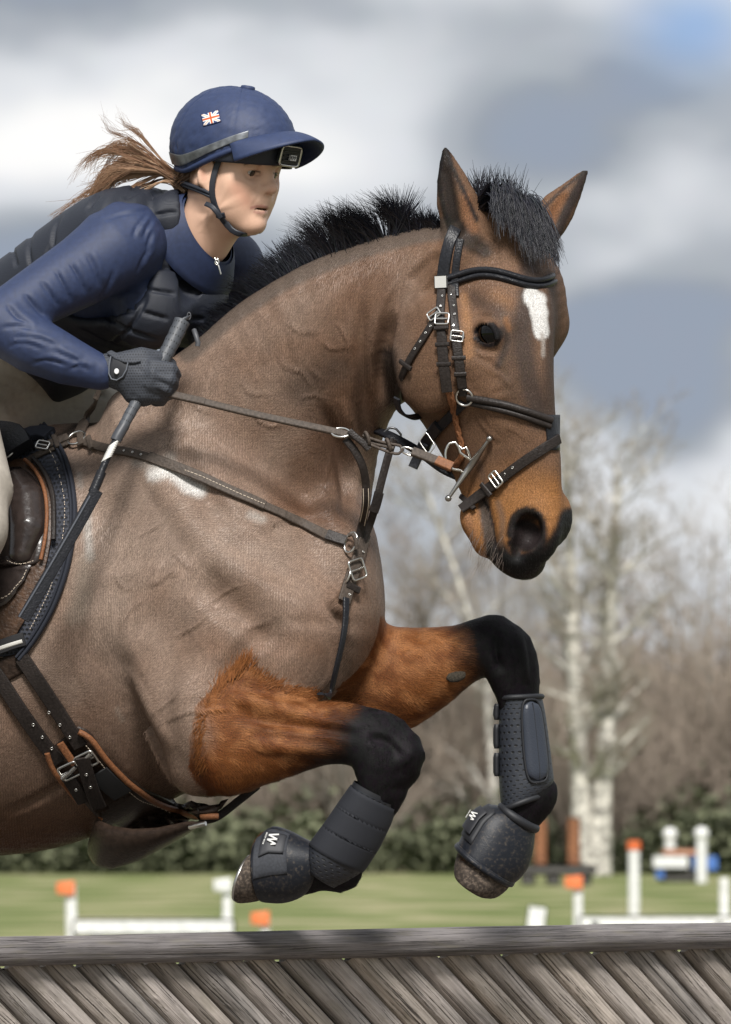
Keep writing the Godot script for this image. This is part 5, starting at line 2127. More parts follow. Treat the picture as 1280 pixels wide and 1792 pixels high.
	for i in cb.size():
		var u := float(i) / (cb.size() - 1)
		sc_.append(.62 + .75 * pow(sin(u * PI), 2.0))
	var bits := [sweep(cb, steady(cb, Vector3(0, 0, 1)), circle_profile(.0046, 10), false, sc_, true)]
	for e in [bar[0], bar[8]]:
		var s := SphereMesh.new()
		s.radius = .0058
		s.height = .0116
		s.radial_segments = 14
		s.rings = 8
		var st := SurfaceTool.new()
		st.append_from(s, 0, Transform3D(Basis(), e))
		bits.append(st.commit())
	put("bit", joined(bits.map(func(m): return plain_mesh(m))), mat(lin(.34, .33, .31), .34, 1.0), t)
	put("bit_loop", rod([P(829, 815, bz), P(822, 803, bz + .004), P(814, 798, bz + .006), P(806, 792, bz + .006), P(803, 782, bz + .006), P(797, 774, bz + .006), P(787, 776, bz + .006), P(781, 788, bz + .006), P(780, 801, bz + .006), P(784, 814, bz + .006), P(794, 821, bz + .005), P(806, 823, bz + .003), P(814, 830, bz)], .0024), steel, t)
	put("bit_loop", rod([P(803, 780, bz + .006), P(809, 786, bz + .007), P(816, 783, bz + .008), P(820, 790, bz + .008), P(824, 803, bz + .004)], .0022), steel, t)
	var braid := []
	for side in 3:
		var l := lay(horse, [786, 684, 792, 705, 799, 730, 805, 755, 810, 775, 812, 795, 808, 806, 796, 815, 786, 818], .003, 4.0)
		var pts: PackedVector3Array = l[0]
		for i in pts.size():
			var tt := (pts[mini(i + 1, pts.size() - 1)] - pts[maxi(i - 1, 0)]).normalized()
			var sd: Vector3 = tt.cross(l[1][i]).normalized()
			pts[i] += sd * sin(i * .42 + side * TAU / 3.0) * .0036 + l[1][i] * (cos(i * .84 + side * TAU * 2 / 3.0) * .0008 + .0015)
		braid.append(sweep(pts, l[1], circle_profile(.0036, 7, .7), false, PackedFloat32Array(), true))
	put("braided_strap", joined(braid), tan_leather, t)

func plain_mesh(m: ArrayMesh) -> ArrayMesh:
	var a := m.surface_get_arrays(0)
	var arr := []
	arr.resize(Mesh.ARRAY_MAX)
	arr[Mesh.ARRAY_VERTEX] = a[Mesh.ARRAY_VERTEX]
	arr[Mesh.ARRAY_NORMAL] = a[Mesh.ARRAY_NORMAL]
	arr[Mesh.ARRAY_TEX_UV] = a[Mesh.ARRAY_TEX_UV]
	arr[Mesh.ARRAY_INDEX] = a[Mesh.ARRAY_INDEX]
	var o := ArrayMesh.new()
	o.add_surface_from_arrays(Mesh.PRIMITIVE_TRIANGLES, arr)
	return o

func free_strap(pts: Array, w: float, t: float, nrm := Vector3(0, .15, 1)) -> ArrayMesh:
	var c := curve(pts)
	return sweep(c, steady(c, nrm), strap_profile(w, t))

func build_reins() -> void:
	var t := thing("reins", "dark leather reins running from the gloved hand to the bit", "reins")
	var hz_ := .235
	put("rein", free_strap([P(278, 688, hz_ - .01), P(300, 692, hz_ + .005), P(350, 703, .243), P(450, 727, .25), P(585, 756, .268), P(612, 764, .270)], .0125, .0055, Vector3(.1, .45, .9)), old_leather, t)
	put("rein_grip", free_strap([P(283, 688, hz_ + .004), P(300, 691, hz_ + .009), P(330, 698, .249), P(358, 704, .2475)], .0135, .0055, Vector3(.1, .45, .9)), old_leather, t)
	put("rein", free_strap([P(608, 763, .271), P(640, 772, .276), P(690, 785, .286)], .008, .004, Vector3(.1, .45, .9)), old_leather, t)
	# hook stud end with two loops
	put("rein_loop", joined([rod([P(635, 762, .282), P(660, 771, .285), P(685, 777, .288), P(700, 780, .290), P(706, 787, .292), P(698, 794, .290), P(684, 792, .288), P(660, 783, .285), P(634, 771, .281)], .0026)]), old_leather, t)
	put("rein_stop", free_strap([P(612, 755, .279), P(624, 766, .281), P(636, 776, .282), P(646, 787, .282)], .011, .007), leather, t)
	for k in [[643, 767.0], [680, 779.0]]:
		put("keeper", ring(P(k[0], k[1], .287), Vector3(.003, -.010, 0), Vector3(.002, 0, .006), .0032, 16), old_leather, t)
	put("link", ring(P(716, 790, .292), Vector3(.013, -.005, 0), Vector3(.003, .005, .003), .0020), steel, t)
	put("rein_end", free_strap([P(722, 791, .292), P(745, 800, .296), P(765, 808, .302), P(786, 815, .310)], .0155, .007, Vector3(.1, .35, .9)), old_leather, t)
	put("rein_end", free_strap([P(765, 807, .305), P(778, 813, .309), P(792, 819, .312)], .0165, .008, Vector3(.1, .35, .9)), tan_leather, t)
	# far rein and its ring
	put("far_rein", free_strap([P(590, 742, -.06), P(630, 750, .02), P(672, 760, .12), P(700, 773, .14), P(735, 793, .16), P(775, 822, .18), P(810, 838, .19)], .016, .006, Vector3(.1, .5, .8)), black_leather, t)
	t = thing("martingale_rings", "two steel martingale rings threaded on the reins before the neck", "rings")
	put("ring", ring(P(597, 757, .274), Vector3(.016, -.001, .004), Vector3(.001, .008, -.009), .0021), steel, t)
	put("ring", rod([P(672, 757, .125), P(682, 749, .127), P(694, 751, .128), P(702, 760, .128), P(702, 770, .126)], .0021), mat(lin(.25, .25, .26), .35, 1.0), t)

func build_breastplate() -> void:
	var t := thing("breastplate", "brown leather breastplate with running martingale across the horse's shoulder and chest", "breastplate")
	put("saddle_strap", strap(horse, [20, 835, 45, 812, 72, 797, 100, 785, 124, 777], .013, .004, .004), old_leather, t)
	put("saddle_loop", strap(horse, [76, 788, 100, 779, 122, 771], .017, .0045, .008), old_leather, t)
	put("buckle", buckle_at(80, 788, .45, .024, .016, .016, .0016), steel, t)
	put("keeper", strap(horse, [97, 772, 102, 781, 106, 792], .009, .004, .012), old_leather, t)
	var rc := on(137, 772, .008)
	var rn := grad(horse, on(137, 772))
	var ru := rn.cross(Vector3(.4, .7, 0)).normalized()
	put("ring", ring(rc, ru * .0165, rn.cross(ru) * .0165, .0022), steel, t)
	put("wither_strap", round_strap([140, 764, 148, 744, 160, 722, 176, 700], [178, 694, 172, 690], .021, .005, .003), old_leather, t)
	put("shoulder_strap", strap(horse, [143, 773, 160, 779, 190, 786, 230, 794, 290, 811], .0155, .0042, .003), old_leather, t)
	put("shoulder_strap", strap(horse, [262, 802, 300, 815, 350, 836, 400, 860, 445, 879, 462, 888], .0185, .0042, .005), old_leather, t)
	put("shoulder_strap", strap(horse, [455, 884, 500, 904, 545, 925, 580, 941], .0165, .0042, .003), old_leather, t)
	put("keeper", strap(horse, [160, 769, 164, 780, 166, 790], .010, .004, .007), old_leather, t)
	put("keeper", strap(horse, [143, 764, 146, 774, 146, 784], .012, .004, .006), old_leather, t)
	put("eyelets", holes([210, 789, 222, 792, 236, 795, 250, 799], .0075), steel, t)
	put("lace_stitching", stitches(lay(horse, [318, 823, 350, 836, 400, 860, 455, 885], 0.005, 6.0), .0, .0048), thread, t)
	put("end_tip", strap(horse, [574, 938, 590, 945, 604, 949], .019, .006, .004), leather, t)
	# junction at the breast
	var jc := on(609, 953, .012)
	put("ring", ring(jc, Vector3(.006, .017, 0), Vector3(.009, -.004, .008), .0022), steel, t)
	put("ring_loop", rod([jc + Vector3(-.004, .012, .006), jc + Vector3(.004, .014, .008), jc + Vector3(.009, .004, .010), jc + Vector3(.010, -.012, .008)], .0038), old_leather, t)
	# running martingale fork
	var zc := on(628, 930).z
	put("fork", free_strap([P(604, 768, .272), P(620, 788, .27), P(634, 815, .265), P(640, 845, .25), P(640, 880, .235), P(634, 915, zc + .02), P(626, 950, zc + .014)], .0135, .0045, Vector3(.25, 0, 1)), leather, t)
	put("fork", free_strap([P(688, 770, .16), P(680, 795, .17), P(668, 840, .18), P(657, 885, .185), P(646, 920, zc + .006), P(632, 955, zc + .012)], .0135, .0045, Vector3(.4, 0, 1)), leather, t)
	put("fork_sleeve", free_strap([P(663, 862, .185), P(657, 885, .188), P(653, 896, .188)], .0165, .006, Vector3(.4, 0, 1)), leather, t)
	put("fork_stitching", joined([rod([P(636, 855, .253), P(636, 885, .24), P(630, 915, zc + .026)], .0007, 6), rod([P(645, 855, .253), P(645, 885, .24), P(638, 920, zc + .026)], .0007, 6)]), thread, t)
	put("breast_strap", strap(horse, [634, 935, 628, 958, 620, 985, 610, 1015, 602, 1040, 598, 1056], .0235, .005, .006), old_leather, t)
	put("buckle", buckle_at(617, 998, -.3, .030, .034, .016, .0019), steel, t)
	put("ring", ring(on(604, 1010, .012), Vector3(.004, .011, 0), Vector3(.003, 0, .006), .0018), steel, t)
	put("keeper", strap(horse, [602, 1024, 612, 1030, 622, 1034], .012, .004, .010), leather, t)
	put("eyelets", holes([611, 1026, 605, 1042, 627, 968], .0125), steel, t)
	put("girth_strap", strap(horse, [598, 1050, 596, 1085, 590, 1120, 580, 1160, 569, 1205, 562, 1228], .012, .004, .012), black_leather, t)

func build_saddle() -> void:
	# pad
	var t := thing("saddle_pad", "navy mesh saddle pad showing in front of the brown saddle flap", "saddle pad")
	var navy := mat(lin(.014, .017, .027), .85)
	var im := Image.create(64, 64, false, Image.FORMAT_RGB8)
	for y in 64:
		for x in 64:
			var u := fmod(x / 16.0 + floorf(y / 16.0) * .5, 1.0) - .5
			var v := fmod(y / 16.0, 1.0) - .5
			var k := smoothstep(.22, .40, sqrt(u * u + v * v * 1.3))
			im.set_pixel(x, y, Color(.25 + .75 * k, .25 + .75 * k, .25 + .75 * k))
	var bump := im.duplicate() as Image
	bump.bump_map_to_normal_map(4.0)
	var mesh_m := grain(mat(lin(.030, .034, .048), .75), ImageTexture.create_from_image(im), ImageTexture.create_from_image(bump), 32.0, 1.0)
	var outer := [76, 752, 96, 775, 112, 800, 124, 840, 131, 890, 128, 940, 116, 1000, 94, 1060, 66, 1110, 34, 1152]
	put("panel", sheet(between(horse, [-320, 760, -320, 1120], outer, 26, 34, .002), .007, true, .002), mesh_m, t)
	var l := lay(horse, outer, .006)
	put("binding", sweep(l[0], l[1], roll_profile(.014, .008)), navy, t)
	var inner := [66, 760, 84, 784, 100, 812, 111, 850, 117, 892, 114, 938, 103, 994, 82, 1052, 56, 1100]
	var l2 := lay(horse, inner, .010)
	put("stitching", stitches(l2, 0.0, .0006), thread, t)
	put("cuff", strap(horse, [42, 772, 60, 764, 74, 758, 90, 768], .030, .012, .004), navy, t)
	# saddle
	t = thing("saddle", "dark brown jumping saddle with glossy knee block under the rider", "saddle")
	var brown := grain(mat(lin(.085, .043, .022), .5), noise_tex(.03, 4, .55, 1.1, 256, false, 4, 65), noise_tex(.09, 3, 0, 1, 256, true, 3, 66), 6.0, .5)
	var gloss := grain(mat(lin(.038, .028, .025), .26), noise_tex(.03, 4, .7, 1.0, 256, false, 4, 67), noise_tex(.05, 3, 0, 1, 256, true, 2, 66), 6.0, .3)
	put("flap", sheet(between(horse, [-300, 800, -300, 1120], [50, 808, 74, 828, 90, 858, 97, 895, 92, 950, 80, 1000, 58, 1050, 42, 1090, 24, 1124], 26, 30, .010), .006, true, .002), brown, t)
	var pl := lay(horse, [52, 818, 72, 838, 85, 865, 90, 900, 87, 945, 78, 985], .021)
	put("piping", sweep(pl[0], pl[1], circle_profile(.0035, 8), false, PackedFloat32Array(), true), tan_leather, t)
	put("flap_edge", strap(horse, [64, 812, 84, 836, 97, 866, 101, 900, 97, 950], .008, .006, .014), leather, t)
	var sh := []
	var kb := [P(35, 850, .30), P(52, 880, .31), P(55, 930, .315), P(42, 975, .315)]
	for i in kb.size():
		var q: Vector2 = Q(kb[i])
		kb[i] = on(q.x, q.y, .012)
	tube(sh, [[kb[0], .026, .022], [kb[1], .034, .030], [kb[2], .034, .030], [kb[3], .022, .020]], .02)
	put("knee_block", mesh_of(nets(sh, .005)), gloss, t)
	put("knee_roll", sheet(between(horse, [-140, 838, -150, 1040], [40, 826, 76, 856, 84, 900, 80, 950, 72, 986, 42, 994, 20, 980], 20, 20, .014), .008, true, .006), gloss, t)
	put("pommel", strap(horse, [-60, 774, 10, 778, 40, 782, 46, 800], .05, .024, .012), black_leather, t)
	put("tongue_flap", sheet(between(horse, [-150, 1000, -150, 1075], [60, 994, 40, 1030, 18, 1058, 0, 1066], 12, 16, .019), .004, true, .001), gloss, t)
	put("flap_stitching", joined([stitches(lay(horse, [58, 996, 44, 1022, 22, 1046, 0, 1054, -20, 1058], .026, 6.0), 0.0, .0), stitches(lay(horse, [78, 986, 62, 992, 40, 996, 24, 990], .031, 6.0), 0.0, .0)]), thread, t)
	put("dee", ring(on(26, 806, .03), Vector3(.012, .008, 0), Vector3(.004, -.008, .004), .0018), steel, t)
	put("billet_keeper", strap(horse, [-40, 1146, 0, 1134, 30, 1122, 46, 1118], .024, .005, .012), mat(lin(.012, .012, .014), .7), t)
	put("white_print", strap(horse, [2, 1135, 20, 1129, 42, 1122], .007, .0012, .0175), mat(lin(.55, .54, .50), .7), t)

func build_girth() -> void:
	var t := thing("girth", "brown stud girth with belly plate buckled under the horse's barrel", "girth")
	var brown := grain(mat(lin(.040, .026, .019), .42), noise_tex(.04, 4, .6, 1.1, 256, false, 4, 68), noise_tex(.09, 3, 0, 1, 256, true, 3, 66), 7.0, .5)
	put("billet_base", sheet(between(horse, [-60, 1168, -40, 1180, -10, 1196, 0, 1200], [44, 1140, 50, 1152, 56, 1162, 60, 1168], 8, 14, .004), .007, true, .001), brown, t)
	put("billet", strap(horse, [40, 1150, 62, 1182, 92, 1226, 118, 1266, 142, 1302], .026, .006, .006), leather, t)
	put("billet", strap(horse, [-14, 1166, 10, 1200, 42, 1248, 76, 1296, 104, 1330], .026, .006, .006), leather, t)
	put("eyelets", holes([88, 1243, 107, 1264, 124, 1285, 60, 1264, 76, 1285, 92, 1304], .0135, .0022), steel, t)
	put("band", sheet(between(horse, [84, 1314, 92, 1336, 112, 1362, 140, 1394, 168, 1426, 200, 1446], [138, 1270, 160, 1282, 180, 1312, 214, 1348, 262, 1386, 330, 1412], 18, 14, .003), .010, true, .004), brown, t)
	put("band", sheet(between(horse, [166, 1424, 200, 1446, 240, 1452, 300, 1446], [236, 1372, 286, 1396, 340, 1408, 396, 1402], 14, 12, .003), .010, true, .004), brown, t)
	var edge := lay(horse, [140, 1274, 162, 1284, 182, 1314, 216, 1350, 264, 1388, 332, 1412, 384, 1412], .016)
	put("edge_roll", sweep(edge[0], edge[1], circle_profile(.0055, 8), false, PackedFloat32Array(), true), tan_leather, t)
	put("edge_stitching", stitches(lay(horse, [148, 1290, 168, 1312, 202, 1352, 250, 1388, 320, 1416], .0185, 6.0), 0.0, .0), thread, t)
	var e2 := lay(horse, [84, 1312, 90, 1334, 110, 1362, 138, 1394], .014)
	put("edge_roll", sweep(e2[0], e2[1], circle_profile(.005, 8), false, PackedFloat32Array(), true), tan_leather, t)
	# buckles and hanging tips
	put("end_tab", strap(horse, [107, 1292, 118, 1308, 132, 1326], .012, .006, .018), tan_leather, t)
	put("buckle", buckle_at(153, 1318, -.6, .036, .028, .024, .0024), steel, t)
	put("buckle", buckle_at(124, 1336, -.6, .036, .028, .024, .0024), steel, t)
	put("roller", joined([rod([on(139, 1326, .026), on(150, 1316, .027), on(161, 1306, .026)], .004), rod([on(110, 1348, .026), on(122, 1338, .027), on(134, 1328, .026)], .004)]), steel, t)
	put("billet_tip", strap(horse, [147, 1312, 154, 1340, 162, 1368, 172, 1392], .025, .005, .026), leather, t)
	put("billet_tip", strap(horse, [118, 1344, 130, 1362, 140, 1378, 146, 1388], .024, .005, .020), leather, t)
	put("eyelets", holes([153, 1337, 159, 1357, 134, 1362], .0325, .0022), steel, t)
	put("elastic", strap(horse, [172, 1340, 186, 1352, 200, 1366, 214, 1376], .040, .004, .018), mat(lin(.016, .016, .017), .8), t)
	# belly plate
	var pz0 := on(178, 1428).z + .016
	var pz1 := on(340, 1415).z + .010
	brown.metallic_specular = .3
	var rows := []
	for i in 12:
		var u := i / 11.0
		var r := PackedVector3Array()
		var top := [Vector2(176, 1432), Vector2(176, 1436), Vector2(200, 1446), Vector2(236, 1452), Vector2(280, 1450), Vector2(320, 1442), Vector2(352, 1436)]
		var low := [Vector2(162, 1470), Vector2(160, 1494), Vector2(172, 1512), Vector2(196, 1516), Vector2(240, 1502), Vector2(290, 1474), Vector2(344, 1442)]
		for j in 19:
			var f := j / 18.0 * 6.0
			var k := mini(int(f), 5)
			var a: Vector2 = top[k].lerp(top[k + 1], f - k)
			var b: Vector2 = low[k].lerp(low[k + 1], f - k)
			var s := a.lerp(b, u)
			r.append(P(s.x, s.y, lerpf(pz0, pz1, f / 6.0) - .12 * u * u))
		rows.append(r)
	put("belly_plate", sheet(rows, .006, false, .003), brown, t)
	put("plate_edge", rod([P(176, 1432, pz0 + .004), P(163, 1468, pz0 - .02), P(160, 1494, pz0 - .07), P(172, 1512, pz0 - .11), P(198, 1516, pz0 - .12)], .0045), tan_leather, t)
	put("snap", rod([on(338, 1428, .02), on(356, 1424, .022), on(368, 1422, .02)], .0042), steel, t)
	put("maker_tag", strap(horse, [268, 1436, 270, 1442, 272, 1448], .008, .002, .020), mat(lin(.45, .43, .33), .7), t)
	# leg of the breastplate coming back to the girth
	put("chest_strap", free_strap([P(352, 1436, .10), P(380, 1430, .12), P(420, 1400, .10), P(450, 1376, .08)], .014, .005), leather, t)

func muddy(base: Color, mud: Color, rgh: float, scale: float, from: float) -> StandardMaterial3D:
	# a surface splashed and smeared with dry mud
	var nz := FastNoiseLite.new()
	nz.frequency = .014
	nz.fractal_octaves = 6
	nz.seed = 90
	var im := nz.get_seamless_image(512, 512)
	im.convert(Image.FORMAT_RGB8)
	for y in 512:
		for x in 512:
			var v := im.get_pixel(x, y).r
			im.set_pixel(x, y, (base.lerp(mud, smoothstep(from, from + .45, v)) * (.8 + .4 * v)).linear_to_srgb())
	var m := mat(Color.WHITE, rgh)
	m.metallic_specular = .35
	return grain(m, ImageTexture.create_from_image(im), noise_tex(.1, 3, 0, 1, 256, true, 3, 72), scale, .25)

func boot_dots(step: float, dot: float, base: Color) -> StandardMaterial3D:
	var im := Image.create(512, 512, false, Image.FORMAT_RGB8)
	for y in 512:
		for x in 512:
			var row := floorf(y / step)
			var u := fmod(x + (step * .5 if int(row) % 2 == 1 else 0.0), step) - step * .5
			var v := y - (row + .5) * step
			var k := smoothstep(dot, dot * 1.5, sqrt(u * u * .8 + v * v * 2.0))
			var g := (.22 + .78 * k) * (.9 + .1 * rough.get_noise_2d(x * .05, y * .05))
			im.set_pixel(x, y, Color(g, g, g))
	var m := mat(base, .5)
	m.albedo_texture = ImageTexture.create_from_image(im)
	var h := im.duplicate() as Image
	h.bump_map_to_normal_map(3.0)
	m.normal_enabled = true
	m.normal_texture = ImageTexture.create_from_image(h)
	return m

func st(ax: float, ay: float, bx: float, by: float, z: float, hw: float, grow := 0.0) -> Array:
	var a := P(ax, ay, z)
	var b := P(bx, by, z)
	var u := (a - b) * .5
	u += u.normalized() * grow
	return [(a + b) * .5, u, Vector3(-sin(YAW) * .5, 0, 1).normalized() * (hw + grow)]

func front_of(stations: Array, grid: Array, lift: float) -> Array:
	# points on the camera side of a loft, grid of [along 0..1, round -1..1] rows
	var out := []
	for row in grid:
		var r := PackedVector3Array()
		for g in row:
			var f: float = clampf(g[0], 0, 1) * (stations.size() - 1)
			var k := mini(int(f), stations.size() - 2)
			var t := f - k
			var c: Vector3 = stations[k][0].lerp(stations[k + 1][0], t)
			var u: Vector3 = stations[k][1].lerp(stations[k + 1][1], t)
			var v: Vector3 = stations[k][2].lerp(stations[k + 1][2], t)
			var a: float = g[1] * PI * .5
			r.append(c + u * sin(a) * (1.0 + lift / u.length()) + v * cos(a) * (1.0 + lift / v.length()))
		out.append(r)
	return out

func patch_grid(a0: float, a1: float, r0: float, r1: float, n := 8, m := 10, skew := 0.0) -> Array:
	var g := []
	for i in n:
		var row := []
		for j in m:
			row.append([lerpf(a0, a1, i / (n - 1.0)) + skew * (j / (m - 1.0) - .5), lerpf(r0, r1, j / (m - 1.0))])
		g.append(row)
	return g

func lettering(text: String, at: Vector3, right: Vector3, up: Vector3, h: float, depth := .0008) -> Transform3D:
	return Transform3D(Basis(right.normalized() * h, up.normalized() * h, right.cross(up).normalized() * h), at)

func logo(parent: Node3D, at: Vector3, right: Vector3, up: Vector3, size: float, m: Material) -> void:
	# a zigzag of five strokes with two words under it
	right = right.normalized()
	up = up.normalized()
	var n := right.cross(up).normalized()
	var z := []
	var zig := [Vector2(-1, .9), Vector2(-.62, -.55), Vector2(-.22, .9), Vector2(.1, -.55), Vector2(.5, .9), Vector2(.72, .2)]
	for i in zig.size() - 1:
		var a: Vector3 = at + (right * zig[i].x + up * zig[i].y) * size
		var b: Vector3 = at + (right * zig[i + 1].x + up * zig[i + 1].y) * size
		z.append(sweep(PackedVector3Array([a, b]), PackedVector3Array([n, n]), strap_profile(size * .24, .0012, .0003)))
	put("logo", joined(z), m, parent)
	var tm := TextMesh.new()
	var f := SystemFont.new()
	f.font_names = PackedStringArray(["Droid Sans"])
	f.font_weight = 700
	tm.font = f
	tm.text = "WOOF WEAR"
	tm.font_size = 32
	tm.pixel_size = .01
	tm.depth = .05
	var o := put("logo_words", tm, m, parent)
	o.transform = Transform3D(Basis(right * size * .98, up * size * .98, n * size * .2), at - up * size * .95 + n * .0006)

func build_boots() -> void:
	var dots := boot_dots(32.0, 5.5, lin(.026, .031, .042))
	dots.uv1_scale = Vector3(1.4, 1.4, 1)
	var dots2 := boot_dots(32.0, 6.0, lin(.011, .013, .019))
	dots2.uv1_scale = Vector3(1.4, 1.2, 1)
	var rubber := grain(mat(lin(.010, .012, .017), .42), noise_tex(.02, 4, .55, 1.0, 256, false, 4, 71), noise_tex(.1, 3, 0, 1, 256, true, 3, 72), 12.0, .2)
	rubber.metallic_specular = .35
	rubber = muddy(Color(.010, .012, .017), Color(.060, .050, .040), .45, 13.0, .55)
	var trim := mat(lin(.009, .010, .013), .6)
	var white := mat(lin(.62, .62, .60), .6)
	# near tendon boot
	var t := thing("tendon_boot", "black strapped tendon boot on the near foreleg, folded under the knee", "leg boot")
	var a := [st(618, 1374, 692, 1410, .262, .044), st(598, 1402, 681, 1442, .259, .045), st(572, 1440, 662, 1482, .254, .045), st(548, 1472, 640, 1516, .248, .047), st(535, 1496, 618, 1543, .243, .048), st(538, 1520, 592, 1556, .240, .040)]
	put("shell", loft(a, 40, .005), dots2, t)
	var bands := [[0.02, .26], [.24, .45], [.43, .66]]
	for b in bands:
		put("strap", sheet(front_of(a, patch_grid(b[0], b[1], -1.25, 1.25, 7, 22, -.04), .003), .0035, false, .001), grain(mat(lin(.0085, .010, .015), .8), null, noise_tex(.25, 2, 0, 1, 256, true, 3, 73), 20.0, .6), t)
	var rim := []
	for k in 40:
		var an := TAU * k / 40.0
		rim.append(a[5][0] + a[5][1] * cos(an) * 1.04 + a[5][2] * sin(an) * 1.04)
	put("lining", loft([st(621, 1366, 690, 1402, .262, .041), st(606, 1392, 684, 1430, .26, .041)], 36, .006), trim, t)
	# far tendon boot
	t = thing("tendon_boot", "dark perforated tendon boot with padded panel on the far foreleg", "leg boot")
	var b := [st(876, 1222, 948, 1219, .06, .040), st(874, 1250, 954, 1247, .058, .041), st(874, 1300, 961, 1298, .055, .042), st(874, 1350, 967, 1346, .052, .044), st(876, 1392, 968, 1372, .05, .046), st(880, 1420, 952, 1392, .05, .042)]
	put("shell", loft(b, 44, .005), dots, t)
	var pg := []
	for i in 14:
		var u := i / 13.0
		var hw := .30 * pow(1.0 - pow(absf(u * 2 - 1), 4.0), .5)
		var row := []
		for j in 8: row.append([lerpf(.05, .74, u), lerpf(-.40 - hw, -.40 + hw, j / 7.0)])
		pg.append(row)
	put("panel", sheet(front_of(b, pg, .001), .003, true, .004), grain(mat(lin(.026, .032, .046), .42), null, noise_tex(.1, 3, 0, 1, 256, true, 3, 72), 10.0, .3), t)
	var pm := PackedVector3Array()
	var seam: Array = front_of(b, [range(12).map(func(i): return [lerpf(.08, .72, i / 11.0), -.40])], .008)
	put("panel_seam", sweep(seam[0], steady(seam[0], Vector3(.4, 0, 1)), circle_profile(.001, 6)), trim, t)
	var loop: Array = front_of(b, [range(41).map(func(i): return [.395 + .36 * cos(TAU * i / 40.0) * 1.0, -.40 + .31 * signf(sin(TAU * i / 40.0)) * pow(absf(sin(TAU * i / 40.0)), .5)])], .003)
	put("panel_edge", sweep(loop[0], steady(loop[0], Vector3(.4, 0, 1)), circle_profile(.0024, 7), false, PackedFloat32Array(), true), trim, t)
	for k in 3:
		var s0 := .07 + k * .20
		put("strap", sheet(front_of(b, patch_grid(s0, s0 + .17, .70, 1.3, 6, 8), .002), .006, true, .002), trim, t)
	put("strap_label", sheet(front_of(b, patch_grid(.11, .2, .95, 1.2, 4, 4), .010), .001, true), white, t)
	var top: Array = []
	for k in 40:
		var an := TAU * k / 40.0
		top.append(b[0][0] + b[0][1] * cos(an) + b[0][2] * sin(an))
	put("top_binding", sweep(PackedVector3Array(top), steady(PackedVector3Array(top), Vector3.UP), circle_profile(.005, 8), true, PackedFloat32Array(), true), trim, t)
	var bot: Array = []
	for k in 40:
		var an := TAU * k / 40.0
		bot.append(b[5][0] + b[5][1] * cos(an) + b[5][2] * sin(an))
	put("bottom_binding", sweep(PackedVector3Array(bot), steady(PackedVector3Array(bot), Vector3.UP), circle_profile(.0055, 8), true, PackedFloat32Array(), true), trim, t)
	# near bell boot
	t = thing("bell_boot", "black bell boot with grey strap on the near, folded-back hoof", "hoof boot")
	var c := [st(548, 1474, 556, 1544, .240, .038), st(528, 1464, 541, 1560, .236, .046), st(504, 1452, 520, 1574, .230, .055), st(478, 1446, 494, 1581, .226, .060), st(456, 1462, 466, 1580, .223, .060), st(448, 1474, 458, 1578, .222, .060)]
	put("shell", loft(c, 44, .005), rubber, t)
	var sg := patch_grid(.36, .90, -.16, .74, 10, 12, -.06)
	var sp := front_of(c, sg, .002)
	put("strap", sheet(sp, .004, false, .001), grain(mat(lin(.036, .040, .050), .75), noise_tex(.05, 3, .7, 1.0, 256, false, 4, 74), null, 12.0), t)
	put("label", sheet(front_of(c, patch_grid(.38, .72, .20, .60, 8, 10, -.05), .0055), .0022, false), mat(lin(.015, .016, .02), .6), t)
	var lp := front_of(c, [[[.55, .40]]], .0095)
	var along: Vector3 = (c[4][0] - c[1][0]).normalized()
	logo(t, lp[0][0], Vector3(-.35, -.95, .1), Vector3(.95, -.2, .25), .0115, white)
	# far bell boot
	t = thing("bell_boot", "black muddy bell boot with rolled collar on the far, hanging hoof", "hoof boot")
	var d := [st(880, 1412, 936, 1450, .053, .038), st(858, 1408, 935, 1470, .053, .046), st(836, 1420, 931, 1496, .054, .054), st(818, 1446, 922, 1522, .055, .060), st(807, 1468, 905, 1542, .056, .063), st(802, 1480, 894, 1548, .056, .064)]
	put("shell", loft(d, 48, .005), rubber, t)
	for e in [[0, .0085], [5, .005], [4.7, .003]]:
		var pts := PackedVector3Array()
		for k in 48:
			var an := TAU * k / 48.0
			var i0 := int(e[0])
			var i1 := mini(i0 + 1, 5)
			var f: float = e[0] - i0
			pts.append(d[i0][0].lerp(d[i1][0], f) + d[i0][1].lerp(d[i1][1], f) * cos(an) + d[i0][2].lerp(d[i1][2], f) * sin(an))
		put("collar" if e[0] == 0 else "hem", sweep(pts, steady(pts, (d[0][0] - d[5][0]).normalized()), circle_profile(e[1], 9), true, PackedFloat32Array(), true), trim if e[0] == 0 else rubber, t)
	put("strap", sheet(front_of(d, patch_grid(.20, .72, .34, 1.15, 8, 12), .003), .005, false, .001), trim, t)
	put("label", sheet(front_of(d, patch_grid(.28, .62, .44, .84, 6, 8), .008), .002, false), mat(lin(.015, .016, .02), .6), t)
	lp = front_of(d, [[[.45, .62]]], .0105)
	logo(t, lp[0][0], Vector3(-.5, -.8, .2), Vector3(.75, -.45, .45), .0085, white)

# ---------------------------------------------------------------- rider
const RYAW := 0.61
var hF: Vector3
var hU: Vector3
var hR: Vector3
var hO: Vector3

func hp(f: float, u: float, r: float) -> Vector3:
	# head coordinates in millimetres: forwards, up, towards the near side, from the root of the nose
	return hO + (hF * f + hU * u + hR * r) * .001

func hb(sh: Array, f: float, u: float, r: float, a: float, b: float, c: float, k := .02, op := 0, yaw := 0.0) -> void:
	var x := hF.rotated(hU, yaw)
	var z := hR.rotated(hU, yaw)
	ball(sh, hp(f, u, r), x * a * .001, hU * b * .001, z * c * .001, k, op)

func ht(sh: Array, pts: Array, k := .01, op := 0) -> void:
	var o := []
	for p in pts: o.append([hp(p[0], p[1], p[2]), p[3] * .001])
	tube(sh, o, k, op)

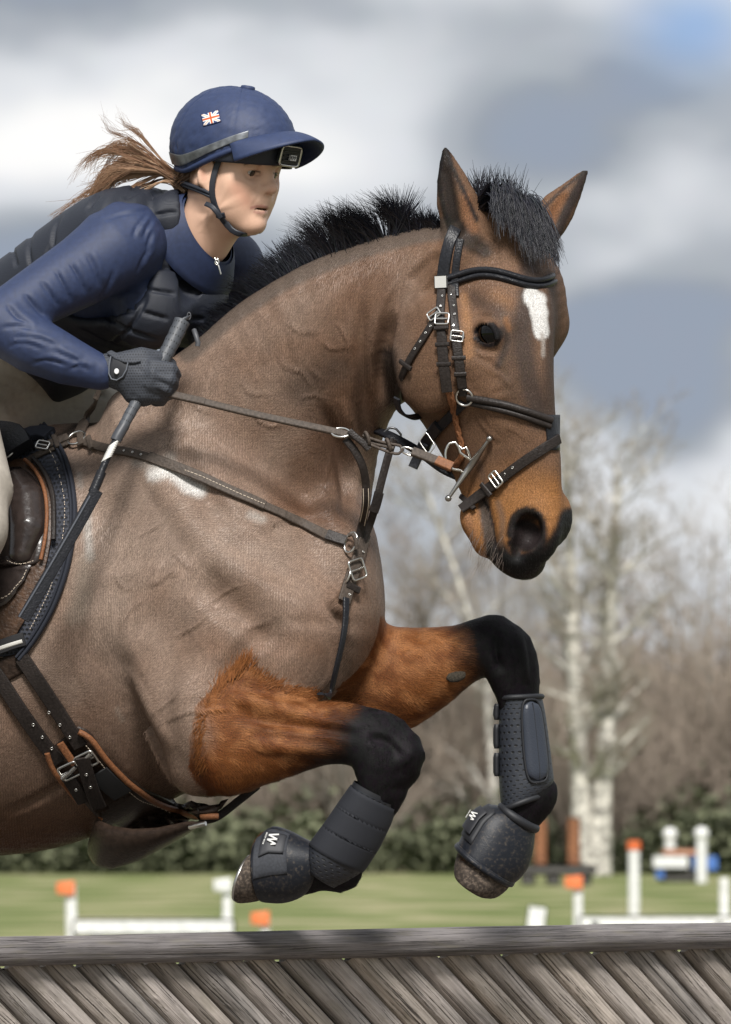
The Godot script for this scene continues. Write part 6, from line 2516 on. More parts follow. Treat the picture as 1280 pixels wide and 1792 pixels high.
func head_shape(sh: Array) -> void:
	hb(sh, -92, 30, 0, 95, 95, 73, .02)
	hb(sh, -48, -32, 0, 47, 68, 57, .03)
	hb(sh, -15, -92, 0, 19, 15, 19, .025)
	hb(sh, -40, 40, 0, 44, 50, 56, .03)
	for s in [-1.0, 1.0]:
		ht(sh, [[-22, -95, 12 * s, 13], [-60, -76, 44 * s, 15], [-90, -35, 57 * s, 16]], .03)
		hb(sh, -33, -55, 29 * s, 24, 28, 22, .03)
		hb(sh, -33, -24, 43 * s, 17, 15, 16, .03)
		ht(sh, [[-9, 13, 4 * s, 10], [-12, 17, 22 * s, 10.5], [-27, 11, 45 * s, 11]], .018)
		hb(sh, -2, -3, 31 * s, 15, 12, 17, .014, 1, .25 * s)
		hb(sh, -19, -3, 31 * s, 14.2, 13.2, 14.6, .004)
		hb(sh, -5, -4.6, 32 * s, 9, 4.2, 13, .0022, 1, .25 * s)
		ht(sh, [[-8, 5.5, 20 * s, 3], [-4.5, 6.5, 31 * s, 3.4], [-13, 3.5, 44 * s, 3]], .007)
	ht(sh, [[-9, 5, 0, 8.5], [4, -10, 0, 8.0], [14, -24, 0, 8.6]], .014)
	hb(sh, 15.5, -27, 0, 10.5, 9.0, 10.0, .008)
	for s in [-1.0, 1.0]:
		hb(sh, 4, -31.5, 11 * s, 9.5, 7.0, 6.2, .007)
		hb(sh, 9, -37.2, 6.2 * s, 5, 2.6, 3.0, .003, 1)
	hb(sh, -5, -50, 0, 14, 13, 24, .014)
	ht(sh, [[-13, -63, -23, 3.0], [0, -60, -11, 5.0], [4, -59.5, 0, 4.7], [0, -60, 11, 5.0], [-13, -63, 23, 3.0]], .005)
	ht(sh, [[-13, -65.5, -22, 3.2], [-2, -71, -11, 5.8], [2, -72.5, 0, 6.4], [-2, -71, 11, 5.8], [-13, -65.5, 22, 3.2]], .005)
	hb(sh, -4, -65.3, 0, 13, 1.8, 16, .0025, 1)
	# ear
	for s in [-1.0, 1.0]:
		hb(sh, -72, -19, 77 * s, 16, 27, 5.5, .005, 0, .40 * s)
		hb(sh, -64, -43, 72 * s, 8, 10, 5, .004)
		hb(sh, -69, -15, 84 * s, 9, 17, 7, .004, 1, .40 * s)
	tube(sh, [[hp(-90, -50, 0), .056], [P(374, 380, .03), .055], [P(350, 420, .01), .055]], .03)

func torso_shape(sh: Array, more: float, k := .02) -> void:
	var lat := Vector3(-sin(RYAW), 0, cos(RYAW))
	var st_ := []
	for s in [[-170, 700, -.25, .125, .175], [-60, 650, -.21, .12, .165], [60, 580, -.15, .112, .150], [165, 512, -.09, .118, .160], [245, 458, -.05, .118, .166], [296, 420, -.02, .095, .165], [330, 398, .0, .055, .085]]:
		st_.append([P(s[0], s[1], s[2]), Vector3(-.47, .88, 0) * (s[3] + more), lat * (s[4] + more)])
	chain(sh, eased(st_, 2), k)
	# bust
	ball(sh, P(262, 540, .05), Vector3(.06 + more, 0, 0), Vector3(0, .06 + more, 0), Vector3(0, 0, .05 + more), .05)
	ball(sh, P(330, 535, -.04), Vector3(.055 + more, 0, 0), Vector3(0, .06 + more, 0), Vector3(0, 0, .05 + more), .05)

func arm_shape(sh: Array, more: float) -> void:
	tube(sh, [[P(222, 425, .10), .066 + more], [P(195, 440, .115), .070 + more], [P(140, 476, .14), .062 + more], [P(78, 512, .17), .054 + more], [P(22, 546, .20), .048 + more], [P(-6, 568, .213), .046 + more]], .035)
	tube(sh, [[P(-6, 568, .213), .046 + more], [P(58, 603, .222), .050 + more], [P(120, 632, .228), .042 + more], [P(176, 652, .230), .031 + more]], .02)
	tube(sh, [[P(402, 455, -.14), .062 + more], [P(410, 500, -.17), .056 + more], [P(370, 590, -.20), .048 + more], [P(330, 640, -.17), .036 + more]], .035)

func leg_shape_rider(sh: Array, more: float) -> void:
	tube(sh, [[P(-170, 690, -.1), .12 + more], [P(-110, 765, .13), .105 + more], [P(-62, 860, .24), .080 + more], [P(-60, 925, .27), .066 + more]], .03)
	tube(sh, [[P(-60, 925, .27), .066 + more], [P(-120, 1060, .24), .062 + more], [P(-190, 1260, .22), .045 + more]], .02)
	tube(sh, [[P(-90, 690, -.24), .11 + more], [P(40, 715, -.27), .10 + more], [P(165, 742, -.30), .08 + more], [P(210, 770, -.34), .065 + more]], .03)
	tube(sh, [[P(210, 770, -.34), .065 + more], [P(130, 950, -.46), .06 + more], [P(40, 1150, -.5), .045 + more]], .02)

func dome_point(az: float, el: float, more := 0.0) -> Vector3:
	# on the helmet shell: az from the front towards the near side, el from the rim plane to the crown
	var d := hF * cos(az) * cos(el) + hR * sin(az) * cos(el) + hU * sin(el)
	var r := Vector3(.114 + more, .099 + more, .093 + more)
	var back := .004 * cos(az)
	return hp(-84, 36, 0) + hF * (cos(az) * cos(el) * r.x + back) + hR * sin(az) * cos(el) * r.z + hU * sin(el) * r.y

func rim_el(az: float) -> float:
	return lerpf(.14, -.60, smoothstep(.45, 2.1, absf(az)))

func dome_grid(a0: float, a1: float, na: int, e0: Callable, e1: Callable, ne: int, more: float, seams := false) -> Array:
	var rows := []
	for i in ne:
		var r := PackedVector3Array()
		for j in na:
			var az := lerpf(a0, a1, j / (na - 1.0))
			var el: float = lerpf(e0.call(az), e1.call(az), i / (ne - 1.0))
			var m := more
			if seams:
				var g := fmod(absf(az) + PI / 6.0, PI / 3.0) - PI / 6.0
				m -= .0016 * exp(-pow(g * cos(el) / .014, 2.0))
				m += .0022 * rough.get_noise_3d(az * 7.0, el * 4.0, 3.0) * smoothstep(.5, -.3, el) + .0012 * rough.get_noise_3d(az * 3.0, el * 9.0, 8.0)
				m += .0018 * sin(az * 46.0 + rough.get_noise_1d(az * 5.0) * 6.0) * smoothstep(-.05, -.3, el - rim_el(az) - .28) * .6
			r.append(dome_point(az, el, m))
		rows.append(r)
	return rows

func on_rider(sh: Array, px: float, py: float, lift: float) -> Vector3:
	var p := cast(sh, px, py)
	return p + grad(sh, p) * lift

func build_rider() -> void:
	var pitch := .20
	var fy := .925
	hF = Vector3(sin(fy) * cos(pitch), -sin(pitch), cos(fy) * cos(pitch))
	hR = Vector3(-cos(fy), 0, sin(fy))
	hU = hF.cross(hR).normalized()
	if hU.y < 0: hU = -hU
	hO = P(468, 301, .10)
	var t := thing("person", "rider in navy helmet cover and body protector crouching forward over the horse's neck", "person")
	# body: head, neck, trunk and limbs as one figure
	var body := []
	head_shape(body)
	var n_head := body.size()
	torso_shape(body, -.012)
	arm_shape(body, -.010)
	leg_shape_rider(body, -.008)
	var hlo := P(300, 470, -.2)
	var hhi := P(540, 140, .3)
	var face := nets(body.slice(0, n_head), .0026, Vector3(hlo.x, P(0, 415, 0).y, -9), hhi + Vector3(0, 0, 9), 2)
	var rest := nets(body, .012, Vector3(-9, -9, -9), Vector3(9, 9, 9), 2)
	keep(rest, Vector3(P(305, 0, 0).x, P(0, 412, 0).y, -9), Vector3(9, 9, 9), false)
	bucket(face)
	relief(face, [452, 287, 447, 286, 438, 287], 3, .0006)
	relief(face, [456, 340, 447, 352, 440, 364], 5, -.0008)
	normals(face)
	var skin := Color(.68, .435, .315)
	face.c.resize(face.v.size())
	for i in face.v.size():
		var b := rough.get_noise_3dv(face.v[i] * 30.0)
		var f := rough.get_noise_3dv(face.v[i] * 160.0)
		face.c[i] = skin * (1.0 + b * .05 + f * .05)
	tint(face, [415, 330, 425, 340, 432, 352], 26, Color(.66, .35, .25), .7, 1.0)
	tint(face, [478, 330, 470, 338], 10, Color(.60, .33, .245), .5, 1.0)
	tint(face, [440, 364, 450, 361, 458, 360, 468, 363], 3.6, Color(.46, .215, .18), .85, .7)
	tint(face, [446, 371, 456, 373, 464, 371], 4.0, Color(.47, .23, .19), .75, .8)
	tint(face, [446, 365.5, 456, 366, 466, 366], 1.8, Color(.06, .03, .025), .9, .6)
	tint(face, [428, 288, 438, 285, 448, 286, 456, 289], 3.0, Color(.13, .075, .05), .85, .8)
	tint(face, [478, 290, 486, 289, 492, 291], 2.6, Color(.13, .075, .05), .75, .8)
	tint(face, [436, 303, 441, 300.5, 448, 299.5, 456, 301.5], 2.4, Color(.05, .03, .025), .85, .7)
	tint(face, [479, 304, 484, 302.5, 490, 304], 1.8, Color(.05, .03, .025), .8, .7)
	tint(face, [436, 306, 446, 309, 455, 307], 3.2, Color(.50, .29, .22), .6, .9)
	tint(face, [350, 288, 355, 300, 358, 312], 8, Color(.40, .19, .13), .6, 1.0)
	tint(face, [335, 300, 328, 316, 336, 330, 348, 330], 12, Color(.16, .085, .05), .9, .6)
	rest.c.resize(rest.v.size())
	rest.c.fill(skin)
	add_hide(rest, face)
	rest.c.append_array(face.c)
	var sm := mat(Color.WHITE, .48)
	sm.vertex_color_use_as_albedo = true
	sm.metallic_specular = .42
	grain(sm, null, noise_tex(.16, 3, 0, 1, 256, true, 2, 81), 26.0, .18)
	put("body", mesh_of(rest), sm, t)
	# eyes
	var eye_white := mat(lin(.62, .59, .56), .15)
	var iris := mat(lin(.045, .035, .028), .1)
	for s in [-1.0, 1.0]:
		var c := hp(-19.5, -3.5, 31 * s)
		var sp := SphereMesh.new()
		sp.radius = .0125
		sp.height = .025
		var o := put("eye", sp, eye_white, t)
		o.position = c
		var look := (hF * .96 - hU * .30 - hR * .12).normalized()
		var ir := SphereMesh.new()
		ir.radius = .0074
		ir.height = .0040
		var io := put("iris", ir, iris, o)
		io.transform = Transform3D(Basis(look.cross(Vector3.UP).normalized(), look, look.cross(Vector3.UP).cross(look).normalized()), look * .0112)
	var lash := Hair.new()
	for i in 26:
		var u := i / 25.0
		for s in [-1.0, 1.0]:
			var a := hp(-5.5 - 7 * pow(absf(u * 2 - 1), 2), -2.2 - absf(u - .4) * 2.5, (21 + 22 * u) * s)
			strand(lash, PackedVector3Array([a, a + hF * .004 - hU * .002, a + hF * .007 - hU * .0012]), .0003, Color(.02, .014, .012), hR)
	tag(put("eyelashes", hair_mesh(lash), hair_mat(), t), "", "", "", "stuff")
	build_clothes(t)
	build_helmet(t)
	build_ponytail(t)
	build_glove(t)

func hair_mat() -> StandardMaterial3D:
	var m := mat(Color.WHITE, .45)
	m.vertex_color_use_as_albedo = true
	return m

func build_clothes(t: Node3D) -> void:
	var weave := noise_tex(.35, 2, 0, 1, 256, true, 2, 82)
	var shirt_m := grain(mat(lin(.018, .032, .088), .62), noise_tex(.02, 3, .82, 1.0, 256, false, 4, 83), weave, 16.0, .4)
	# shirt
	var sh := []
	torso_shape(sh, -.004)
	ball(sh, P(-198, 957, -.1), Vector3(.40, 0, 0), Vector3(0, .40, 0), Vector3(0, 0, .40), .01, 1)
	arm_shape(sh, .0)
	tube(sh, [[P(395, 330, .05), .06], [P(374, 378, .03), .055], [P(358, 408, .02), .050]], .01, 1)
	var s := nets(sh, .0075, P(-130, 800, -.5), Vector3(9, P(0, 330, 0).y, 9), 2)
	finer(s)
	bucket(s)
	for l in [[262, 368, 235, 372, 205, 378, 178, 388], [262, 372, 250, 385, 238, 402, 232, 420], [267, 385, 258, 400, 250, 420], [268, 400, 262, 420, 256, 440], [265, 430, 250, 455, 240, 480], [150, 440, 165, 470, 175, 505], [120, 455, 138, 485, 150, 515], [95, 468, 112, 500, 126, 530], [70, 490, 92, 520, 104, 540], [40, 512, 62, 538, 80, 556], [200, 470, 190, 500, 170, 530], [10, 530, 30, 555, 60, 570], [0, 575, 30, 570, 60, 575], [10, 610, 40, 600, 80, 612], [50, 640, 80, 630, 120, 640], [90, 610, 110, 622, 140, 632], [120, 650, 140, 640, 160, 650], [20, 590, 60, 592, 100, 605]]:
		relief(s, l, 5.5, -.0030)
		var shifted := []
		for i in l.size(): shifted.append(l[i] + (9 if i % 2 == 0 else -5))
		relief(s, shifted, 10, .0020)
	normals(s)
	var sn := put("shirt", mesh_of(s), shirt_m, t)
	# collar, open at the zip
	var lat := Vector3(-sin(RYAW), 0, cos(RYAW))
	put("collar", loft([[P(364, 400, .03), E3(Vector3.ZERO, -27, -64), lat * .062], [P(357, 411, .022), E3(Vector3.ZERO, -33, -72), lat * .074], [P(334, 438, .0), E3(Vector3.ZERO, -46, -82), lat * .100]], 40, .006), shirt_m, t)
	put("zip", joined([rod([P(379, 458, .118), P(383, 466, .12), P(387, 480, .12)], .0016), ring(P(380, 459, .12), Vector3(.003, .002, 0), Vector3(.001, -.004, 0), .0014, 14), rod([P(376, 452, .116), P(380, 456, .118), P(382, 453, .117)], .0022)]), steel, t)
	# body protector
	var v := []
	torso_shape(v, .013)
	ball(v, P(-198, 965, -.1), Vector3(.40, 0, 0), Vector3(0, .40, 0), Vector3(0, 0, .40), .012, 1)
	# openings: near arm, far arm, neck and the open front
	tube(v, [[P(196, 452, .16), .062], [P(188, 474, .12), .075], [P(160, 500, .06), .07]], .012, 1)
	ball(v, P(205, 436, .15), Vector3(.060, .012, 0), Vector3(-.016, .082, 0), Vector3(-.03, 0, .085), .010, 1)
	ball(v, P(176, 488, .16), Vector3(.072, .0, 0), Vector3(-.02, .064, 0), Vector3(-.03, 0, .09), .010, 1)
	ball(v, P(425, 470, -.12), Vector3(.05, 0, 0), Vector3(0, .075, 0), Vector3(0, 0, .08), .010, 1)
	tube(v, [[P(362, 350, .04), .050], [P(350, 420, .03), .062], [P(340, 500, .06), .030], [P(330, 545, .11), .012]], .008, 1)
	var vs := nets(v, .0065, P(-40, 720, -.4), Vector3(9, P(0, 310, 0).y, 9), 2)
	finer(vs)
	bucket(vs)
	for l in [[262, 340, 290, 334], [268, 378, 295, 372, 314, 372], [270, 424, 295, 423, 314, 424], [272, 468, 295, 468, 312, 474], [250, 505, 280, 510, 312, 515], [262, 512, 245, 545, 226, 575, 200, 598, 186, 612], [245, 545, 270, 552, 300, 560], [165, 535, 190, 540, 215, 545, 240, 550], [165, 535, 195, 560, 222, 577, 260, 590, 285, 595], [130, 570, 165, 590, 192, 602, 225, 612, 260, 620], [215, 528, 240, 542], [100, 610, 140, 622, 180, 640], [340, 520, 352, 510, 372, 497], [330, 558, 350, 558, 362, 560], [352, 470, 362, 482, 378, 496], [60, 400, 50, 430, 55, 470], [110, 372, 96, 400, 92, 440], [20, 430, 30, 470], [180, 335, 165, 350, 150, 370], [235, 318, 232, 335], [30, 520, 60, 560, 90, 600]]:
		relief(vs, l, 6, -.0055)
	for l in [[215, 350, 250, 335, 262, 345], [90, 420, 80, 460, 84, 500]]:
		relief(vs, l, 5, -.003)
	normals(vs)
	var vm := grain(mat(lin(.0095, .013, .024), .58), noise_tex(.03, 3, .8, 1.0, 256, false, 4, 84), mesh_weave(), 30.0, .8)
	var vn := put("body_protector", mesh_of(vs), vm, t)
	var trim := mat(lin(.012, .014, .02), .6)
	var zp := []
	for i in 16:
		var a := lay(v, [330 - i * 2.9, 548 + i * 4.6], .0015)
		zp.append(box(a[0][0], Vector3(.005, .0022, .004), .0006))
	put("zip_teeth", joined(zp), mat(lin(.05, .05, .055), .4), vn)
	put("zip_pull", joined([ring(on_rider(v, 326, 552, .006), Vector3(.003, 0, 0), Vector3(0, -.006, 0), .0012, 14), rod([P(340, 578, .20), P(344, 590, .21), P(347, 600, .21), P(346, 606, .21)], .0046)]), mat(lin(.06, .062, .07), .5), vn)
	# breeches
	var br := []
	leg_shape_rider(br, .003)
	var st_ := []
	for q in [[-200, 700, -.25, .13, .18], [-80, 660, -.22, .125, .17], [30, 600, -.17, .112, .152]]:
		st_.append([P(q[0], q[1], q[2]), Vector3(-.47, .88, 0) * q[3], lat * q[4]])
	chain(br, st_, .05)
	var bs := nets(br, .009, P(-400, 1120, -.7), Vector3(9, 9, 9), 2)
	bucket(bs)
	for l in [[0, 668, 20, 690, 26, 715], [0, 655, 30, 672, 60, 690, 90, 695], [0, 700, 14, 715, 22, 740], [60, 690, 68, 680, 72, 668], [140, 690, 160, 684, 185, 686], [150, 700, 170, 692, 190, 690]]:
		relief(bs, l, 8, -.005)
	normals(bs)
	put("breeches", mesh_of(bs), grain(mat(lin(.44, .40, .345), .8), noise_tex(.02, 3, .88, 1.0, 256, false, 4, 85), weave, 14.0, .5), t)
	var bt := []
	tube(bt, [[P(-118, 1050, .24), .072], [P(-190, 1260, .22), .056], [P(-205, 1330, .22), .050]], .02)
	tube(bt, [[P(-205, 1345, .22), .045], [P(-160, 1365, .235), .042], [P(-90, 1375, .25), .034]], .03)
	put("riding_boot", mesh_of(nets(bt, .012)), black_leather, t)

func mesh_weave() -> Texture2D:
	var im := Image.create(128, 128, false, Image.FORMAT_RGB8)
	for y in 128:
		for x in 128:
			var g := .5 + .25 * sin(TAU * (x + y) / 8.0) + .25 * sin(TAU * (x - y) / 8.0)
			im.set_pixel(x, y, Color(g, g, g))
	im.bump_map_to_normal_map(2.0)
	return ImageTexture.create_from_image(im)

func build_helmet(t: Node3D) -> void:
	var navy := grain(mat(lin(.020, .036, .100), .6), noise_tex(.02, 3, .85, 1.0, 256, false, 4, 86), noise_tex(.3, 2, 0, 1, 256, true, 2, 82), 16.0, .35)
	var dark := mat(lin(.014, .017, .026), .55)
	var h := put("helmet", sheet(dome_grid(-PI, PI, 170, func(a): return rim_el(a), func(_a): return PI * .497, 46, 0.0, true), .003), navy, t)
	# reflective band
	put("reflective_band", sheet(dome_grid(.80, 2.9, 70, func(a): return rim_el(a) + lerpf(.13, .09, smoothstep(.8, 2.6, a)), func(a): return rim_el(a) + lerpf(.25, .30, smoothstep(.8, 2.6, a)), 8, .0048), .0008), grain(mat(lin(.30, .32, .35), .38, .35), noise_tex(.012, 4, .25, 1.0, 256, false, 4, 87), null, 9.0), h)
	put("button", loft([[dome_point(0, 1.5, .001), hF * .013, hR * .013], [dome_point(0, 1.5, .006), hF * .012, hR * .012], [dome_point(0, 1.5, .0075), hF * .007, hR * .007]], 20), navy, h)
	# elastic hem
	var hem := PackedVector3Array()
	var hn := PackedVector3Array()
	for k in 120:
		var a := TAU * k / 120.0 - PI
		hem.append(dome_point(a, rim_el(a), .0015 + .0012 * sin(a * 60.0)))
		hn.append((dome_point(a, rim_el(a), .01) - dome_point(a, rim_el(a), 0)).normalized())
	put("hem", sweep(hem, hn, circle_profile(.0055, 8), true, PackedFloat32Array(), true), navy, h)
	# peak
	var rows := []
	var tilt := hF.rotated(hR, .0)
	var fwd := (hF * .97 + hU * .24).normalized()
	var upv := fwd.cross(hR).normalized()
	if upv.dot(hU) < 0: upv = -upv
	for i in 12:
		var u := i / 11.0
		var r := PackedVector3Array()
		for j in 41:
			var a := lerpf(-1.1, 1.1, j / 40.0)
			var base := dome_point(a, .40 - .30 * pow(absf(a), 1.6), .002)
			var reach := .002 + .062 * pow(maxf(cos(a * 1.38), .0), .5)
			r.append(base + (fwd * cos(a * .4) + hR * sin(a * .4) * .6).normalized() * reach * u - upv * .020 * u * u * (1.0 + .6 * a * a))
		rows.append(r)
	put("peak", sheet(rows, .005, false, .001), navy, h)
	# front band and its metal-framed device
	put("front_band", sheet(dome_grid(-1.3, 1.3, 60, func(a): return -.20 - .09 * absf(a), func(a): return .16 - .10 * a * a, 8, -.001), .003), dark, h)
	var dc := dome_point(.04, -.01, .010)
	var dn := (dome_point(.10, -.10, .03) - dome_point(.10, -.10, 0)).normalized()
	var du := hU.cross(dn).normalized()
	var dv := dn.cross(du).normalized()
	var dev := put("head_camera", box(Vector3.ZERO, Vector3(.047, .033, .010), .002), mat(lin(.016, .018, .022), .4), h)
	dev.transform = Transform3D(Basis(du, dv, dn), dc)
	put("metal_frame", frame_ring(Vector3(0, 0, .005), Vector3(.0240, 0, 0), Vector3(0, .0172, 0), .0021), steel, dev)
	for k in 3: put("rib", box(Vector3(0, -.008 + k * .008, .0062), Vector3(.038, .0022, .003), .0006), mat(lin(.05, .055, .06), .4), dev)
	put("name_plate", box(Vector3(.003, -.002, .0085), Vector3(.017, .011, .003), .0006), mat(lin(.60, .61, .62), .35), dev)
	var tm := TextMesh.new()
	var f := SystemFont.new()
	f.font_names = PackedStringArray(["Droid Sans"])
	f.font_weight = 700
	tm.font = f
	tm.text = "KPP"
	tm.font_size = 16
	tm.pixel_size = .0005
	tm.depth = .0004
	var tx := put("plate_words", tm, dark, dev)
	tx.position = Vector3(.003, -.002, .0102)
	# flag patch
	flag_patch(h)
	# straps
	var head := []
	head_shape(head)
	put("chin_strap", strap(head, [387, 276, 380, 290, 373, 306, 370, 325, 372, 345, 378, 362, 388, 380, 400, 395], .0105, .003, .002), dark, h)
	put("chin_strap", sweep(curve([P(396, 390, cast(head, 396, 390).z + .004), P(406, 402, cast(head, 404, 396).z + .006), P(420, 409, cast(head, 415, 396).z + .004), P(434, 409, .07), P(446, 404, .05)]), steady(curve([P(396, 390, cast(head, 396, 390).z + .004), P(406, 402, cast(head, 404, 396).z + .006), P(420, 409, cast(head, 415, 396).z + .004), P(434, 409, .07), P(446, 404, .05)]), Vector3(0, -.5, .85)), strap_profile(.0105, .003)), dark, h)
	put("rear_strap", strap(head, [311, 314, 325, 321, 345, 328, 362, 334, 373, 342], .0125, .0045, .004, .6, -.6, roll_profile(.0125, .004)), dark, h)
	put("strap_tail", sweep(curve([P(361, 357, .115), P(370, 361, .125), P(379, 370, .128), P(386, 381, .124)]), steady(curve([P(361, 357, .115), P(370, 361, .125), P(379, 370, .128), P(386, 381, .124)]), Vector3(-.3, .4, 1)), strap_profile(.009, .0025)), dark, h)
	put("strap_slider", strap(head, [381, 374, 388, 377, 396, 374], .010, .003, .005), dark, h)
	put("strap_buckle", joined([ring(P(425, 405, .085), Vector3(.009, .001, 0), Vector3(0, .004, .002), .0016, 18)]), steel, h)

func flag_patch(h: Node3D) -> void:
	var w := 96
	var hh := 64
	var im := Image.create(w, hh, false, Image.FORMAT_RGB8)
	var blue := Color(.16, .24, .46)
	var white := Color(.90, .90, .88)
	var red := Color(.80, .36, .16)
	for y in hh:
		for x in w:
			var u := (x - w * .5) / (w * .5)
			var v := (y - hh * .5) / (hh * .5)
			var c := blue
			var d := minf(absf(u - v), absf(u + v))
			if d < .28: c = white
			if d < .06: c = red.lerp(white, .5)
			if absf(u) < .22 or absf(v) < .30: c = white
			if absf(u) < .10 or absf(v) < .14: c = red
			if absf(u) > .93 or absf(v) > .90: c = Color(.12, .17, .33)
			c = c * (.9 + .1 * sin(x * 2.1) * sin(y * 2.3))
			im.set_pixel(x, y, c)
	var m := mat(Color.WHITE, .8)
	m.albedo_texture = ImageTexture.create_from_image(im)
	# laid on the near side of the shell
	var rows := []
	var c0 := Vector2(370, 207)
	for i in 7:
		var r := PackedVector3Array()
		for j in 9:
			var s := c0 + Vector2(15.5, -4.2) * (j / 4.0 - 1.0) + Vector2(2.4, 10.5) * (i / 3.0 - 1.0)
			r.append(dome_hit(s))
		rows.append(r)
	put("flag_patch", sheet(rows, .0018, false, .0004), m, h)

func dome_hit(s: Vector2) -> Vector3:
	# the shell point that shows at s in the side view
	var az := 1.6
	var el := .5
	for k in 40:
		var q := Q(dome_point(az, el, .003))
		var da := (Q(dome_point(az + .01, el, .003)) - q) / .01
		var de := (Q(dome_point(az, el + .01, .003)) - q) / .01
		var det := da.x * de.y - da.y * de.x
		if absf(det) < 1e-6: break
		var e := s - q
		az += clampf((e.x * de.y - e.y * de.x) / det, -.2, .2)
		el += clampf((da.x * e.y - da.y * e.x) / det, -.2, .2)
	return dome_point(az, el, .003)

func build_ponytail(t: Node3D) -> void:
	var rng := RandomNumberGenerator.new()
	rng.seed = 12
	var h := Hair.new()
	var knot := P(322, 322, .02)
	for i in 1500:
		var lock := rng.randi() % 46
		var kr := RandomNumberGenerator.new()
		kr.seed = 100 + lock
		var k := float(lock) / 46.0
		var mids: Array
		if k < .66: mids = [Vector2(285, 300), Vector2(250, 291), Vector2(212, 297), Vector2(186, 318), Vector2(168, 348)]
		elif k < .80: mids = [Vector2(280, 288), Vector2(240, 266), Vector2(200, 254), Vector2(165, 264), Vector2(146, 292)]
		elif k < .90: mids = [Vector2(275, 282), Vector2(245, 262), Vector2(222, 248), Vector2(206, 238), Vector2(203, 226)]
		else: mids = [Vector2(282, 306), Vector2(240, 316), Vector2(195, 332), Vector2(150, 354), Vector2(104, 382)]
		var wild := 5.0 if k < .66 else 11.0
		var off := Vector2(kr.randfn(0, 1), kr.randfn(0, 1))
		var z := kr.randfn(.02, .014)
		var spin := kr.randf() * TAU
		var a := knot + Vector3(rng.randfn(0, .005), rng.randfn(0, .008), rng.randfn(0, .010))
		var pts := [a]
		var used: int = 5 if rng.randf() < .55 else 4
		for j in used:
			var curl := Vector2(cos(spin + j * 1.3), sin(spin + j * 1.3)) * (1.5 + j * 1.8)
			var m: Vector2 = mids[j] + off * wild * (.45 + .34 * j) + curl + Vector2(rng.randfn(0, 1), rng.randfn(0, 1)) * (.8 + j * (1.0 if rng.randf() < .85 else 3.2))
			pts.append(P(m.x, m.y, z - .010 * j))
		var c := curve(pts, .010)
		var tone := clampf(kr.randf() * .7 + rng.randf() * .3, 0, 1)
		var col := Color(.17, .085, .046).lerp(Color(.50, .32, .20), tone * tone).lerp(Color(.55, .40, .28), .6 if rng.randf() < .10 else 0.0)
		strand(h, c, .00062 + rng.randf() * .0004, col, Vector3(.1, .9, .3))
	# nape hair under the rim
	for i in 260:
		var a := hp(-150 + rng.randf() * 45, -18 - rng.randf() * 12, 52 + rng.randfn(0, 6))
		var e := knot + Vector3(rng.randfn(0, .008), rng.randfn(0, .008), .01)
		strand(h, PackedVector3Array([a, a.lerp(e, .5) + hR * .012 - hU * .004, e]), .0009, Color(.10, .055, .03) * (.6 + rng.randf()), Vector3(0, 1, .2))
	tag(put("ponytail", hair_mesh(h), hair_mat(), t), "", "", "", "stuff")

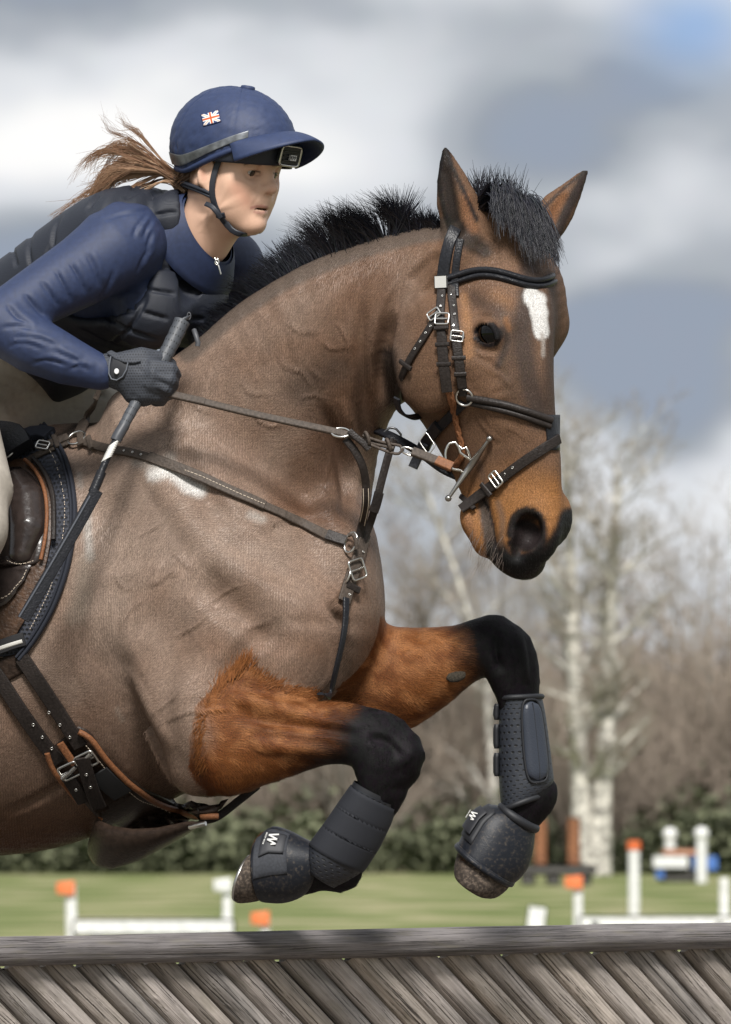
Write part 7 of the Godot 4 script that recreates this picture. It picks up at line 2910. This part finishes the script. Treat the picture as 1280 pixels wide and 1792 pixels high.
func build_glove(t: Node3D) -> void:
	var sh := []
	var tilt := Vector3(0, 0, 1)
	# palm and back of the hand
	chain(sh, eased([[P(186, 646, .232), E3(Vector3.ZERO, 6, -27), Vector3(0, 0, .023)], [P(205, 650, .236), E3(Vector3.ZERO, 4, -31), Vector3(0, 0, .024)], [P(235, 656, .242), E3(Vector3.ZERO, 4, -36), Vector3(0, 0, .026)], [P(262, 662, .246), E3(Vector3.ZERO, 6, -33), Vector3(0, 0, .024)]], 2), .012)
	ball(sh, P(250, 692, .235), Vector3(.030, 0, 0), Vector3(0, .018, 0), Vector3(0, 0, .022), .02)
	var fingers := [[[266, 640, .258, 12.5], [301, 646, .256, 11.5], [308, 656, .232, 10.5], [296, 660, .206, 9.5]], [[264, 655, .264, 12.5], [298, 664, .262, 11.5], [304, 673, .234, 10.5], [290, 676, .208, 9.5]], [[260, 671, .262, 12.0], [291, 680, .259, 11.0], [298, 690, .232, 10.0], [284, 692, .208, 9.0]], [[253, 688, .252, 11.5], [278, 694, .247, 10.0], [284, 702, .224, 9.2], [272, 703, .206, 8.5]]]
	for f in fingers:
		var pts := []
		for p in f: pts.append([P(p[0], p[1], p[2]), p[3] * .001])
		tube(sh, pts, .007)
	tube(sh, [[P(214, 632, .245), .014], [P(248, 622, .240), .0145], [P(281, 627, .226), .0125], [P(300, 638, .208), .0105]], .012)
	var s := nets(sh, .0032, Vector3(-9, -9, -9), Vector3(9, 9, 9), 2)
	bucket(s)
	for l in [[272, 648, 290, 654, 306, 660], [270, 664, 288, 671, 302, 680], [268, 680, 282, 686, 294, 695]]:
		relief(s, l, 4, -.0022)
	for l in [[236, 640, 246, 648, 258, 652], [250, 628, 262, 640], [246, 676, 258, 682], [225, 690, 240, 694]]:
		relief(s, l, 5, -.0012)
	relief(s, [266, 640, 268, 656, 264, 672, 258, 686], 9, .0022)
	normals(s)
	var im := Image.create(128, 128, false, Image.FORMAT_RGB8)
	for y in 128:
		for x in 128:
			var row := int(y / 16.0)
			var u := fmod(x + (8.0 if row % 2 == 1 else 0.0), 16.0) - 8.0
			var v := y - row * 16.0 - 8.0
			var g := .55 + .45 * smoothstep(2.5, 5.5, sqrt(u * u + v * v))
			im.set_pixel(x, y, Color(g, g, g))
	var bump := im.duplicate() as Image
	bump.bump_map_to_normal_map(4.0)
	var gm := grain(mat(lin(.036, .041, .053), .7), ImageTexture.create_from_image(im), ImageTexture.create_from_image(bump), 26.0, .8)
	var g := put("glove", mesh_of(s), gm, t)
	var trim := mat(lin(.012, .013, .017), .65)
	var tab := []
	var ta := [Vector2(196, 626), Vector2(192, 642), Vector2(190, 656), Vector2(193, 664)]
	var tb := [Vector2(224, 634), Vector2(224, 648), Vector2(219, 660), Vector2(208, 667)]
	for i in 4:
		var r := PackedVector3Array()
		for j in 7:
			var q: Vector2 = ta[i].lerp(tb[i], j / 6.0)
			r.append(on_rider(sh, q.x, q.y, .0015))
		tab.append(r)
	put("closure_tab", sheet(tab, .003, true, .001), trim, g)
	var ed := lay(sh, [196, 626, 192, 642, 189, 656, 193, 665, 206, 669, 219, 662, 225, 648, 225, 634], .004)
	put("tab_edge", sweep(ed[0], ed[1], circle_profile(.0013, 7)), mat(lin(.10, .11, .13), .6), g)
	put("emblem", loft([[on_rider(sh, 206, 650, .0050), Vector3(.0042, .001, 0), Vector3(-.001, .0050, 0)], [on_rider(sh, 206, 650, .0064), Vector3(.0034, .001, 0), Vector3(-.001, .0042, 0)]], 12, 0.0, true, 1), mat(lin(.65, .65, .66), .3), g)
	put("cuff_strap", sweep(lay(sh, [192, 620, 205, 628, 222, 634, 238, 634, 246, 630], .003)[0], lay(sh, [192, 620, 205, 628, 222, 634, 238, 634, 246, 630], .003)[1], strap_profile(.012, .003)), gm, g)
	# white cuff lining at the wrist
	put("cuff_lining", loft([[P(176, 647, .231), E3(Vector3.ZERO, 7, -27), Vector3(0, 0, .024)], [P(186, 649, .232), E3(Vector3.ZERO, 6, -28), Vector3(0, 0, .024)]], 28, .002), mat(lin(.70, .69, .66), .8), g)

func build_whip() -> void:
	var t := thing("riding_whip", "black riding whip with perforated taped grip held in the gloved hand", "whip")
	var tape := boot_dots(64.0, 8.0, lin(.075, .082, .095))
	tape.uv1_scale = Vector3(2.0, .5, 1)
	var line := [P(319, 562, .205), P(301, 600, .216), P(276, 646, .230), P(238, 706, .246), P(206, 766, .262)]
	var c := curve(line, .004)
	var sc_ := PackedFloat32Array()
	for i in c.size():
		var u := float(i) / (c.size() - 1)
		var spiral := fposmod(u * 13.0, 1.0)
		sc_.append(lerpf(1.12, .74, smoothstep(0.0, 1.0, u)) * (1.0 + .10 * (1.0 - spiral)))
	put("grip", sweep(c, steady(c, Vector3(.3, 0, 1)), circle_profile(.0118, 18), false, sc_, true), tape, t)
	put("pommel_cap", loft([[P(318, 563, .205), Vector3(.0135, .005, 0), Vector3(0, 0, .0135)], [P(320, 558, .204), Vector3(.0135, .005, 0), Vector3(0, 0, .0135)], [P(321, 556, .204), Vector3(.010, .004, 0), Vector3(0, 0, .010)]], 22), mat(lin(.04, .043, .05), .45), t)
	put("ferrule", rod([P(218, 744, .256), P(206, 764, .262), P(203, 771, .263)], .0098, 16), mat(lin(.045, .048, .056), .45), t)
	var wraps := []
	for k in 9:
		var p: Vector3 = P(199.5, 777, .2645).lerp(P(187, 803, .270), k / 8.0)
		wraps.append(ring(p, Vector3(.0082, .0052, 0), Vector3(.001, .001, .0085), .0015, 18))
	put("thread_wrap", joined(wraps), mat(lin(.66, .65, .62), .7), t)
	put("shaft", rod([P(203, 770, .263), P(190, 797, .269), P(176, 830, .278), P(164, 862, .286), P(100, 980, .315), P(40, 1082, .335)], .0062, 14), black_leather, t)
	put("sleeve", rod([P(178, 826, .277), P(170, 846, .282), P(163, 862, .286)], .0085, 14), black_leather, t)
	var k1 := curve([P(170, 858, .290), P(160, 876, .294), P(130, 930, .306), P(80, 1016, .326), P(41, 1084, .340)])
	put("keeper_flap", sweep(k1, steady(k1, Vector3(.25, .1, 1)), strap_profile(.0215, .0045)), black_leather, t)
	var k2 := curve([P(158, 868, .2985), P(124, 928, .3125), P(74, 1014, .3325), P(34, 1080, .3465)])
	put("flap_edge", sweep(k2, steady(k2, Vector3(.25, .1, 1)), circle_profile(.0022, 8), false, PackedFloat32Array(), true), mat(lin(.045, .050, .062), .3), t)

func _ready() -> void:
	rough.frequency = 1.0
	build_light()
	build_ground()
	build_trees()
	build_jumps()
	build_fence()
	build_horse()
	tack_materials()
	build_bridle()
	build_reins()
	build_breastplate()
	build_saddle()
	build_girth()
	build_boots()
	build_rider()
	build_whip()
